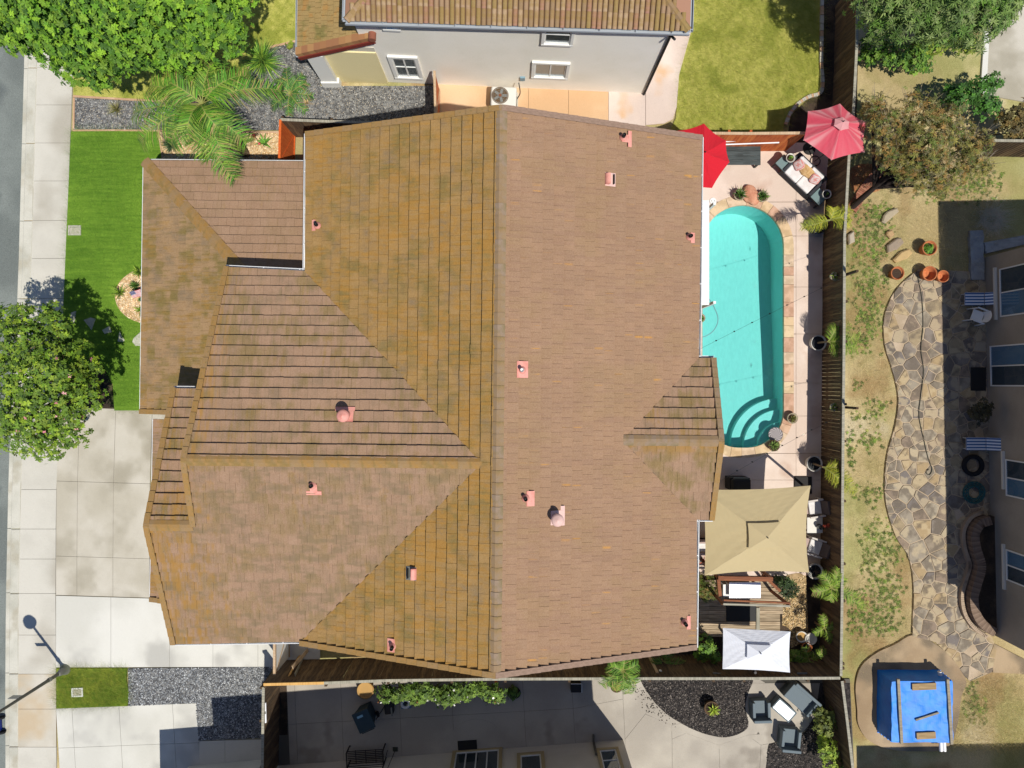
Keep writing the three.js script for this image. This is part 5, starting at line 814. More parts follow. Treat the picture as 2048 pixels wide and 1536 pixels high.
tree('olive_tree', 'grey green willowy tree at the far corner of the brown fence', P(1830, 90), P(1870, 20, 4), [LP(1770, 30, 3.8, 0.9), LP(1830, 20, 4.4, 1.1), LP(1890, 20, 4.6, 1.2), LP(1950, 25, 4.4, 1.2), LP(1995, 20, 3.8, 0.8), LP(1900, -40, 4.8, 1.6), LP(1780, -40, 4.4, 1.4), LP(1780, 58, 3.0, 0.5), LP(1920, 55, 3.8, 0.7), LP(1985, -40, 4.4, 1.3)], 330, 0.2, olive1, { seed: 34, geo: STARN, fill: 0.35, trunk: 0.15 });
const dryLobes = [LP(1770, 250, 2.8, 0.75), LP(1830, 225, 3.0, 0.85), LP(1890, 255, 3.1, 0.9), LP(1940, 290, 2.8, 0.8), LP(1850, 290, 3.2, 1.0), LP(1790, 310, 2.8, 0.75), LP(1870, 345, 2.7, 0.8), LP(1820, 350, 2.5, 0.7), LP(1925, 335, 2.4, 0.6), LP(1750, 215, 2.4, 0.5), LP(1960, 330, 2.2, 0.45), LP(1880, 375, 2.0, 0.5)];
{ const g = tree('dry_tree', 'spreading brown and olive dry leaved tree behind the pink umbrella', P(1702, 416, -0.06), P(1800, 330, 2.3), dryLobes, 300, 0.15, [[128, 122, 48], [148, 138, 66], [110, 114, 44], [150, 118, 56], [104, 120, 46], [144, 136, 92]], { seed: 35, geo: STARN, fill: 0.45, trunk: 0.14, bark: MT.barkDark });
  const tw = [], r = rngOf(36); for (let k = 0; k < 260; k++) { const [c, R] = dryLobes[Math.floor(r() * dryLobes.length)], d = V(rr(-1, 1, r), rr(0.1, 1, r), rr(-1, 1, r)).normalize(), a = c.clone().addScaledVector(d, R.x * rr(0.3, 0.7, r)), b = a.clone().addScaledVector(d.add(V(rr(-0.5, 0.5, r), 0, rr(-0.5, 0.5, r))), rr(0.25, 0.6, r)); tw.push(rod(a, b, 0.008, 4, 0.004)); }
  wpart(g, 'twigs', join(tw), mat([140, 128, 112], 1)); }
// shrubs
const green = [[82, 124, 24], [104, 144, 34], [66, 104, 20], [122, 156, 44]];
function shrub(name, label, lobes, per, size, cols, o = {}) { const b = o.base || lobes[0][0].clone().setY(-0.05); const g = thing(name, label, 'shrub', b, 0, o.group); const st = lobes.slice(0, 4).map(([c]) => rod(b.clone(), c, 0.03, 5, 0.012)); wpart(g, 'stems', join(st), MT.bark); crown(g, 'foliage', lobes, per, size, cols, { geo: STARS, low: -0.1, fill: 0.3, ...o }); return g; }
shrub('green_shrub', 'glossy bright green shrub against the brown fence', [LP(1750, 95, 0.9, 0.55), LP(1785, 110, 1.0, 0.6), LP(1825, 120, 0.9, 0.55), LP(1845, 95, 0.9, 0.5), LP(1735, 115, 0.7, 0.4), LP(1850, 130, 0.6, 0.35)], 420, 0.13, green, { seed: 41 });
shrub('yellow_green_shrub', 'yellow green shrub below the willowy tree', [LP(1870, 80, 1.1, 0.6), LP(1905, 75, 1.0, 0.5), LP(1930, 90, 0.7, 0.4), LP(1860, 60, 1.1, 0.5)], 400, 0.13, [[128, 150, 34], [148, 164, 50], [104, 132, 28]], { seed: 42 });
shrub('laurel_shrub', 'deep green upright shrub behind the dry tree', [LP(1925, 195, 1.5, 0.5), LP(1960, 185, 1.6, 0.55), LP(1975, 215, 1.4, 0.45), LP(1900, 190, 1.2, 0.4), LP(1985, 165, 1.2, 0.35)], 420, 0.15, [[66, 116, 26], [82, 136, 36], [54, 96, 22]], { seed: 43 });
shrub('brown_shrub', 'dark brownish shrub at the end of the slatted fence', [LP(2020, 245, 1.4, 0.6), LP(2050, 235, 1.4, 0.7), LP(2035, 265, 1.0, 0.5)], 330, 0.14, [[98, 84, 34], [120, 98, 44], [78, 70, 30]], { seed: 44 });
shrub('corner_shrub', 'pale yellow green shrub in the mulch corner by the fence', [LP(1648, 1450, 0.8, 0.42), LP(1660, 1430, 0.7, 0.35), LP(1640, 1425, 0.6, 0.3)], 420, 0.12, [[110, 122, 44], [132, 140, 62], [90, 106, 36]], { seed: 45 });
shrub('lime_shrub', 'lime green upright shrub at the lower fence corner', [LP(1655, 1500, 1.0, 0.42), LP(1665, 1528, 0.9, 0.45), LP(1648, 1480, 0.7, 0.3)], 420, 0.12, [[128, 152, 34], [150, 170, 54], [104, 132, 28]], { seed: 46 });
shrub('porch_shrub', 'leafy bronze tipped shrub between roof gutter and tan umbrella', [LP(1412, 1170, 0.9, 0.42), LP(1422, 1185, 0.8, 0.35), LP(1405, 1185, 0.7, 0.3)], 380, 0.14, [[96, 116, 34], [120, 128, 50], [136, 112, 50]], { seed: 47, geo: STARN });
shrub('gutter_shrub', 'bright leafy shrub at the roof corner beside the white umbrella', [LP(1412, 1290, 1.0, 0.4), LP(1422, 1310, 0.9, 0.35), LP(1405, 1305, 0.8, 0.3)], 420, 0.13, [[92, 132, 30], [118, 152, 48], [74, 110, 24]], { seed: 48 });
shrub('strappy_shrub', 'dark strappy plant at the end of the pergola beams', [LP(1566, 1168, 0.9, 0.35), LP(1580, 1180, 0.8, 0.3)], 380, 0.2, [[50, 74, 26], [66, 90, 34], [40, 60, 24]], { seed: 49, geo: STARN });
shrub('umbrella_shrub', 'small leafy shrub touching the white umbrella edge', [LP(1588, 1312, 0.7, 0.28), LP(1592, 1326, 0.6, 0.24)], 380, 0.12, [[92, 128, 34], [118, 144, 50]], { seed: 50 });
shrub('wall_shrub', 'dark round bush in the shade of the tan house wall', [LP(1958, 830, 0.7, 0.42), LP(1966, 815, 0.7, 0.35)], 400, 0.12, [[52, 50, 24], [66, 62, 30]], { seed: 51 });
shrub('gravel_shrub', 'tiny yellow green plant in the dark gravel by the porch roof', [LP(579, 92, 0.22, 0.14), LP(582, 88, 0.2, 0.1)], 700, 0.09, [[140, 160, 40], [120, 144, 36]], { seed: 52 });
// flowering vine on the long fence
{ const lobes = []; for (let k = 0; k < 27; k++) lobes.push(LP(766 + k * 8.8, 1383 + 8 * Math.sin(k * 1.7 + 0.4 * k * k), 1.2 + 0.35 * Math.sin(k * 2.3), 0.32 + 0.1 * Math.sin(k * 3.1 + k * k), 1, 0.4)); const g = shrub('flowering_vine', 'long green vine with white flowers trained along the fence', lobes, 330, 0.12, [[92, 124, 34], [116, 142, 52], [74, 104, 26], [104, 132, 40]], { seed: 53, base: P(880, 1376) }); crown(g, 'flowers', lobes, 14, 0.06, [[236, 234, 228]], { geo: STARS, seed: 54, fill: 0, low: 0.1, m: MT.leafOpaque }); wpart(g, 'trellis', join([0, 1, 2, 3].map((k) => { const x = P(770 + k * 74, 1372).x; return box(0.04, 1.5, 0.04, x, 0.75, P(0, 1372).z); })), MT.brownWood); wpart(g, 'planter_board', box(0.1, 0.5, 0.6, P(993, 1380, 0.8).x, 0.6, P(0, 1382, 0.8).z, 0.1), MT.redwood[0]); }
// blade plants
const bladeGeo = (() => { const pos = [], W = 0.5, seg = 5, pt = (i) => { const t = i / seg; return [t, 0.22 * Math.sin(t * 2.4), W * (1 - t) ** 0.7 * (t < 0.12 ? 0.6 : 1)]; }; for (let i = 0; i < seg; i++) { const [x0, y0, w0] = pt(i), [x1, y1, w1] = pt(i + 1); pos.push(x0, y0, -w0, x1, y1, w1, x1, y1, -w1, x0, y0, -w0, x0, y0, w0, x1, y1, w1); } const g = new THREE.BufferGeometry(); g.setAttribute('position', new THREE.BufferAttribute(new Float32Array(pos), 3)); g.computeVertexNormals(); return flat(g); })();
function rosette(parent, at, n, len, w, cols, { lo = 0.1, hi = 1.2, seed = 1, name = 'leaves' } = {}) { const r = rngOf(seed), list = []; for (let k = 0; k < n; k++) { const el = rr(lo, hi, r), c = cols[Math.floor(r() * cols.length)], kk = rr(0.8, 1.2, r), L = len * rr(0.75, 1.1, r); list.push({ p: at.clone(), q: eul(0, k * 2.39996 + rr(-0.2, 0.2, r), 0).multiply(eul(0, 0, el)), s: V(L, L, w * rr(0.8, 1.2, r)), c: c.map((x) => x * kk) }); } return copies(parent, name, bladeGeo, MT.leafOpaque, list); }
function bladePlant(name, label, px, py, n, len, w, cols, o = {}) { const b = P(px, py), g = thing(name, label, o.cat || 'plant', b, 0, o.group); part(g, 'stem', cyl(0.04, 0.06, (o.y ?? 0.04) + 0.03, 8), MT.bark); rosette(g, V(0, o.y ?? 0.04, 0), n, len, w, cols, o); return g; }
const aloe = [[116, 142, 34], [92, 124, 30], [136, 156, 50]];
bladePlant('spiky_plant', 'yellow green spiky succulent on the left of the pebble island', 243, 586, 46, 0.42, 0.05, aloe, { seed: 61, lo: 0.15 }); bladePlant('spiky_plant', 'spiky succulent at the top of the pebble island', 281, 546, 40, 0.4, 0.05, aloe, { seed: 62 }); bladePlant('spiky_plant', 'dark spiky succulent beside the small flag', 274, 572, 40, 0.34, 0.05, [[60, 92, 26], [80, 112, 34]], { seed: 63 }); bladePlant('spiky_plant', 'sparse spiky succulent at the bottom of the island', 284, 622, 26, 0.34, 0.04, aloe, { seed: 64 });
bladePlant('round_shrublet', 'small dark green tuft at the porch gutter by the island', 286, 600, 30, 0.22, 0.06, [[50, 100, 24], [64, 116, 30]], { seed: 65, lo: 0.5 });
bladePlant('agave_clump', 'dense blue green agave clump in the tan pebbles', 346, 293, 110, 0.5, 0.035, [[62, 92, 50], [84, 112, 66], [50, 78, 42]], { seed: 66 });
bladePlant('aloe_plant', 'broad leaved green aloe with red flower spikes', 531, 288, 12, 0.42, 0.12, [[74, 120, 36], [92, 136, 44]], { seed: 67, lo: 0.1, hi: 0.8 }); { const f = thing('red_flowers', 'pair of red flower heads beside the green aloe', 'flower', P(518, 284)); part(f, 'flower', new THREE.IcosahedronGeometry(0.08, 1).translate(-0.09, 0.35, -0.14), mat([196, 60, 70], 0.8)); part(f, 'flower', new THREE.IcosahedronGeometry(0.06, 1).translate(0.12, 0.3, 0.18), mat([206, 84, 92], 0.8)); part(f, 'stalk', join([rod(V(0, 0, 0), V(-0.09, 0.33, -0.14), 0.012), rod(V(0, 0, 0), V(0.12, 0.28, 0.18), 0.012)]), MT.bark); }
bladePlant('grass_tuft', 'pale tan ornamental grass tuft in dark gravel', 237, 222, 170, 0.5, 0.012, [[150, 142, 84], [172, 160, 108], [126, 132, 60]], { seed: 68, lo: 0.15, hi: 1.3 });
bladePlant('fan_yucca', 'round bright green yucca rosette beside the front lawn', 541, 142, 280, 1.02, 0.035, [[84, 132, 36], [112, 156, 50], [66, 108, 34], [136, 164, 50]], { seed: 69, y: 0.75, lo: -0.25, hi: 1.35 });
// ---------- feather palms ----------
const palmMat = new THREE.MeshStandardMaterial({ vertexColors: true, roughness: 0.7, side: THREE.DoubleSide });
function frondGeo(L, a0, bend, nl, ll, cols, r, tipDry = 0, lw = 0.011) {
  const pos = [], col = [], C = new THREE.Color(), pts = []; let p = V(0, 0, 0), N = 24; const side = rr(-0.25, 0.25, r);
  for (let i = 0; i <= N; i++) { pts.push(p.clone()); const t = i / N, el = a0 - bend * t ** 1.2, az = side * t * t * 2; p = p.clone().add(V(Math.cos(el) * Math.cos(az), Math.sin(el), Math.cos(el) * Math.sin(az)).multiplyScalar(L / N)); }
  const put = (q, c) => { pos.push(q.x, q.y, q.z); col.push(C.r, C.g, C.b); }, at = (t) => { const k = Math.min(N - 1, Math.floor(t * N)), f = t * N - k; return pts[k].clone().lerp(pts[k + 1], f); };
  C.setRGB(0.24, 0.25, 0.06); for (let i = 0; i < N; i++) { const w = 0.016 * (1 - i / N) + 0.004, a = pts[i], b = pts[i + 1]; for (const q of [[a, -w], [b, -w], [b, w], [a, -w], [b, w], [a, w]]) put(q[0].clone().add(V(0, 0.004, q[1]))); }
  for (let k = 0; k < nl; k++) for (const s of [-1, 1]) {
    const t = 0.12 + 0.88 * (k + r() * 0.6) / nl, o = at(t), fw = at(Math.min(1, t + 0.02)).sub(at(Math.max(0, t - 0.02))).normalize(), lat = V(-fw.z, 0, fw.x).normalize().multiplyScalar(s), l = ll * (0.45 + 0.75 * Math.sin(Math.PI * (0.15 + 0.8 * t))) * rr(0.8, 1.1, r);
    const d = lat.clone().multiplyScalar(rr(0.75, 1, r)).addScaledVector(fw, rr(0.35, 0.75, r)).add(V(0, rr(-0.15, 0.35, r), 0)).normalize(), m = o.clone().addScaledVector(d, l * 0.55), e = o.clone().addScaledVector(d, l).add(V(0, -l * rr(0.15, 0.5, r), 0)), w = fw.clone().multiplyScalar(lw);
    const cc = cols[Math.floor(r() * cols.length)], kk = rr(0.8, 1.2, r); C.setRGB(cc[0] * kk / 255, cc[1] * kk / 255, cc[2] * kk / 255, THREE.SRGBColorSpace); if (r() < tipDry * t) C.setRGB(0.32, 0.24, 0.08);
    for (const q of [o.clone().sub(w), m.clone().sub(w), m.clone().add(w), o.clone().sub(w), m.clone().add(w), o.clone().add(w), m.clone().sub(w), e, m.clone().add(w)]) put(q);
  }
  const g = new THREE.BufferGeometry(); g.setAttribute('position', new THREE.BufferAttribute(new Float32Array(pos), 3)); g.setAttribute('color', new THREE.BufferAttribute(new Float32Array(col), 3)); g.computeVertexNormals(); return flat(g);
}
// dirs: [azimuth in degrees in the plan (0 = right, 90 = down), length, start elevation, bend]
function palm(name, label, base, top, dirs, ll, nl, cols, o = {}) {
  const g = thing(name, label, 'palm', base, 0, o.group), r = rngOf(o.seed || 1); wpart(g, 'trunk', rod(base.clone(), top, o.tr ?? 0.14, 10, (o.tr ?? 0.14) * 0.75), MT.trunkPalm);
  for (const [az, L, el, bend] of dirs) { const f = part(g, 'frond', frondGeo(L, el, bend, nl, ll, cols, r, o.dry ?? 0.1, o.lw), palmMat); f.position.copy(top).sub(base); f.rotation.y = -az * Math.PI / 180; }
  return g;
}
const queen = [[84, 122, 28], [106, 138, 38], [66, 102, 24], [130, 150, 56], [76, 136, 26]];
palm('queen_palm', 'tall feather palm with long arching fronds over the porch roof', P(492, 308), P(405, 208, 4.6), [[65, 2.6, 0.5, 1.7], [78, 2.9, 0.35, 1.4], [95, 2.2, 0.6, 2.0], [-15, 2.9, 0.45, 1.3], [-35, 2.2, 0.7, 1.8], [-70, 2.0, 0.7, 2.0], [-100, 2.2, 0.5, 1.6], [-125, 2.5, 0.5, 1.5], [-160, 2.4, 0.6, 1.7], [172, 3.0, 0.35, 1.3], [152, 3.0, 0.4, 1.4], [125, 2.2, 0.7, 2.0], [40, 2.2, 0.6, 1.9], [-145, 1.8, 0.9, 2.1], [110, 1.8, 1.0, 2.3], [60, 1.6, 1.1, 2.3]], 0.62, 70, queen, { seed: 71, dry: 0.16, tr: 0.17, lw: 0.0135 });
palm('young_palm', 'small green palm between yucca and dark gravel', P(592, 205), P(580, 188, 0.9), [[10, 1.0, 0.6, 1.3], [55, 1.0, 0.5, 1.3], [95, 0.9, 0.5, 1.4], [140, 1.0, 0.5, 1.4], [185, 1.1, 0.5, 1.4], [230, 0.8, 0.7, 1.4], [-60, 1.0, 0.6, 1.3], [-95, 1.1, 0.6, 1.3], [-25, 0.9, 0.7, 1.4]], 0.3, 26, [[74, 120, 40], [96, 138, 54], [60, 104, 36]], { seed: 72, tr: 0.07 });
bladePlant('dead_grass', 'dry straw coloured fallen frond tuft beside the small palm', 614, 206, 40, 0.42, 0.012, [[186, 160, 106], [166, 138, 88]], { seed: 73, lo: 0.02, hi: 0.4 });
const yel = [[132, 140, 26], [152, 156, 40], [110, 124, 24], [166, 160, 50]], lime = [[108, 134, 32], [128, 150, 46], [88, 116, 28]];
function pottedPalm(label, px, py, top, dirs, cols, seed, pm, group = 'potted palms along the pool fence') {
  const b = P(px, py), g = palm('potted_palm', label, b, P(...top), dirs, 0.34, 44, cols, { seed, tr: 0.045, lw: 0.008, dry: 0.08, group });
  part(g, 'pot', lathe([[0.001, 0], [0.2, 0], [0.26, 0.12], [0.31, 0.4], [0.32, 0.46], [0.285, 0.46], [0.27, 0.38], [0.001, 0.36]], 26), pm); part(g, 'soil', cyl(0.268, 0.268, 0.02, 20, 0, 0.37, 0), MT.glazedDark);
}
pottedPalm('yellow potted palm with a long frond near the pink umbrella', 1628, 456, [1660, 440, 1.6], [[160, 1.25, 0.5, 1.0], [-25, 0.9, 0.6, 1.1], [-75, 0.5, 0.9, 1.2], [15, 0.8, 0.6, 1.0], [172, 1.1, 0.5, 1.1], [-10, 0.7, 0.8, 1.1]], yel, 81, MT.glazedDark);
pottedPalm('lime potted palm in dark round pot beside the middle of the pool', 1628, 687, [1656, 683, 1.3], [[-10, 1.2, 0.55, 1.0], [15, 1.2, 0.5, 1.0], [-40, 1.1, 0.6, 1.1], [45, 0.9, 0.6, 1.2], [-70, 0.7, 0.8, 1.2], [0, 0.8, 0.9, 1.2]], lime, 82, MT.glazedWhite);
pottedPalm('yellow tipped potted palm beside the tan umbrella corner', 1620, 925, [1646, 934, 1.4], [[36, 1.6, 0.5, 0.9], [48, 1.3, 0.5, 1.0], [22, 1.2, 0.6, 1.0], [0, 0.7, 0.8, 1.3], [40, 0.9, 0.9, 1.2]], yel, 83, MT.glazedWhite);
palm('fence_palm', 'lime green palm leaning over the fence below the round white pot', P(1640, 1165), P(1662, 1176, 1.6), [[30, 1.5, 0.4, 0.9], [-80, 0.9, 0.7, 1.1], [-120, 0.8, 0.7, 1.1], [170, 0.8, 0.6, 1.1], [15, 1.2, 0.5, 1.0], [100, 0.5, 0.8, 1.3], [-50, 0.7, 0.8, 1.1]], 0.3, 40, lime, { seed: 84, tr: 0.06 });
palm('small_palm', 'small palm between the stone pots and the fence', P(1630, 1245), P(1648, 1256, 1.1), [[-20, 0.6, 0.7, 1.3], [60, 0.7, 0.6, 1.4], [-100, 0.6, 0.7, 1.3], [160, 0.5, 0.7, 1.3]], 0.22, 24, lime, { seed: 85, tr: 0.05 });
palm('umbrella_palm', 'spreading young palm below the stone pots', P(1606, 1310), P(1618, 1318, 0.8), [[-30, 0.8, 0.6, 1.1], [200, 0.8, 0.6, 1.2], [240, 0.6, 0.7, 1.2], [80, 0.6, 0.6, 1.3], [150, 0.6, 0.6, 1.3]], 0.24, 24, lime, { seed: 86, tr: 0.05 });
palm('patio_palm', 'green palm over the long fence at the mulch bed corner', P(1238, 1352), P(1246, 1340, 2.2), [[150, 1.1, 0.6, 1.5], [120, 0.9, 0.7, 1.6], [70, 1.1, 0.5, 1.5], [40, 0.8, 0.7, 1.6], [-30, 0.7, 0.8, 1.7], [-90, 0.7, 0.9, 1.7], [200, 0.7, 0.8, 1.7], [95, 0.8, 0.8, 1.7], [-150, 0.6, 0.9, 1.6]], 0.34, 32, [[92, 132, 34], [118, 150, 48], [74, 110, 28]], { seed: 87, tr: 0.07 });
palm('deck_palm', 'small green palm at the narrow passage beside the house', P(1320, 1316), P(1326, 1322, 0.9), [[0, 0.9, 0.5, 1.1], [30, 0.8, 0.6, 1.3], [180, 0.5, 0.8, 1.3], [-60, 0.6, 0.8, 1.4]], 0.26, 24, [[84, 124, 40], [104, 142, 52]], { seed: 88, tr: 0.05 });
// ---------- pots ----------
const potShape = { low: [[0.001, 0], [0.15, 0], [0.2, 0.1], [0.22, 0.26], [0.235, 0.28], [0.2, 0.29], [0.19, 0.24], [0.001, 0.23]], terra: [[0.001, 0], [0.2, 0], [0.27, 0.36], [0.3, 0.36], [0.3, 0.44], [0.262, 0.44], [0.25, 0.37], [0.22, 0.33], [0.001, 0.33]], hollow: [[0.001, 0], [0.2, 0], [0.27, 0.36], [0.3, 0.36], [0.3, 0.44], [0.262, 0.44], [0.25, 0.37], [0.19, 0.1], [0.001, 0.1]], bowl: [[0.001, 0], [0.14, 0], [0.24, 0.2], [0.26, 0.32], [0.225, 0.32], [0.2, 0.26], [0.001, 0.25]] };
function pot(name, label, px, py, s, shape, m, { soil = MT.soilPot, plant = null, group, y = 0, h = 1 } = {}) { const b = P(px, py, y), g = thing(name, label, 'pot', b, 0, group), pr = potShape[shape].map(([a, c]) => [a * s, c * s * h]); part(g, 'pot_body', lathe(pr, 26), m); const top = pr[pr.length - 1][1]; part(g, 'soil', cyl(pr[pr.length - 2][0] * 0.98, pr[pr.length - 2][0] * 0.98, 0.012, 20, 0, top + 0.004, 0), soil); if (plant) plant(g, V(0, top, 0)); return g; }
const sago = (n, len, w, cols, seed, lo = 0.1) => (g, at) => rosette(g, at, n, len, w, cols, { seed, lo, hi: 1.2 });
const cyc = [[62, 96, 28], [84, 116, 36], [50, 80, 24]];
pot('cycad_pot', 'potted cycad left of the reddish boulder at the pool head', 1475, 393, 0.9, 'bowl', MT.potStone, { plant: sago(44, 0.42, 0.05, cyc, 91) }); pot('cycad_pot', 'potted cycad right of the reddish boulder at the pool head', 1521, 396, 0.9, 'bowl', MT.potStone, { plant: sago(40, 0.34, 0.05, cyc, 92) });
pot('succulent_pot', 'small potted succulent near the pool steps on the fence side', 1580, 836, 0.85, 'bowl', MT.potStone, { plant: sago(30, 0.24, 0.04, [[96, 104, 40], [120, 112, 56]], 93) }); pot('succulent_pot', 'potted spiky plant beside the patterned round mat', 1543, 890, 0.9, 'bowl', MT.potBrown, { plant: sago(40, 0.3, 0.05, [[84, 108, 40], [104, 124, 56]], 94) });
pot('terracotta_pot', 'large terracotta pot full of green herbs by the shadow edge', 1847, 500, 1.0, 'terra', MT.terracotta, { plant: (g, at) => crown(g, 'herbs', [[at.clone().add(g.position), V(0.19, 0.12, 0.19)]], 2600, 0.07, [[84, 128, 30], [104, 148, 40]], { geo: STARS, seed: 95, low: 0.1 }), group: 'terracotta pots in the east yard' });
pot('terracotta_pot', 'empty terracotta pot standing alone left of the flagstones', 1785, 549, 0.9, 'terra', MT.terracotta, { group: 'terracotta pots in the east yard' }); pot('terracotta_pot', 'largest empty terracotta pot at the end of the flagstones', 1847, 550, 1.0, 'hollow', MT.terracotta, { soil: MT.terracotta, group: 'terracotta pots in the east yard' }); pot('terracotta_pot', 'smaller empty terracotta pot touching the house shadow', 1876, 555, 0.82, 'hollow', MT.terracotta, { soil: MT.terracotta, group: 'terracotta pots in the east yard' });
pot('mulch_pot', 'brown pot with lime succulent in the black mulch', 1418, 1409, 1.15, 'bowl', MT.potBrown, { y: 0.03, plant: (g, at) => rosette(g, at.clone().add(V(0.08, 0, 0.06)), 36, 0.3, 0.07, [[140, 164, 44], [160, 176, 60]], { seed: 96, lo: 0.1 }) });
pot('palm_pot', 'round brown pot below the palm at the mulch edge', 1231, 1367, 0.95, 'bowl', MT.potBrown, { soil: MT.potBasket });
pot('basket_pot', 'large tan basket pot in the shade by the vine', 735, 1372, 1.35, 'bowl', MT.potBasket, { soil: MT.potBasket });
pot('herb_pot', 'dark pot with leafy plant at the end of the vine', 1030, 1380, 0.9, 'bowl', MT.glazedDark, { plant: (g, at) => crown(g, 'foliage', [[at.clone().add(g.position).add(V(-0.1, 0.1, -0.05)), V(0.24, 0.2, 0.3)]], 900, 0.1, [[80, 116, 36], [100, 134, 44]], { geo: STARS, seed: 97, low: 0 }) });
pot('stone_pot', 'pale stone pot nearest the corner fence', 1616, 1273, 0.95, 'bowl', MT.offWhite, { soil: MT.offWhite }); pot('stone_pot', 'pale stone pot with tan fill beside the gravel', 1598, 1269, 0.9, 'bowl', MT.offWhite, { soil: MT.potBasket }); pot('clay_jar', 'small clay jar standing between stone pots and palm', 1608, 1290, 0.7, 'terra', MT.terracotta);
pot('round_planter', 'round white rimmed planter with bare twigs below the patio chairs', 1623, 1138, 1.25, 'bowl', MT.glazedWhite, { soil: MT.glazedDark, plant: (g, at) => rosette(g, at, 14, 0.4, 0.012, [[126, 108, 84]], { seed: 98, lo: 0.2, hi: 0.9 }) });
pot('gutter_pot', 'round clay pot under the roof gutter by the white umbrella', 1404, 1274, 1.0, 'bowl', MT.potBrown, {});
// weeds over the dry yard
{
  const r = rngOf(55), list = [], cols = [[98, 130, 46], [120, 144, 60], [82, 112, 40], [144, 150, 78]];
  const spots = [[1745, 480, 55, 60], [1740, 560, 45, 60], [1735, 640, 40, 70], [1745, 430, 40, 30], [1720, 770, 18, 14], [1715, 690, 22, 30], [1716, 835, 16, 14], [1760, 1110, 50, 90], [1720, 1230, 40, 60], [1775, 1200, 40, 60], [1740, 990, 40, 30], [1960, 370, 60, 40], [1880, 380, 60, 30], [1850, 330, 40, 30], [1960, 1420, 40, 40], [1945, 1380, 20, 20], [1700, 900, 15, 60], [1740, 880, 30, 30], [1760, 1250, 40, 30], [1755, 820, 30, 30], [1758, 420, 30, 20]];
  for (const [x, y, w, h] of spots) for (let k = 0; k < w * h * 0.055; k++) { const a = x + (r() + r() - 1) * w, b = y + (r() + r() - 1) * h; if (a < 1694 || a > 1975 && b > 480 || inside(a, b, FLAG) || inside(a, b, PAD)) continue; const c = cols[Math.floor(r() * 4)], kk = rr(0.7, 1.25, r); list.push({ p: P(a, b, -0.03), q: eul(rr(-0.25, 0.25, r), r() * 6.28, rr(-0.25, 0.25, r)), s: rr(0.05, 0.13, r), c: c.map((q) => q * kk) }); }
  tag(copies(scene, 'weeds', STARN, MT.leafOpaque, list), 'green weeds growing over the dry east yard', 'weeds', null, 'stuff');
}
// ---------- umbrellas ----------
// rim corners and apex in px at their heights; panels sag between the ribs, a smaller vent cap sits on top
function umbrella(name, label, rimPx, rimY, apexPx, apexY, base, m, { sag = 0.06, scallop = 0.05, vent = 0.28, arm = null, streaks = null, poleM = MT.offWhite, ventM = m, seed = 1 } = {}) {
  const R = rimPx.map(([a, b]) => P(a, b, rimY)), ap = P(...apexPx, apexY), g = thing(name, label, 'umbrella', base.clone()), n = R.length, r = rngOf(seed), mid = R.reduce((s, p) => s.add(p), V()).divideScalar(n);
  const sheetOf = (t0, t1, lift, sg, edge) => {
    const pos = [], col = [], K = 10, J = 9, rows = [];
    for (let i = 0; i < n; i++) {
      const a = R[i], b = R[(i + 1) % n], grid = []; const tint = []; for (let k = 0; k <= K; k++) tint.push(streaks ? (r() < 0.3 ? rr(0.4, 1, r) : rr(0, 0.18, r)) : 0); if (streaks) { tint[0] = tint[K] = 0.55; }
      for (let j = 0; j <= J; j++) { const t = t0 + (t1 - t0) * j / J, row = []; for (let k = 0; k <= K; k++) { const s = k / K, e = a.clone().lerp(b, s), bow = 4 * s * (1 - s); e.lerp(mid, scallop * bow); const q = ap.clone().lerp(e, t); q.y += lift - sg * bow * t - 0.18 * sg * Math.sin(Math.PI * t); if (j > 0 && edge) q.y += 0.006 * Math.sin(k * 2.1 + j * 1.3 + i); row.push(q); } grid.push(row); }
      for (let j = 0; j < J; j++) for (let k = 0; k < K; k++) { const q = [[j, k], [j + 1, k], [j + 1, k + 1], [j, k], [j + 1, k + 1], [j, k + 1]]; for (const [x, y] of q) { const p = grid[x][y]; pos.push(p.x, p.y, p.z); const f = streaks ? tint[y] * (0.35 + 0.65 * x / J) * 0.75 : 0, c = streaks ? mix3(streaks[0], streaks[1], f) : [1, 1, 1]; col.push(...c); } }
    }
    const q = new THREE.BufferGeometry(); q.setAttribute('position', new THREE.BufferAttribute(new Float32Array(pos), 3)); q.setAttribute('color', new THREE.BufferAttribute(new Float32Array(col), 3)); q.computeVertexNormals(); return q;
  };
  wpart(g, 'canopy', sheetOf(vent * 0.8, 1, 0, sag, true), m); wpart(g, 'vent_cap', sheetOf(0.001, vent, 0.1, sag * 0.4, false), ventM);
  R.forEach((p) => wpart(g, 'rib', rod(ap.clone().setY(apexY - 0.04), p.clone().setY(p.y - 0.03), 0.012, 5), poleM));
  wpart(g, 'finial', rod(ap.clone().setY(apexY + 0.06), ap.clone().setY(apexY + 0.17), 0.022, 8), MT.dark);
  if (arm) { const top = (arm.isVector3 ? arm.clone() : base.clone()).setY(rimY - 0.06); wpart(g, 'mast', rod(base.clone(), top, 0.05, 10), poleM); wpart(g, 'arm', rod(top.clone().setY(rimY - 0.12), ap.clone().setY(rimY - 0.12), 0.04, 8), poleM); wpart(g, 'hub', rod(ap.clone().setY(rimY - 0.2), ap.clone().setY(apexY), 0.03, 8), poleM); wpart(g, 'base', rbox(0.7, 0.08, 0.7, 0.02, base.x, 0.05, base.z), MT.dark); }
  else { wpart(g, 'pole', rod(ap.clone().setY(0.02), ap.clone().setY(apexY), 0.022, 8), poleM); wpart(g, 'base', lathe([[0.001, 0.14], [0.05, 0.12], [0.24, 0.06], [0.26, 0]], 20).translate(ap.x, 0.01, ap.z), MT.dark); }
  return g;
}
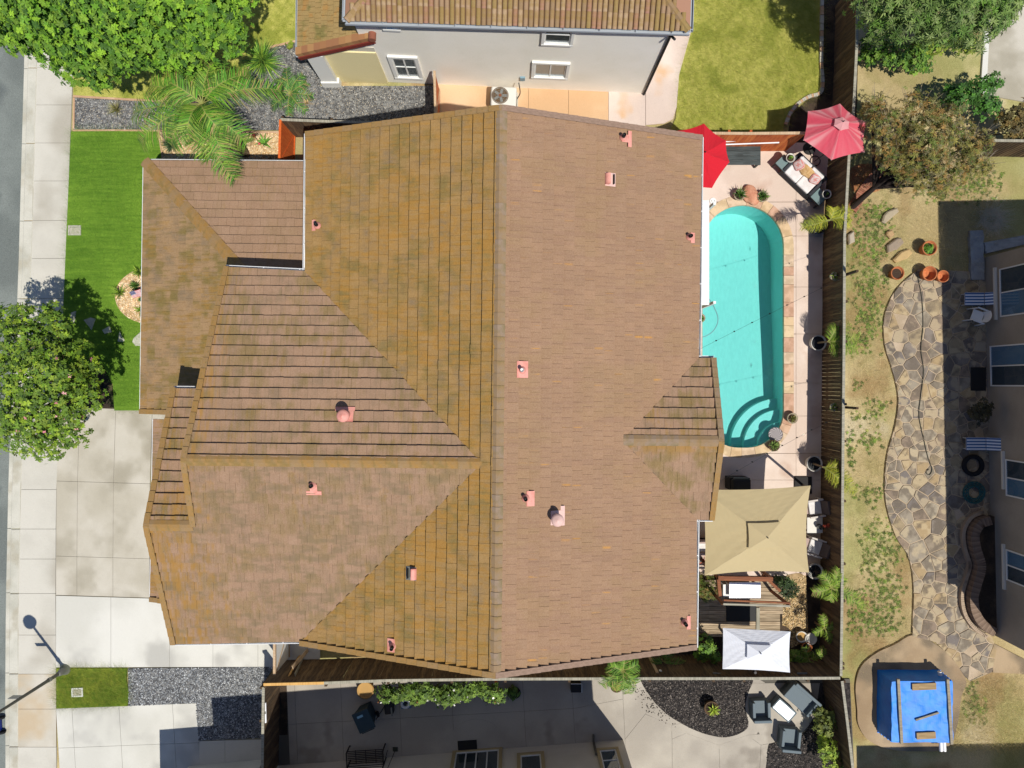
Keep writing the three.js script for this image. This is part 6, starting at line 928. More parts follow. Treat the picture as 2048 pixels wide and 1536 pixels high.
const cloth = (c, extra = {}) => { const m = new THREE.MeshPhysicalMaterial({ roughness: 0.9, transmission: 0.12, thickness: 0, side: THREE.DoubleSide, ...extra }); m.color.setRGB(c[0] / 255, c[1] / 255, c[2] / 255, THREE.SRGBColorSpace); return m; };
const red = [[1351, 262], [1408, 247], [1452, 281], [1459, 324], [1424, 376], [1352, 374]];
{ const ap = P(1409, 306, 2.85); umbrella('red_umbrella', 'bright red patio umbrella half hidden by the roof edge', red, 2.35, [1409, 306], 2.85, ap.clone().setY(0), cloth([204, 8, 34]), { seed: 2, scallop: 0.03, vent: 0.2 }); }
{ const ap = P(1684, 245, 2.9); umbrella('pink_umbrella', 'sun faded pink hexagonal umbrella above the garden sofa', [[1680, 207], [1734, 245], [1729, 304], [1663, 320], [1607, 280], [1616, 222]], 2.35, [1684, 245], 2.9, ap.clone().setY(0), cloth([255, 255, 255], { vertexColors: true }), { seed: 3, scallop: 0.05, vent: 0.24, streaks: [[0.62, 0.06, 0.1], [0.74, 0.5, 0.48]], ventM: cloth([212, 150, 150]) }); }
umbrella('tan_umbrella', 'large square tan cantilever umbrella with raised vent top', [[1404, 979], [1621, 971], [1618, 1145], [1409, 1151]], 2.5, [1533, 1074], 3.0, P(1605, 970), cloth([190, 172, 130]), { seed: 4, sag: 0.09, scallop: 0.05, vent: 0.3, arm: P(1570, 958), poleM: MT.iron });
umbrella('white_umbrella', 'white rectangular umbrella with raised vent top beside the sun deck', [[1446, 1256], [1581, 1263], [1580, 1345], [1445, 1338]], 2.5, [1519, 1304], 2.95, P(1470, 1297), cloth([226, 228, 234]), { seed: 5, sag: 0.04, scallop: 0.02, vent: 0.36, arm: true, poleM: MT.iron });

// ---------- seating ----------
function sofa(name, label, px, turn, w, d, { cushions = true, frame = MT.rattanDark, seat = MT.cushion, h = 0.72, group, cat = 'sofa', arms = 0.12, seatH = 0.36, legs = true } = {}) {
  const g = thing(name, label, cat, P(...px, 0.01), turn, group);   // faces -z, back at +z
  part(g, 'seat_base', metric(rbox(w, seatH - 0.06, d, 0.02, 0, (seatH - 0.06) / 2 + 0.06, 0)), frame); part(g, 'backrest', metric(rbox(w, h - 0.06, 0.12, 0.03, 0, h / 2 + 0.03, d / 2 - 0.06)), frame);
  for (const s of [-1, 1]) part(g, 'armrest', metric(rbox(arms, 0.58 - 0.06, d - 0.13, 0.03, s * (w / 2 - arms / 2), 0.29 + 0.03, -0.062)), frame);
  for (const s of [-1, 1]) for (const t of [-1, 1]) part(g, 'leg', box(0.06, 0.07, 0.06, s * (w / 2 - 0.08), 0.035, t * (d / 2 - 0.08)), MT.black);
  return g;
}
const sofaTurn = (deg) => -deg * Math.PI / 180;
{
  const s = sofa('garden_sofa', 'black rattan loveseat with white cushions and pillows by the pool', [1598, 357], 0, 1.55, 0.92, {}); s.rotation.y = -0.74; // back towards the fence
  s.rotation.y = Math.PI - 0.74 + Math.PI / 1; s.rotation.y = 2.38;
  for (const k of [-1, 1]) part(s, 'seat_cushion', rbox(0.64, 0.13, 0.72, 0.05, k * 0.325, 0.42, -0.08), MT.cushion);
  for (const k of [-1, 1]) { const b = part(s, 'back_cushion', rbox(0.6, 0.36, 0.16, 0.06), MT.cushion); b.position.set(k * 0.32, 0.62, 0.28); b.rotation.x = 0.25; }
  const P2 = [[-0.42, 0.12, MT.pillowPink, 'speckled pink pillow', 0.4], [-0.08, 0.14, MT.pillowTan, 'tan pillow', 0.2], [0.14, 0.12, MT.pillowTan, 'tan pillow with dark edge', -0.3], [0.44, 0.08, MT.pillowPink, 'speckled pink pillow', -0.4]];
  for (const [x, z, m, l, a] of P2) { const q = thing('throw_pillow', (x < -0.2 ? 'speckled pink pillow beside the tan pillows at the pot end' : x > 0.3 ? 'speckled pink pillow at the far end of the sofa' : x < 0 ? 'tan pillow leaning in the sofa middle next to pink' : 'second tan pillow in the middle of the sofa'), 'pillow', P(1598, 357), 0, 'pillows on the garden sofa'); const v = V(x, 0, z).applyAxisAngle(UP, s.rotation.y); const gg = new THREE.SphereGeometry(1, 20, 14); const pp = gg.attributes.position; for (let i = 0; i < pp.count; i++) { const X = pp.getX(i), Y = pp.getY(i), Z = pp.getZ(i); const e = (t) => Math.sign(t) * Math.abs(t) ** 0.55; pp.setXYZ(i, e(X) * 0.21, Y * 0.08, e(Z) * 0.21); } gg.computeVertexNormals(); q.position.add(V(v.x, 0.63, v.z)); q.rotation.set(0, s.rotation.y + a, 0); const c = part(q, 'pillow_cover', gg, m); c.rotation.x = -0.75; }
}
function sideTable(label, px, turn, group) { const g = thing('side_table', label, 'side table', P(...px, 0.01), turn, group); part(g, 'tabletop', rbox(0.5, 0.03, 0.5, 0.008, 0, 0.5, 0), MT.slateTop); part(g, 'frame', join([box(0.52, 0.06, 0.03, 0, 0.455, 0.245), box(0.52, 0.06, 0.03, 0, 0.455, -0.245), box(0.03, 0.06, 0.46, 0.245, 0.455, 0), box(0.03, 0.06, 0.46, -0.245, 0.455, 0)]), MT.black); for (const a of [-1, 1]) for (const b of [-1, 1]) part(g, 'leg', box(0.05, 0.43, 0.05, a * 0.22, 0.215, b * 0.22), MT.black); return g; }
sideTable('dark square side table with potted succulent beside the pool sofa', [1559, 334], 0.78, 'side tables of the pool sofa'); sideTable('dark square side table against the fence beyond the sofa', [1628, 400], 0.78, 'side tables of the pool sofa');
pot('table_pot', 'white rimmed pot with round succulent on the far side table', 1577, 319, 0.72, 'bowl', MT.glazedWhite, { y: 0.52, plant: (g, at) => rosette(g, at, 40, 0.13, 0.05, [[96, 132, 44], [116, 150, 60]], { seed: 101, lo: 0.2 }) }); pot('table_pot', 'white rimmed pot with sparse plant on the fence side table', 1649, 391, 0.72, 'bowl', MT.glazedWhite, { y: 0.52, soil: MT.glazedDark, plant: (g, at) => rosette(g, at, 14, 0.1, 0.05, [[110, 150, 60]], { seed: 102, lo: 0.3 }) });
{ const g = thing('lamp_hook', 'black iron shepherd hook with round lantern behind the sofa', 'lantern stand', P(1630, 322)); part(g, 'stand', rod(V(0, 0, 0), V(0, 1.5, 0), 0.02, 8), MT.iron); part(g, 'hook', new THREE.TorusGeometry(0.16, 0.016, 6, 20, Math.PI).translate(0.16, 1.5, 0), MT.iron); part(g, 'lantern', new THREE.IcosahedronGeometry(0.13, 1).translate(0.32, 1.3, 0), MT.iron); part(g, 'foot', new THREE.TorusGeometry(0.2, 0.02, 6, 20).rotateX(Math.PI / 2).translate(0, 0.02, 0), MT.iron); }
// slate board table under the red umbrella
{ const g = thing('slate_table', 'dark weathered board table under the red umbrella', 'table', P(1476, 321, 0)); for (let k = 0; k < 4; k++) part(g, 'plank', metric(box(1.5, 0.035, 0.175, -0.05, 0.62, -0.28 + k * 0.187), true), MT.slate[k % 2]); part(g, 'end_board', metric(box(0.12, 0.03, 0.74, 0.64, 0.585, 0)), MT.slate[0]); for (const a of [-1, 1]) for (const b of [-1, 1]) part(g, 'leg', box(0.07, 0.59, 0.07, a * 0.66, 0.295, b * 0.28), MT.slate[0]); }
// boulder at the pool head, skimmer, patio cover, hose
{ const g = new THREE.IcosahedronGeometry(0.5, 3), p = g.attributes.position; for (let i = 0; i < p.count; i++) { const v = V(p.getX(i), p.getY(i), p.getZ(i)), k = 1 + 0.35 * (vn(v.x * 3 + 9, v.z * 3 + v.y * 2 + 9, 64, 7) - 0.5); p.setXYZ(i, v.x * 0.62 * k, v.y * 0.34 * k, v.z * 0.8 * k); } g.computeVertexNormals(); const q = P(1500, 392); solo('boulder', g.rotateY(0.4).translate(q.x, 0.12, q.z), mat(mottled(256, 1, [186, 126, 98], [204, 150, 120], { p: 5, g: 10, s: 450 }), 0.95), 'reddish flat boulder between the two potted cycads', 'boulder'); }
{ const g = thing('skimmer_lid', 'round white pool skimmer lid beside the roof gutter', 'skimmer lid', P(1426, 402, 0.01)); part(g, 'lid', cyl(0.14, 0.14, 0.014, 24), MT.white); part(g, 'lid_ring', new THREE.TorusGeometry(0.13, 0.006, 5, 24).rotateX(Math.PI / 2).translate(0, 0.016, 0), MT.offWhite); part(g, 'finger_hole', cyl(0.018, 0.018, 0.004, 10, 0.06, 0.013, 0), MT.dark); part(g, 'finger_hole', cyl(0.018, 0.018, 0.004, 10, -0.06, 0.013, 0), MT.dark); }
{ const y = 2.7, a = P(1400, 401, y), b = P(1418, 610, y), g = thing('patio_cover', 'white flat patio cover strip showing past the roof gutter', 'patio cover', V(a.x, 0, a.z)); const x0 = P(1340, 0, y).x, x1 = P(1418, 0, y).x; wpart(g, 'cover_panel', box(x1 - x0, 0.06, b.z - a.z, (x0 + x1) / 2, y, (a.z + b.z) / 2), MT.white); for (let k = 0; k <= 8; k++) wpart(g, 'seam', box(x1 - x0, 0.02, 0.03, (x0 + x1) / 2, y + 0.038, a.z + 0.06 + (b.z - a.z - 0.12) * k / 8), MT.white); for (const z of [a.z + 0.1, b.z - 0.1]) wpart(g, 'post', box(0.1, y - 0.03, 0.1, P(1392, 0).x, (y - 0.03) / 2, z), MT.white); }
solo('pool_hose', tube([P(1404, 588, -0.09), P(1418, 598, -0.09), P(1430, 618, -0.09), P(1436, 640, -0.09), P(1428, 660, -0.09), P(1414, 671, -0.09), P(1402, 675, -0.09)], 0.018, 50), MT.hoseGrey, 'thin grey hose floating in a curve at the pool edge', 'hose');
pot('pool_pot', 'small leafy potted plant against the roof edge at the pool', 1399, 637, 0.7, 'bowl', MT.potStone, { plant: sago(20, 0.2, 0.07, [[76, 116, 40], [96, 134, 56]], 103) });
// patterned mat
{ const t = tex(256, 1, (u, v) => { const x = u - 0.5, y = v - 0.5, r = Math.hypot(x, y) * 2, a = Math.atan2(y, x), k = r > 0.93 ? 0.2 : (Math.sin(a * 12 + Math.floor(r * 7) * 1.3) * Math.sin(r * 26) > -0.1 ? 1 : 0); const c = mix3([70, 66, 72], [176, 168, 166], k); return c; }); const g = new THREE.CylinderGeometry(0.3, 0.3, 0.012, 36); const m = new THREE.Mesh(flat(g), [mat(t, 0.9)]); const q = P(1551, 869, 0.03); solo('round_mat', g.translate(q.x, q.y + 0.006, q.z), mat(t, 0.9), 'grey patterned round mat at the pool corner', 'mat'); }
// posts along the fence with hanging plants and string lights
const postTops = [];
[[1648, 562, 'post with hanging basket above the upper half of the pool'], [1648, 812, 'post with hanging basket above the pool steps']].forEach(([x, y, l], i) => { const b = P(x, y), g = thing('light_post', 'dark square ' + l, 'post', b, 0, 'string light posts'); part(g, 'post', box(0.09, 2.6, 0.09, 0.1, 1.3, 0), MT.boards[1]); part(g, 'bracket', box(0.4, 0.04, 0.04, -0.06, 1.5, 0), MT.iron); part(g, 'basket', lathe([[0.001, 1.1], [0.12, 1.12], [0.17, 1.3], [0.15, 1.3], [0.001, 1.24]], 16).translate(-0.16, 0, 0), MT.potStone); rosette(g, V(-0.16, 1.28, 0), 24, 0.22, 0.04, [[96, 130, 36], [128, 146, 52]], { seed: 104 + i, lo: -0.2 }); postTops.push(b.clone().add(V(0.1, 2.5, 0))); });
{ const mk = (a, b, label) => { const g = thing('string_lights', label, 'string lights', a.clone(), 0, 'string lights over the pool'), q = (t) => a.clone().lerp(b, t).setY(a.y + (b.y - a.y) * t - 0.9 * t * (1 - t)); const pts = []; for (let k = 0; k <= 12; k++) pts.push(q(k / 12)); wpart(g, 'cable', tube(pts, 0.004, 40, 4), MT.dark); for (let k = 1; k < 9; k++) { const p = q(k / 9); wpart(g, 'bulb', lathe([[0.001, -0.12], [0.022, -0.09], [0.026, -0.06], [0.014, -0.02], [0.014, 0.01]], 8).translate(p.x, p.y, p.z), MT.dark); } };
  const e = (px, py) => P(px, py, 5.25); mk(postTops[0], e(1396, 700), 'string of dark bulbs from the upper post to the roof wing'); mk(postTops[1], e(1444, 960), 'string of dark bulbs from the lower post past the tan umbrella'); }
// ---------- patio chairs and table beside the tan umbrella ----------
function patioChair(label, px, py, turn) { const g = thing('patio_chair', label, 'chair', P(px, py, 0.01), turn, 'patio chairs by the fence'); /* back at +x */ part(g, 'seat_cushion', rbox(0.5, 0.12, 0.54, 0.04, 0, 0.4, 0), MT.cushion); const bk = part(g, 'backrest', rbox(0.12, 0.5, 0.56, 0.04, 0, 0.25, 0), MT.chairDark); bk.position.set(0.28, 0.42, 0); bk.rotation.z = -0.25; for (const s of [-1, 1]) { part(g, 'armrest', rbox(0.62, 0.035, 0.07, 0.012, 0.0, 0.62, s * 0.33), MT.chairFrame); for (const x of [-0.27, 0.27]) part(g, 'leg', box(0.05, 0.6, 0.05, x, 0.3, s * 0.33), MT.chairFrame); } part(g, 'seat_frame', box(0.56, 0.05, 0.6, 0, 0.31, 0), MT.chairFrame); part(g, 'foot_cushion', rbox(0.24, 0.1, 0.5, 0.03, -0.4, 0.37, 0), MT.chairPink); part(g, 'footrest_frame', join([box(0.26, 0.04, 0.52, -0.4, 0.29, 0), box(0.04, 0.27, 0.04, -0.48, 0.135, 0.2), box(0.04, 0.27, 0.04, -0.48, 0.135, -0.2)]), MT.chairFrame); return g; }
patioChair('reclining patio chair with pale cushion above the flower table', 1621, 1012, 0.15); patioChair('reclining patio chair with pale cushion below the flower table', 1621, 1089, -0.3);
{ const g = thing('flower_table', 'pale square table between the two patio chairs', 'table', P(1618, 1045, 0.01)); part(g, 'tabletop', metric(rbox(0.62, 0.035, 0.62, 0.01, 0, 0.55, 0)), MT.offWhite); part(g, 'apron', box(0.56, 0.08, 0.56, 0.0, 0.49, 0), MT.chairDark); for (const a of [-1, 1]) for (const b of [-1, 1]) part(g, 'leg', box(0.05, 0.46, 0.05, a * 0.25, 0.23, b * 0.25), MT.chairDark); }
{ const g = thing('flower_vase', 'dark vase with orange red flowers on the pale table', 'vase', P(1636, 1052, 0.575)); part(g, 'vase', lathe([[0.001, 0], [0.08, 0], [0.11, 0.12], [0.09, 0.24], [0.1, 0.28], [0.08, 0.28], [0.07, 0.2], [0.001, 0.19]], 18), MT.glazedDark); crown(g, 'flowers', [[V(0.16, 0.42, -0.12).add(g.position), V(0.14, 0.08, 0.09)]], 1400, 0.06, [[196, 74, 40], [176, 58, 36], [206, 100, 60]], { geo: STARS, seed: 110, low: 0 }); part(g, 'stalks', join([rod(V(0, 0.2, 0), V(0.14, 0.42, -0.1), 0.008), rod(V(0, 0.2, 0), V(0.2, 0.44, -0.14), 0.008)]), MT.bark); }
// dining things half hidden under the tan umbrella
{ const g = thing('grill_cart', 'dark grill cart showing above the tan umbrella edge', 'grill', P(1468, 960, 0.01)); part(g, 'cart', rbox(0.8, 0.7, 0.5, 0.03, 0, 0.42, 0.06), MT.dark); part(g, 'lid', rbox(0.74, 0.25, 0.46, 0.08, 0, 0.88, 0.06), MT.black); part(g, 'handle', rod(V(-0.3, 0.9, -0.2), V(0.3, 0.9, -0.2), 0.016), MT.steel); for (const a of [-1, 1]) for (const b of [-1, 1]) part(g, 'wheel', cyl(0.05, 0.05, 0.04, 12).rotateX(Math.PI / 2).translate(a * 0.32, 0.05, b * 0.18 + 0.06), MT.rubber); }
{ const s = sofa('covered_chair', 'pale cushioned chair tucked between gutter and tan umbrella', [1404, 1090], Math.PI / 2, 0.62, 0.6, { frame: MT.chairPink, cat: 'chair' }); part(s, 'seat_cushion', rbox(0.36, 0.12, 0.42, 0.04, 0, 0.42, -0.06), MT.cushion); }
bladePlant('red_plant', 'reddish leafy plant between gutter and tan umbrella', 1403, 1118, 26, 0.3, 0.06, [[150, 66, 40], [120, 84, 40]], { seed: 111, y: 0.3 });
// ---------- pergola with glossy table, bench ----------
{
  const g = thing('pergola', 'low brown pergola frame with pale beams over the deck edge', 'pergola', P(1470, 1190));
  const Y = 2.1, B = (a, b, w, h, m, nm = 'beam', y = Y) => wpart(g, nm, metric(beam(P(...a, y), P(...b, y), w, h), true), m); B([1436, 1156], [1545, 1158], 0.16, 0.1, MT.brownWood); B([1436, 1152], [1440, 1192], 0.12, 0.1, MT.brownWood, 'beam', 2.0); B([1447, 1200], [1580, 1206], 0.06, 0.08, MT.brownWood); B([1446, 1208], [1580, 1212], 0.07, 0.06, MT.rail); B([1525, 1150], [1560, 1182], 0.1, 0.1, MT.brownWood, 'beam', 1.98);
  for (const [x, y] of [[1440, 1158], [1447, 1208], [1580, 1212], [1545, 1158]]) { const p = P(x, y, Y); wpart(g, 'post', box(0.09, Y - 0.06, 0.09, p.x, (Y - 0.06) / 2, p.z), MT.brownWood); }
}
{ const g = thing('glass_table', 'glossy white topped table catching the sun on the deck', 'table', P(1478, 1170, 0.14)); part(g, 'tabletop', rbox(1.25, 0.04, 0.62, 0.01, 0, 0.72, 0), mat([236, 236, 244], 0.12)); part(g, 'apron', box(1.12, 0.08, 0.5, 0, 0.655, 0), MT.brownWood); for (const a of [-1, 1]) for (const b of [-1, 1]) part(g, 'leg', box(0.06, 0.61, 0.06, a * 0.5, 0.305, b * 0.2), MT.brownWood); }
{ const g = thing('white_stool', 'small white seat left of the glossy deck table', 'stool', P(1446, 1174, 0.14)); part(g, 'seat', rbox(0.3, 0.05, 0.5, 0.02, 0, 0.48, 0), MT.white); for (const a of [-1, 1]) for (const b of [-1, 1]) part(g, 'leg', box(0.035, 0.455, 0.035, a * 0.11, 0.23, b * 0.2), MT.white); }
solo('dark_rug', rbox(P(1510, 0).x - P(1450, 0).x, 0.02, P(0, 1240).z - P(0, 1208).z, 0.006, P(1480, 0).x, 0.153, P(0, 1224).z), MT.black, 'black rug on the sun deck boards', 'rug');
solo('deck_plank', metric(box(0.14, 0.05, 0.9, P(1513, 0).x, 0.168, P(0, 1235).z)), MT.rail, 'pale loose plank along the edge of the black rug', 'plank');
solo('paver', rbox(0.24, 0.05, 0.24, 0.01, P(1422, 1262).x, 0.03, P(1422, 1262).z, 0.1), mat([176, 140, 124], 0.9), 'square pink paver on dark soil left of the white umbrella', 'paver');
{ const g = thing('storage_bench', 'dark slatted bench below the white umbrella at the fence', 'bench', P(1512, 1322)); for (let k = 0; k < 4; k++) part(g, 'slat', metric(box(2.0, 0.03, 0.09, 0, 0.46, -0.1 + k * 0.12), true), MT.boards[k % 2]); for (const a of [-1, 1]) part(g, 'bench_leg', box(0.08, 0.44, 0.4, a * 0.85, 0.22, 0.08), MT.boards[0]); }
{ const a = P(1428, 1352, 1.9), b = P(1514, 1357, 1.9); solo('metal_rail', rod(P(1426, 1346, 1.9), P(1512, 1356, 1.9), 0.035, 8), MT.galv, 'pale metal rail slanting to the fence under the white umbrella', 'rail'); }
{ const g = thing('solar_panel', 'small dark solar panel mounted on the long fence', 'solar panel', P(1602, 1350, 1.9)); const p = part(g, 'panel', rbox(0.36, 0.025, 0.26, 0.006), mat([26, 28, 44], 0.2)); p.rotation.x = -0.3; p.position.y = 0.12; part(g, 'panel_frame', box(0.38, 0.02, 0.28, 0, 0.1, 0), MT.galv); part(g, 'mount', box(0.06, 0.14, 0.06, 0, 0.03, 0), MT.dark); }
{ const g = thing('gate_post', 'tan wooden post with lamp in the narrow passage', 'post', P(1296, 1310)); part(g, 'post', box(0.11, 1.9, 0.11, 0, 0.95, 0), MT.railTan); part(g, 'lamp', lathe([[0.001, 1.75], [0.06, 1.72], [0.06, 1.6], [0.001, 1.58]], 12).translate(0.16, 0, 0), MT.white); part(g, 'lamp_arm', box(0.14, 0.03, 0.03, 0.1, 1.62, 0), MT.dark); }

// ---------- south yard ----------
{ const g = sofa('rattan_armchair', 'grey rattan armchair beside the black mulch bed', [1514, 1412], 0.03, 0.72, 0.76, { frame: MT.rattan, cat: 'chair', group: 'grey rattan garden set' }); const h = sofa('rattan_armchair', 'grey rattan armchair in front of the corner mulch', [1572, 1469], -0.1, 0.76, 0.8, { frame: MT.rattan, cat: 'chair', group: 'grey rattan garden set' });
  sofa('rattan_loveseat', 'wide grey rattan loveseat nearest the fence corner', [1593, 1387], 2.42, 1.32, 0.76, { frame: MT.rattan, group: 'grey rattan garden set' });
  const t = thing('rattan_table', 'rattan coffee table with pale glass top between the seats', 'table', P(1561, 1412, 0.01), -0.72, 'grey rattan garden set'); part(t, 'table_base', metric(rbox(0.92, 0.36, 0.52, 0.02, 0, 0.19, 0)), MT.rattan); part(t, 'glass_top', rbox(0.82, 0.02, 0.42, 0.006, 0, 0.385, 0), MT.tableGlass); part(t, 'rim', join([box(0.92, 0.03, 0.045, 0, 0.382, 0.235), box(0.92, 0.03, 0.045, 0, 0.382, -0.235), box(0.045, 0.03, 0.42, 0.44, 0.382, 0), box(0.045, 0.03, 0.42, -0.44, 0.382, 0)]), MT.rattan); }
{ const g = thing('wheeled_bin', 'dark teal wheeled bin with pale label on the shaded patio', 'bin', P(737, 1418), 0.42); part(g, 'bin_body', (() => { const b = new THREE.BoxGeometry(0.6, 0.9, 0.7, 1, 1, 1), p = b.attributes.position; for (let i = 0; i < p.count; i++) if (p.getY(i) < 0) { p.setX(i, p.getX(i) * 0.78); p.setZ(i, p.getZ(i) * 0.78); } b.computeVertexNormals(); return b.translate(0, 0.5, 0); })(), MT.binTeal); part(g, 'lid', rbox(0.68, 0.07, 0.82, 0.03, 0, 0.985, 0.02), MT.binTeal); part(g, 'label', box(0.24, 0.006, 0.09, -0.05, 1.024, -0.2), mat([132, 174, 190], 0.6)); part(g, 'handle', rod(V(-0.26, 0.98, 0.46), V(0.26, 0.98, 0.46), 0.02), MT.binTeal); for (const s of [-1, 1]) part(g, 'wheel', cyl(0.12, 0.12, 0.06, 16).rotateZ(Math.PI / 2).translate(s * 0.3 + 0.03, 0.12, 0.3), MT.rubber); }
{ const g = thing('hand_truck', 'dark machine with upright handle in the vine shade', 'machine', P(780, 1406), 0.1); part(g, 'body', rbox(0.36, 0.34, 0.5, 0.05, 0, 0.22, 0.05), MT.iron); part(g, 'drum', cyl(0.17, 0.17, 0.4, 16).translate(0, 0.18, -0.28), MT.black); part(g, 'handle', rod(V(-0.1, 0.3, -0.1), V(-0.42, 0.9, 0.2), 0.02), MT.dark); part(g, 'bar', box(0.06, 0.04, 0.34, 0.12, 0.42, 0.18), MT.galv); }
{ const g = thing('hose_reel', 'white round hose coil on a pale blue tray', 'hose reel', P(812, 1406), 0.08); part(g, 'tray', rbox(0.42, 0.06, 0.42, 0.015, 0, 0.03, 0), mat([96, 128, 150], 0.6)); part(g, 'coil', new THREE.TorusGeometry(0.15, 0.06, 10, 26).rotateX(Math.PI / 2).translate(0, 0.13, -0.03), MT.white); part(g, 'hub', cyl(0.05, 0.06, 0.12, 12, 0, 0.06, -0.03), MT.glazedDark); }
{ const g = thing('iron_bench', 'black slatted iron bench against the cream house', 'bench', P(736, 1502), 0.06), w = 1.45; for (let k = 0; k < 8; k++) part(g, 'slat', box(w, 0.015, 0.035, 0, 0.45, -0.25 + k * 0.07), MT.iron); for (let k = 0; k < 4; k++) part(g, 'back_bar', box(w, 0.03, 0.02, 0, 0.55 + k * 0.12, 0.29 + k * 0.02), MT.iron); for (const s of [-1, 1]) { part(g, 'bench_side', join([box(0.05, 0.62, 0.04, s * w / 2, 0.31, -0.26), box(0.05, 0.95, 0.04, s * w / 2, 0.475, 0.32), box(0.05, 0.04, 0.62, s * w / 2, 0.63, 0.03)]), MT.iron); } for (let k = -1; k < 2; k++) part(g, 'cross_bar', box(0.03, 0.02, 0.55, k * 0.4, 0.435, 0), MT.iron); }
{ const g = thing('tool_handles', 'pair of upright garden tools leaning on the cream wall', 'garden tools', P(785, 1500)); part(g, 'rake_head', box(0.2, 0.04, 0.16, 0.12, 0.04, -0.05), MT.hoseDark); part(g, 'tool_shaft', rod(V(0.12, 0.05, -0.02), V(-0.02, 1.3, 0.16), 0.014), MT.dark); part(g, 'tool_shaft', rod(V(-0.2, 0.03, 0), V(-0.2, 1.3, 0.16), 0.014), MT.dark); }
{ const g = thing('crate', 'black crate with white handle standing below the long fence', 'crate', P(1151, 1370)); part(g, 'crate_body', rbox(0.42, 0.3, 0.36, 0.02, 0, 0.16, 0), MT.black); part(g, 'crate_handle', join([box(0.02, 0.02, 0.36, 0.23, 0.3, 0), box(0.44, 0.02, 0.02, 0, 0.318, -0.18)]), MT.white); }
{ const g = thing('fence_pipe', 'long white pipe standing along the dark fence return', 'pipe', P(556, 1420)); part(g, 'pipe', rod(P(530, 1405, 1.7).sub(g.position), P(531, 1445, 1.7).sub(g.position), 0.05, 10), MT.pipeWhite); part(g, 'hanger', box(0.04, 0.06, 0.1, P(531, 1425, 1.72).x - g.position.x, 1.72, P(531, 1425, 1.72).z - g.position.z), MT.galv); }

// ---------- east yard ----------
solo('garden_hose', tube([P(1832, 540, 0.06), P(1838, 565, 0.06), P(1844, 600, 0.06), P(1846, 650, 0.06), P(1842, 700, 0.06), P(1847, 740, 0.06), P(1842, 790, 0.06), P(1838, 830, 0.06), P(1848, 880, 0.06), P(1856, 915, 0.06), P(1864, 940, 0.06), P(1858, 950, 0.06), P(1852, 944, 0.06), P(1858, 938, 0.06)], 0.013, 140), MT.hoseDark, 'dark garden hose snaking along the flagstones', 'hose');
{ const pts = []; for (let k = 0; k < 140; k++) { const a = k * 0.42, r = 0.34 + 0.1 * Math.sin(k * 0.37); pts.push(P(1944, 984, 0).add(V(Math.cos(a) * r, 0.08 + 0.04 * (k % 7) / 7 + k * 0.0005, Math.sin(a) * r))); } solo('coiled_hose', tube(pts, 0.016, 560, 5), MT.hoseTeal, 'teal garden hose coiled in the house shade', 'hose'); }
solo('tyre_ring', new THREE.TorusGeometry(0.36, 0.09, 10, 36).rotateX(Math.PI / 2).translate(P(1942, 930).x, 0.13, P(1942, 930).z), MT.rubber, 'black round tyre beside the coiled teal hose', 'tyre');
function lounger(label, px, py) { const g = thing('striped_lounger', label, 'lounger', P(px, py, 0.03), 0, 'striped loungers against the tan house'); const t = tex(64, 0.24, (u, v) => (v * 2 % 1) < 0.5 ? [70, 100, 146] : [222, 226, 230]); part(g, 'seat', metric(rbox(0.78, 0.08, 0.52, 0.03, -0.16, 0.36, 0)), mat(t, 0.9)); const b = part(g, 'backrest', metric(rbox(0.6, 0.08, 0.52, 0.03, 0.3, 0, 0)), mat(t, 0.9)); b.position.set(0.24, 0.38, 0); b.rotation.z = 0.7; for (const x of [-0.45, 0.3]) for (const z of [-0.22, 0.22]) part(g, 'leg', box(0.035, 0.33, 0.035, x, 0.165, z), MT.offWhite); return g; }
lounger('blue and white striped lounger beside the white plastic chair', 1945, 600); lounger('blue and white striped lounger above the black tyre', 1948, 886);
{ const g = thing('plastic_chair', 'white plastic garden chair in the tan house shade', 'chair', P(1941, 634, 0.03), -0.35); part(g, 'seat', rbox(0.46, 0.03, 0.44, 0.012, 0, 0.42, 0), MT.white); const bk = new THREE.CylinderGeometry(0.3, 0.26, 0.42, 18, 1, true, -0.95 + Math.PI / 2, 1.9).translate(0, 0.64, 0); part(g, 'backrest', bk, mat([226, 226, 222], 0.5, { side: THREE.DoubleSide })); for (const s of [-1, 1]) part(g, 'armrest', rbox(0.46, 0.03, 0.06, 0.01, 0.02, 0.64, s * 0.27), MT.white); for (const [x, z] of [[-0.22, -0.22], [-0.22, 0.22], [0.24, -0.24], [0.24, 0.24]]) part(g, 'leg', rod(V(x * 1.15, 0, z * 1.15), V(x, 0.62, z * 1.1), 0.025, 6), MT.white); }
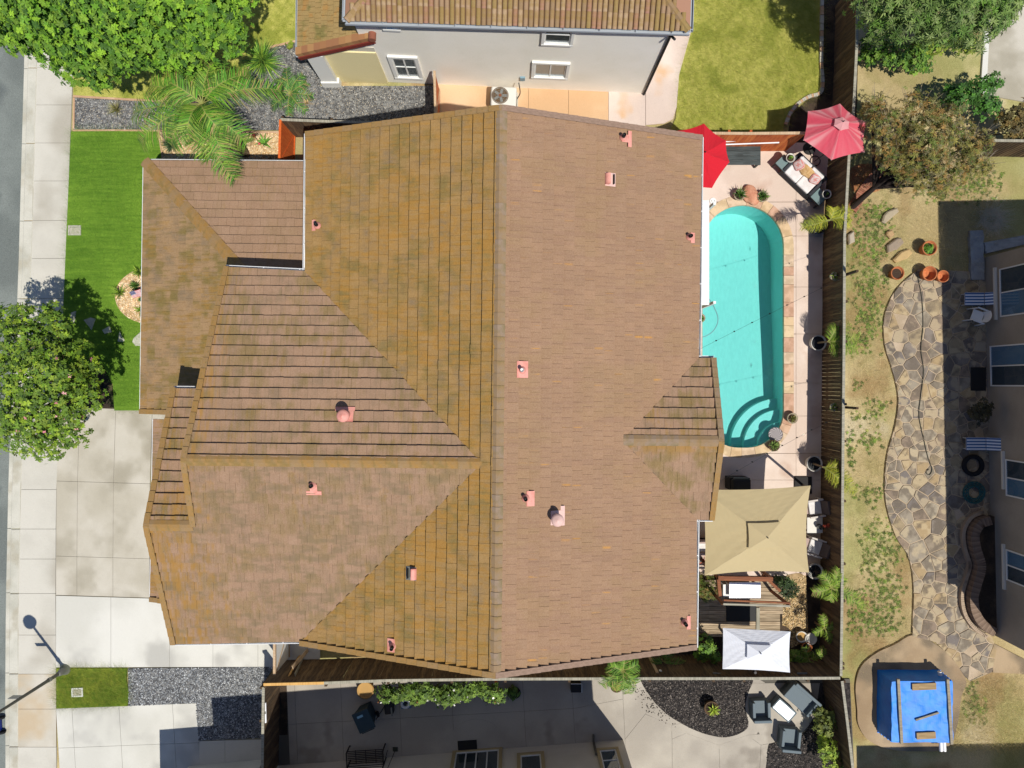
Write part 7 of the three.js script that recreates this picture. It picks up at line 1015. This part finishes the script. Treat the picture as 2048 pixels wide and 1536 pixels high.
// blue tarp over a spa, with its weights
{
  const x0 = 14.86, x1 = 17.45, z0 = 11.62, z1 = 14.2, T = 0.98, g = thing('tarp_spa', 'square spa covered by a bright blue tarp', 'covered spa', V((x0 + x1) / 2, 0.03, (z0 + z1) / 2)); const N = 48, pos = [], q = (i, j) => { const u = i / N * 2 - 1, v = j / N * 2 - 1, m = Math.max(Math.abs(u), Math.abs(v)), top = 0.74; let sx = u, sz = v, y = T - 0.03; if (m > top) { const k = (m - top) / (1 - top); sx = u / m * (top + 0.26 * Math.min(1, k * 0.35 + 0.75 * k)); sz = v / m * (top + 0.26 * Math.min(1, k * 0.35 + 0.75 * k)); y = (T - 0.03) * (1 - sst(0.05, 1, k)); sx = u / m * Math.abs(u / (Math.abs(u) > Math.abs(v) ? 1 : 1)) || sx; sx = u * (0.9 + 0.1 * m); sz = v * (0.9 + 0.1 * m); const A = Math.abs(u) >= Math.abs(v); const e = 0.93 + 0.07 * k; if (A) { sx = Math.sign(u) * e; sz = v / m * e * 0.99; } else { sz = Math.sign(v) * e; sx = u / m * e * 0.99; } } else { sx = u / top * 0.93; sz = v / top * 0.93; }
    const w = 0.09 * (fbm(i / N + 0.01, j / N, 6, 4, 460) - 0.5) - 0.03 * Math.abs(fbm(i / N, j / N, 5, 3, 462) - 0.5) + 0.001 * Math.sin(i * 0.9 + j * 0.35); const side = m > top ? 0.05 * (fbm(i / N, j / N, 9, 2, 461) - 0.5) : 0; return V(sx * (x1 - x0) / 2 + side, Math.max(0.01, y + (m <= top ? w : w * 0.6)), sz * (z1 - z0) / 2 + side); };
  for (let i = 0; i < N; i++) for (let j = 0; j < N; j++) { const a = q(i, j), b = q(i + 1, j), c = q(i + 1, j + 1), d = q(i, j + 1); for (const p of [a, d, c, a, c, b]) pos.push(p.x, p.y, p.z); } const geo = new THREE.BufferGeometry(); geo.setAttribute('position', new THREE.BufferAttribute(new Float32Array(pos), 3)); geo.computeVertexNormals(); part(g, 'tarp', metric(geo), MT.tarp); part(g, 'spa_shell', rbox(x1 - x0 - 0.3, 0.8, z1 - z0 - 0.3, 0.08, 0, 0.42, 0), MT.potBrown);
  const on = (px, py) => P(px, py, 1.02); const S = (name, label, a, b, w, h, m, grp) => solo(name, metric(beam(on(...a), on(...b), w, h), true), m, label, 'plank', grp);
  S('weight_bar', 'long grey bar laid along the left side of the blue tarp', [1796, 1358], [1803, 1487], 0.11, 0.08, MT.greyBar, 'weights on the blue tarp'); S('weight_bar', 'long grey bar laid along the right side of the blue tarp', [1895, 1358], [1903, 1488], 0.11, 0.08, MT.greyBar, 'weights on the blue tarp'); S('weight_plank', 'brown plank at the upper edge of the blue tarp', [1824, 1374], [1872, 1372], 0.26, 0.05, MT.plank, 'weights on the blue tarp'); S('weight_plank', 'brown plank at the lower edge of the blue tarp', [1833, 1472], [1871, 1470], 0.26, 0.05, MT.plank, 'weights on the blue tarp'); S('weight_stick', 'slanting thin stick in the middle of the blue tarp', [1831, 1440], [1877, 1425], 0.07, 0.06, MT.greyBar, 'weights on the blue tarp');
  solo('spa_pipe', rod(P(1881, 1478, 0.4), P(1882, 1502, 0.4), 0.07, 10), MT.pipeWhite, 'left white pipe sticking out below the tarp', 'pipe', 'white pipes at the blue tarp'); solo('spa_pipe', rod(P(1888, 1478, 0.4), P(1889, 1502, 0.4), 0.07, 10), MT.pipeWhite, 'right white pipe sticking out below the tarp', 'pipe', 'white pipes at the blue tarp'); solo('spa_pipe', rod(P(1879, 1343, 0.5), P(1881, 1352, 0.5), 0.08, 10), MT.pipeWhite, 'white pipe end above the upper tarp edge', 'pipe', 'white pipes at the blue tarp');
}
// rocks, brick edge, tarps on the ground, burnt ring
[[[1765, 432], [1772, 424], [1792, 416], [1796, 424], [1782, 436], [1768, 448], [1762, 444]], [[1772, 464], [1782, 460], [1787, 470], [1778, 478], [1771, 470]], [[1772, 492], [1790, 478], [1800, 476], [1806, 486], [1792, 500], [1774, 506]], [[1784, 520], [1800, 504], [1816, 498], [1824, 506], [1812, 518], [1790, 526]], [[1695, 470], [1706, 462], [1708, 484], [1696, 490]]].forEach((q, i) => solo('garden_rock', prism(xz(q, 0), -0.08, 0.12, [], 0.05), mat([[172, 158, 134], [178, 146, 106], [150, 134, 116], [188, 160, 112], [176, 164, 146]][i], 0.95), ['flat grey rock below the brick edge', 'small tan rock among weeds', 'grey slab rock between weeds and pots', 'long tan rock above the lone terracotta pot', 'pale rock against the brown fence'][i], 'rock', 'rocks in the east yard'));
{ const g = thing('brick_edge', 'curved reddish brick border at the foot of the dry tree', 'brick border', P(1722, 400)); const c = smooth([[1702, 420], [1716, 398], [1730, 376], [1748, 352], [1760, 340]], 5, false).map(([x, y]) => P(x, y, -0.04)); for (let i = 0; i < c.length - 1; i++) { const a = c[i], b = c[i + 1], d = b.clone().sub(a).normalize(), m = a.clone().lerp(b, 0.5); wpart(g, 'brick', box(a.distanceTo(b) * 0.88, 0.1, 0.42, m.x, 0.0, m.z, Math.atan2(-d.z, d.x)), mat([[150, 96, 76], [136, 84, 66], [160, 108, 86]][i % 3], 0.95)); } }
{ const t = tex(128, 1, (u, v) => { const k = (fbm(u, v, 6, 4, 470) - 0.5) * 50; return [150 + k, 152 + k, 152 + k]; }), ms = mat(t, 0.8); const ruck = (px, seed) => { const g = prism(xz(px), -0.05, 0.0); const p = g.attributes.position; for (let i = 0; i < p.count; i++) if (p.getY(i) > -0.02) p.setY(i, 0.05 + 0.08 * vn(p.getX(i) * 3 + 99, p.getZ(i) * 3 + 99, 400, seed)); g.computeVertexNormals(); return g; };
  const strip = (a, b, c, d) => { const o = [], n = 8, L = (p, q, t) => [p[0] + (q[0] - p[0]) * t, p[1] + (q[1] - p[1]) * t]; for (let i = 0; i <= n; i++) { const q = L(a, d, i / n); o.push([q[0] + rr(-2, 2), q[1]]); } for (let i = n; i >= 0; i--) { const q = L(b, c, i / n); o.push([q[0] + rr(-2, 2), q[1]]); } return o; };
  solo('ground_tarp', ruck(strip([1936, 462], [1964, 461], [1968, 560], [1940, 560]), 3), ms, 'rumpled blue grey tarp strip in the tan house shadow', 'tarp', 'blue grey tarps on the ground'); solo('ground_tarp', ruck(strip([1966, 486], [2060, 468], [2060, 486], [1968, 508]), 4), ms, 'blue grey tarp lying against the tan house corner', 'tarp', 'blue grey tarps on the ground'); }
{ const r = rngOf(88), l = []; for (let k = 0; k < 900; k++) { const a = r() * 6.28, d = 0.2 + 0.24 * Math.sqrt(r()); l.push({ p: P(1982, 437, -0.05).add(V(Math.cos(a) * d, 0, Math.sin(a) * d)), q: eul(rr(-1, 1, r), r() * 6, rr(-1, 1, r)), s: V(2, rr(0.02, 0.05, r), 2), c: [214 * rr(0.85, 1.1, r), 204, 190] }); } tag(copies(scene, 'pale_grass', tuft, MT.leafOpaque, l), 'ring of pale dry grass in the tan house shadow', 'dry grass', null, 'stuff'); }
// ---------- street lamp, bin, garden flag ----------
{ const b = P(131, 1339), Hh = 4.7, g = thing('street_lamp', 'slim metal street lamp with round base and side sign at the sidewalk', 'street lamp', b); part(g, 'base', lathe([[0.001, 0.5], [0.08, 0.5], [0.1, 0.42], [0.13, 0.3], [0.13, 0.12], [0.2, 0.08], [0.22, 0]], 22), MT.galv); part(g, 'pole', rod(V(0, 0.5, 0), V(0, Hh, 0), 0.07, 14, 0.045), MT.pole); part(g, 'collar', cyl(0.085, 0.085, 0.12, 14, 0, 0.95, 0), MT.galv); part(g, 'lamp_head', lathe([[0.001, Hh + 0.5], [0.12, Hh + 0.46], [0.24, Hh + 0.3], [0.27, Hh + 0.1], [0.18, Hh - 0.04], [0.06, Hh - 0.1]], 20), MT.pole); part(g, 'sign', box(0.42, 0.3, 0.012, -0.24, 2.55, 0), MT.steel); part(g, 'sign_bracket', box(0.08, 0.05, 0.03, -0.06, 2.55, 0), MT.galv); }
{ const g = thing('kerbside_bin', 'blue wheeled bin standing in the street gutter', 'bin', P(2, 1446, -0.12), 0.05); g.position.x -= 0.16; part(g, 'bin_body', (() => { const b = new THREE.BoxGeometry(0.56, 0.9, 0.62), p = b.attributes.position; for (let i = 0; i < p.count; i++) if (p.getY(i) < 0) { p.setX(i, p.getX(i) * 0.8); p.setZ(i, p.getZ(i) * 0.8); } b.computeVertexNormals(); return b.translate(0, 0.5, 0); })(), MT.binBlue); part(g, 'lid', rbox(0.62, 0.07, 0.7, 0.03, 0, 0.985, 0), MT.binBlue); part(g, 'handle', rod(V(0.36, 0.95, -0.24), V(0.36, 0.95, 0.24), 0.02), MT.offWhite); for (const s of [-1, 1]) part(g, 'wheel', cyl(0.13, 0.13, 0.07, 16).rotateX(Math.PI / 2).translate(0.28, 0.13, s * 0.3), MT.rubber); }
{ const t = tex(128, 1, (u, v) => { if (u < 0.45 && v > 0.45) { const x = (u / 0.45 * 5) % 1 - 0.5, y = ((v - 0.45) / 0.55 * 4) % 1 - 0.5; return Math.hypot(x, y) < 0.22 ? [226, 226, 230] : [34, 40, 92]; } return Math.floor(v * 13) % 2 ? [222, 218, 216] : [178, 36, 48]; }); const g = thing('garden_flag', 'small stars and stripes garden flag on the pebble island', 'flag', P(290, 590, 0.05)); const f = new THREE.PlaneGeometry(0.46, 0.3, 12, 4), p = f.attributes.position; for (let i = 0; i < p.count; i++) p.setZ(i, 0.03 * Math.sin(p.getX(i) * 14)); f.computeVertexNormals(); const q = part(g, 'flag_cloth', f.rotateX(-0.9).rotateY(0.3).translate(-0.12, 0.42, 0), mat(t, 0.9, { side: THREE.DoubleSide })); part(g, 'flag_stick', rod(V(0.12, 0, -0.02), V(0.12, 0.6, -0.08), 0.01, 6), MT.dark); t.repeat.set(1, 1); }
renderer.render(scene, camera);
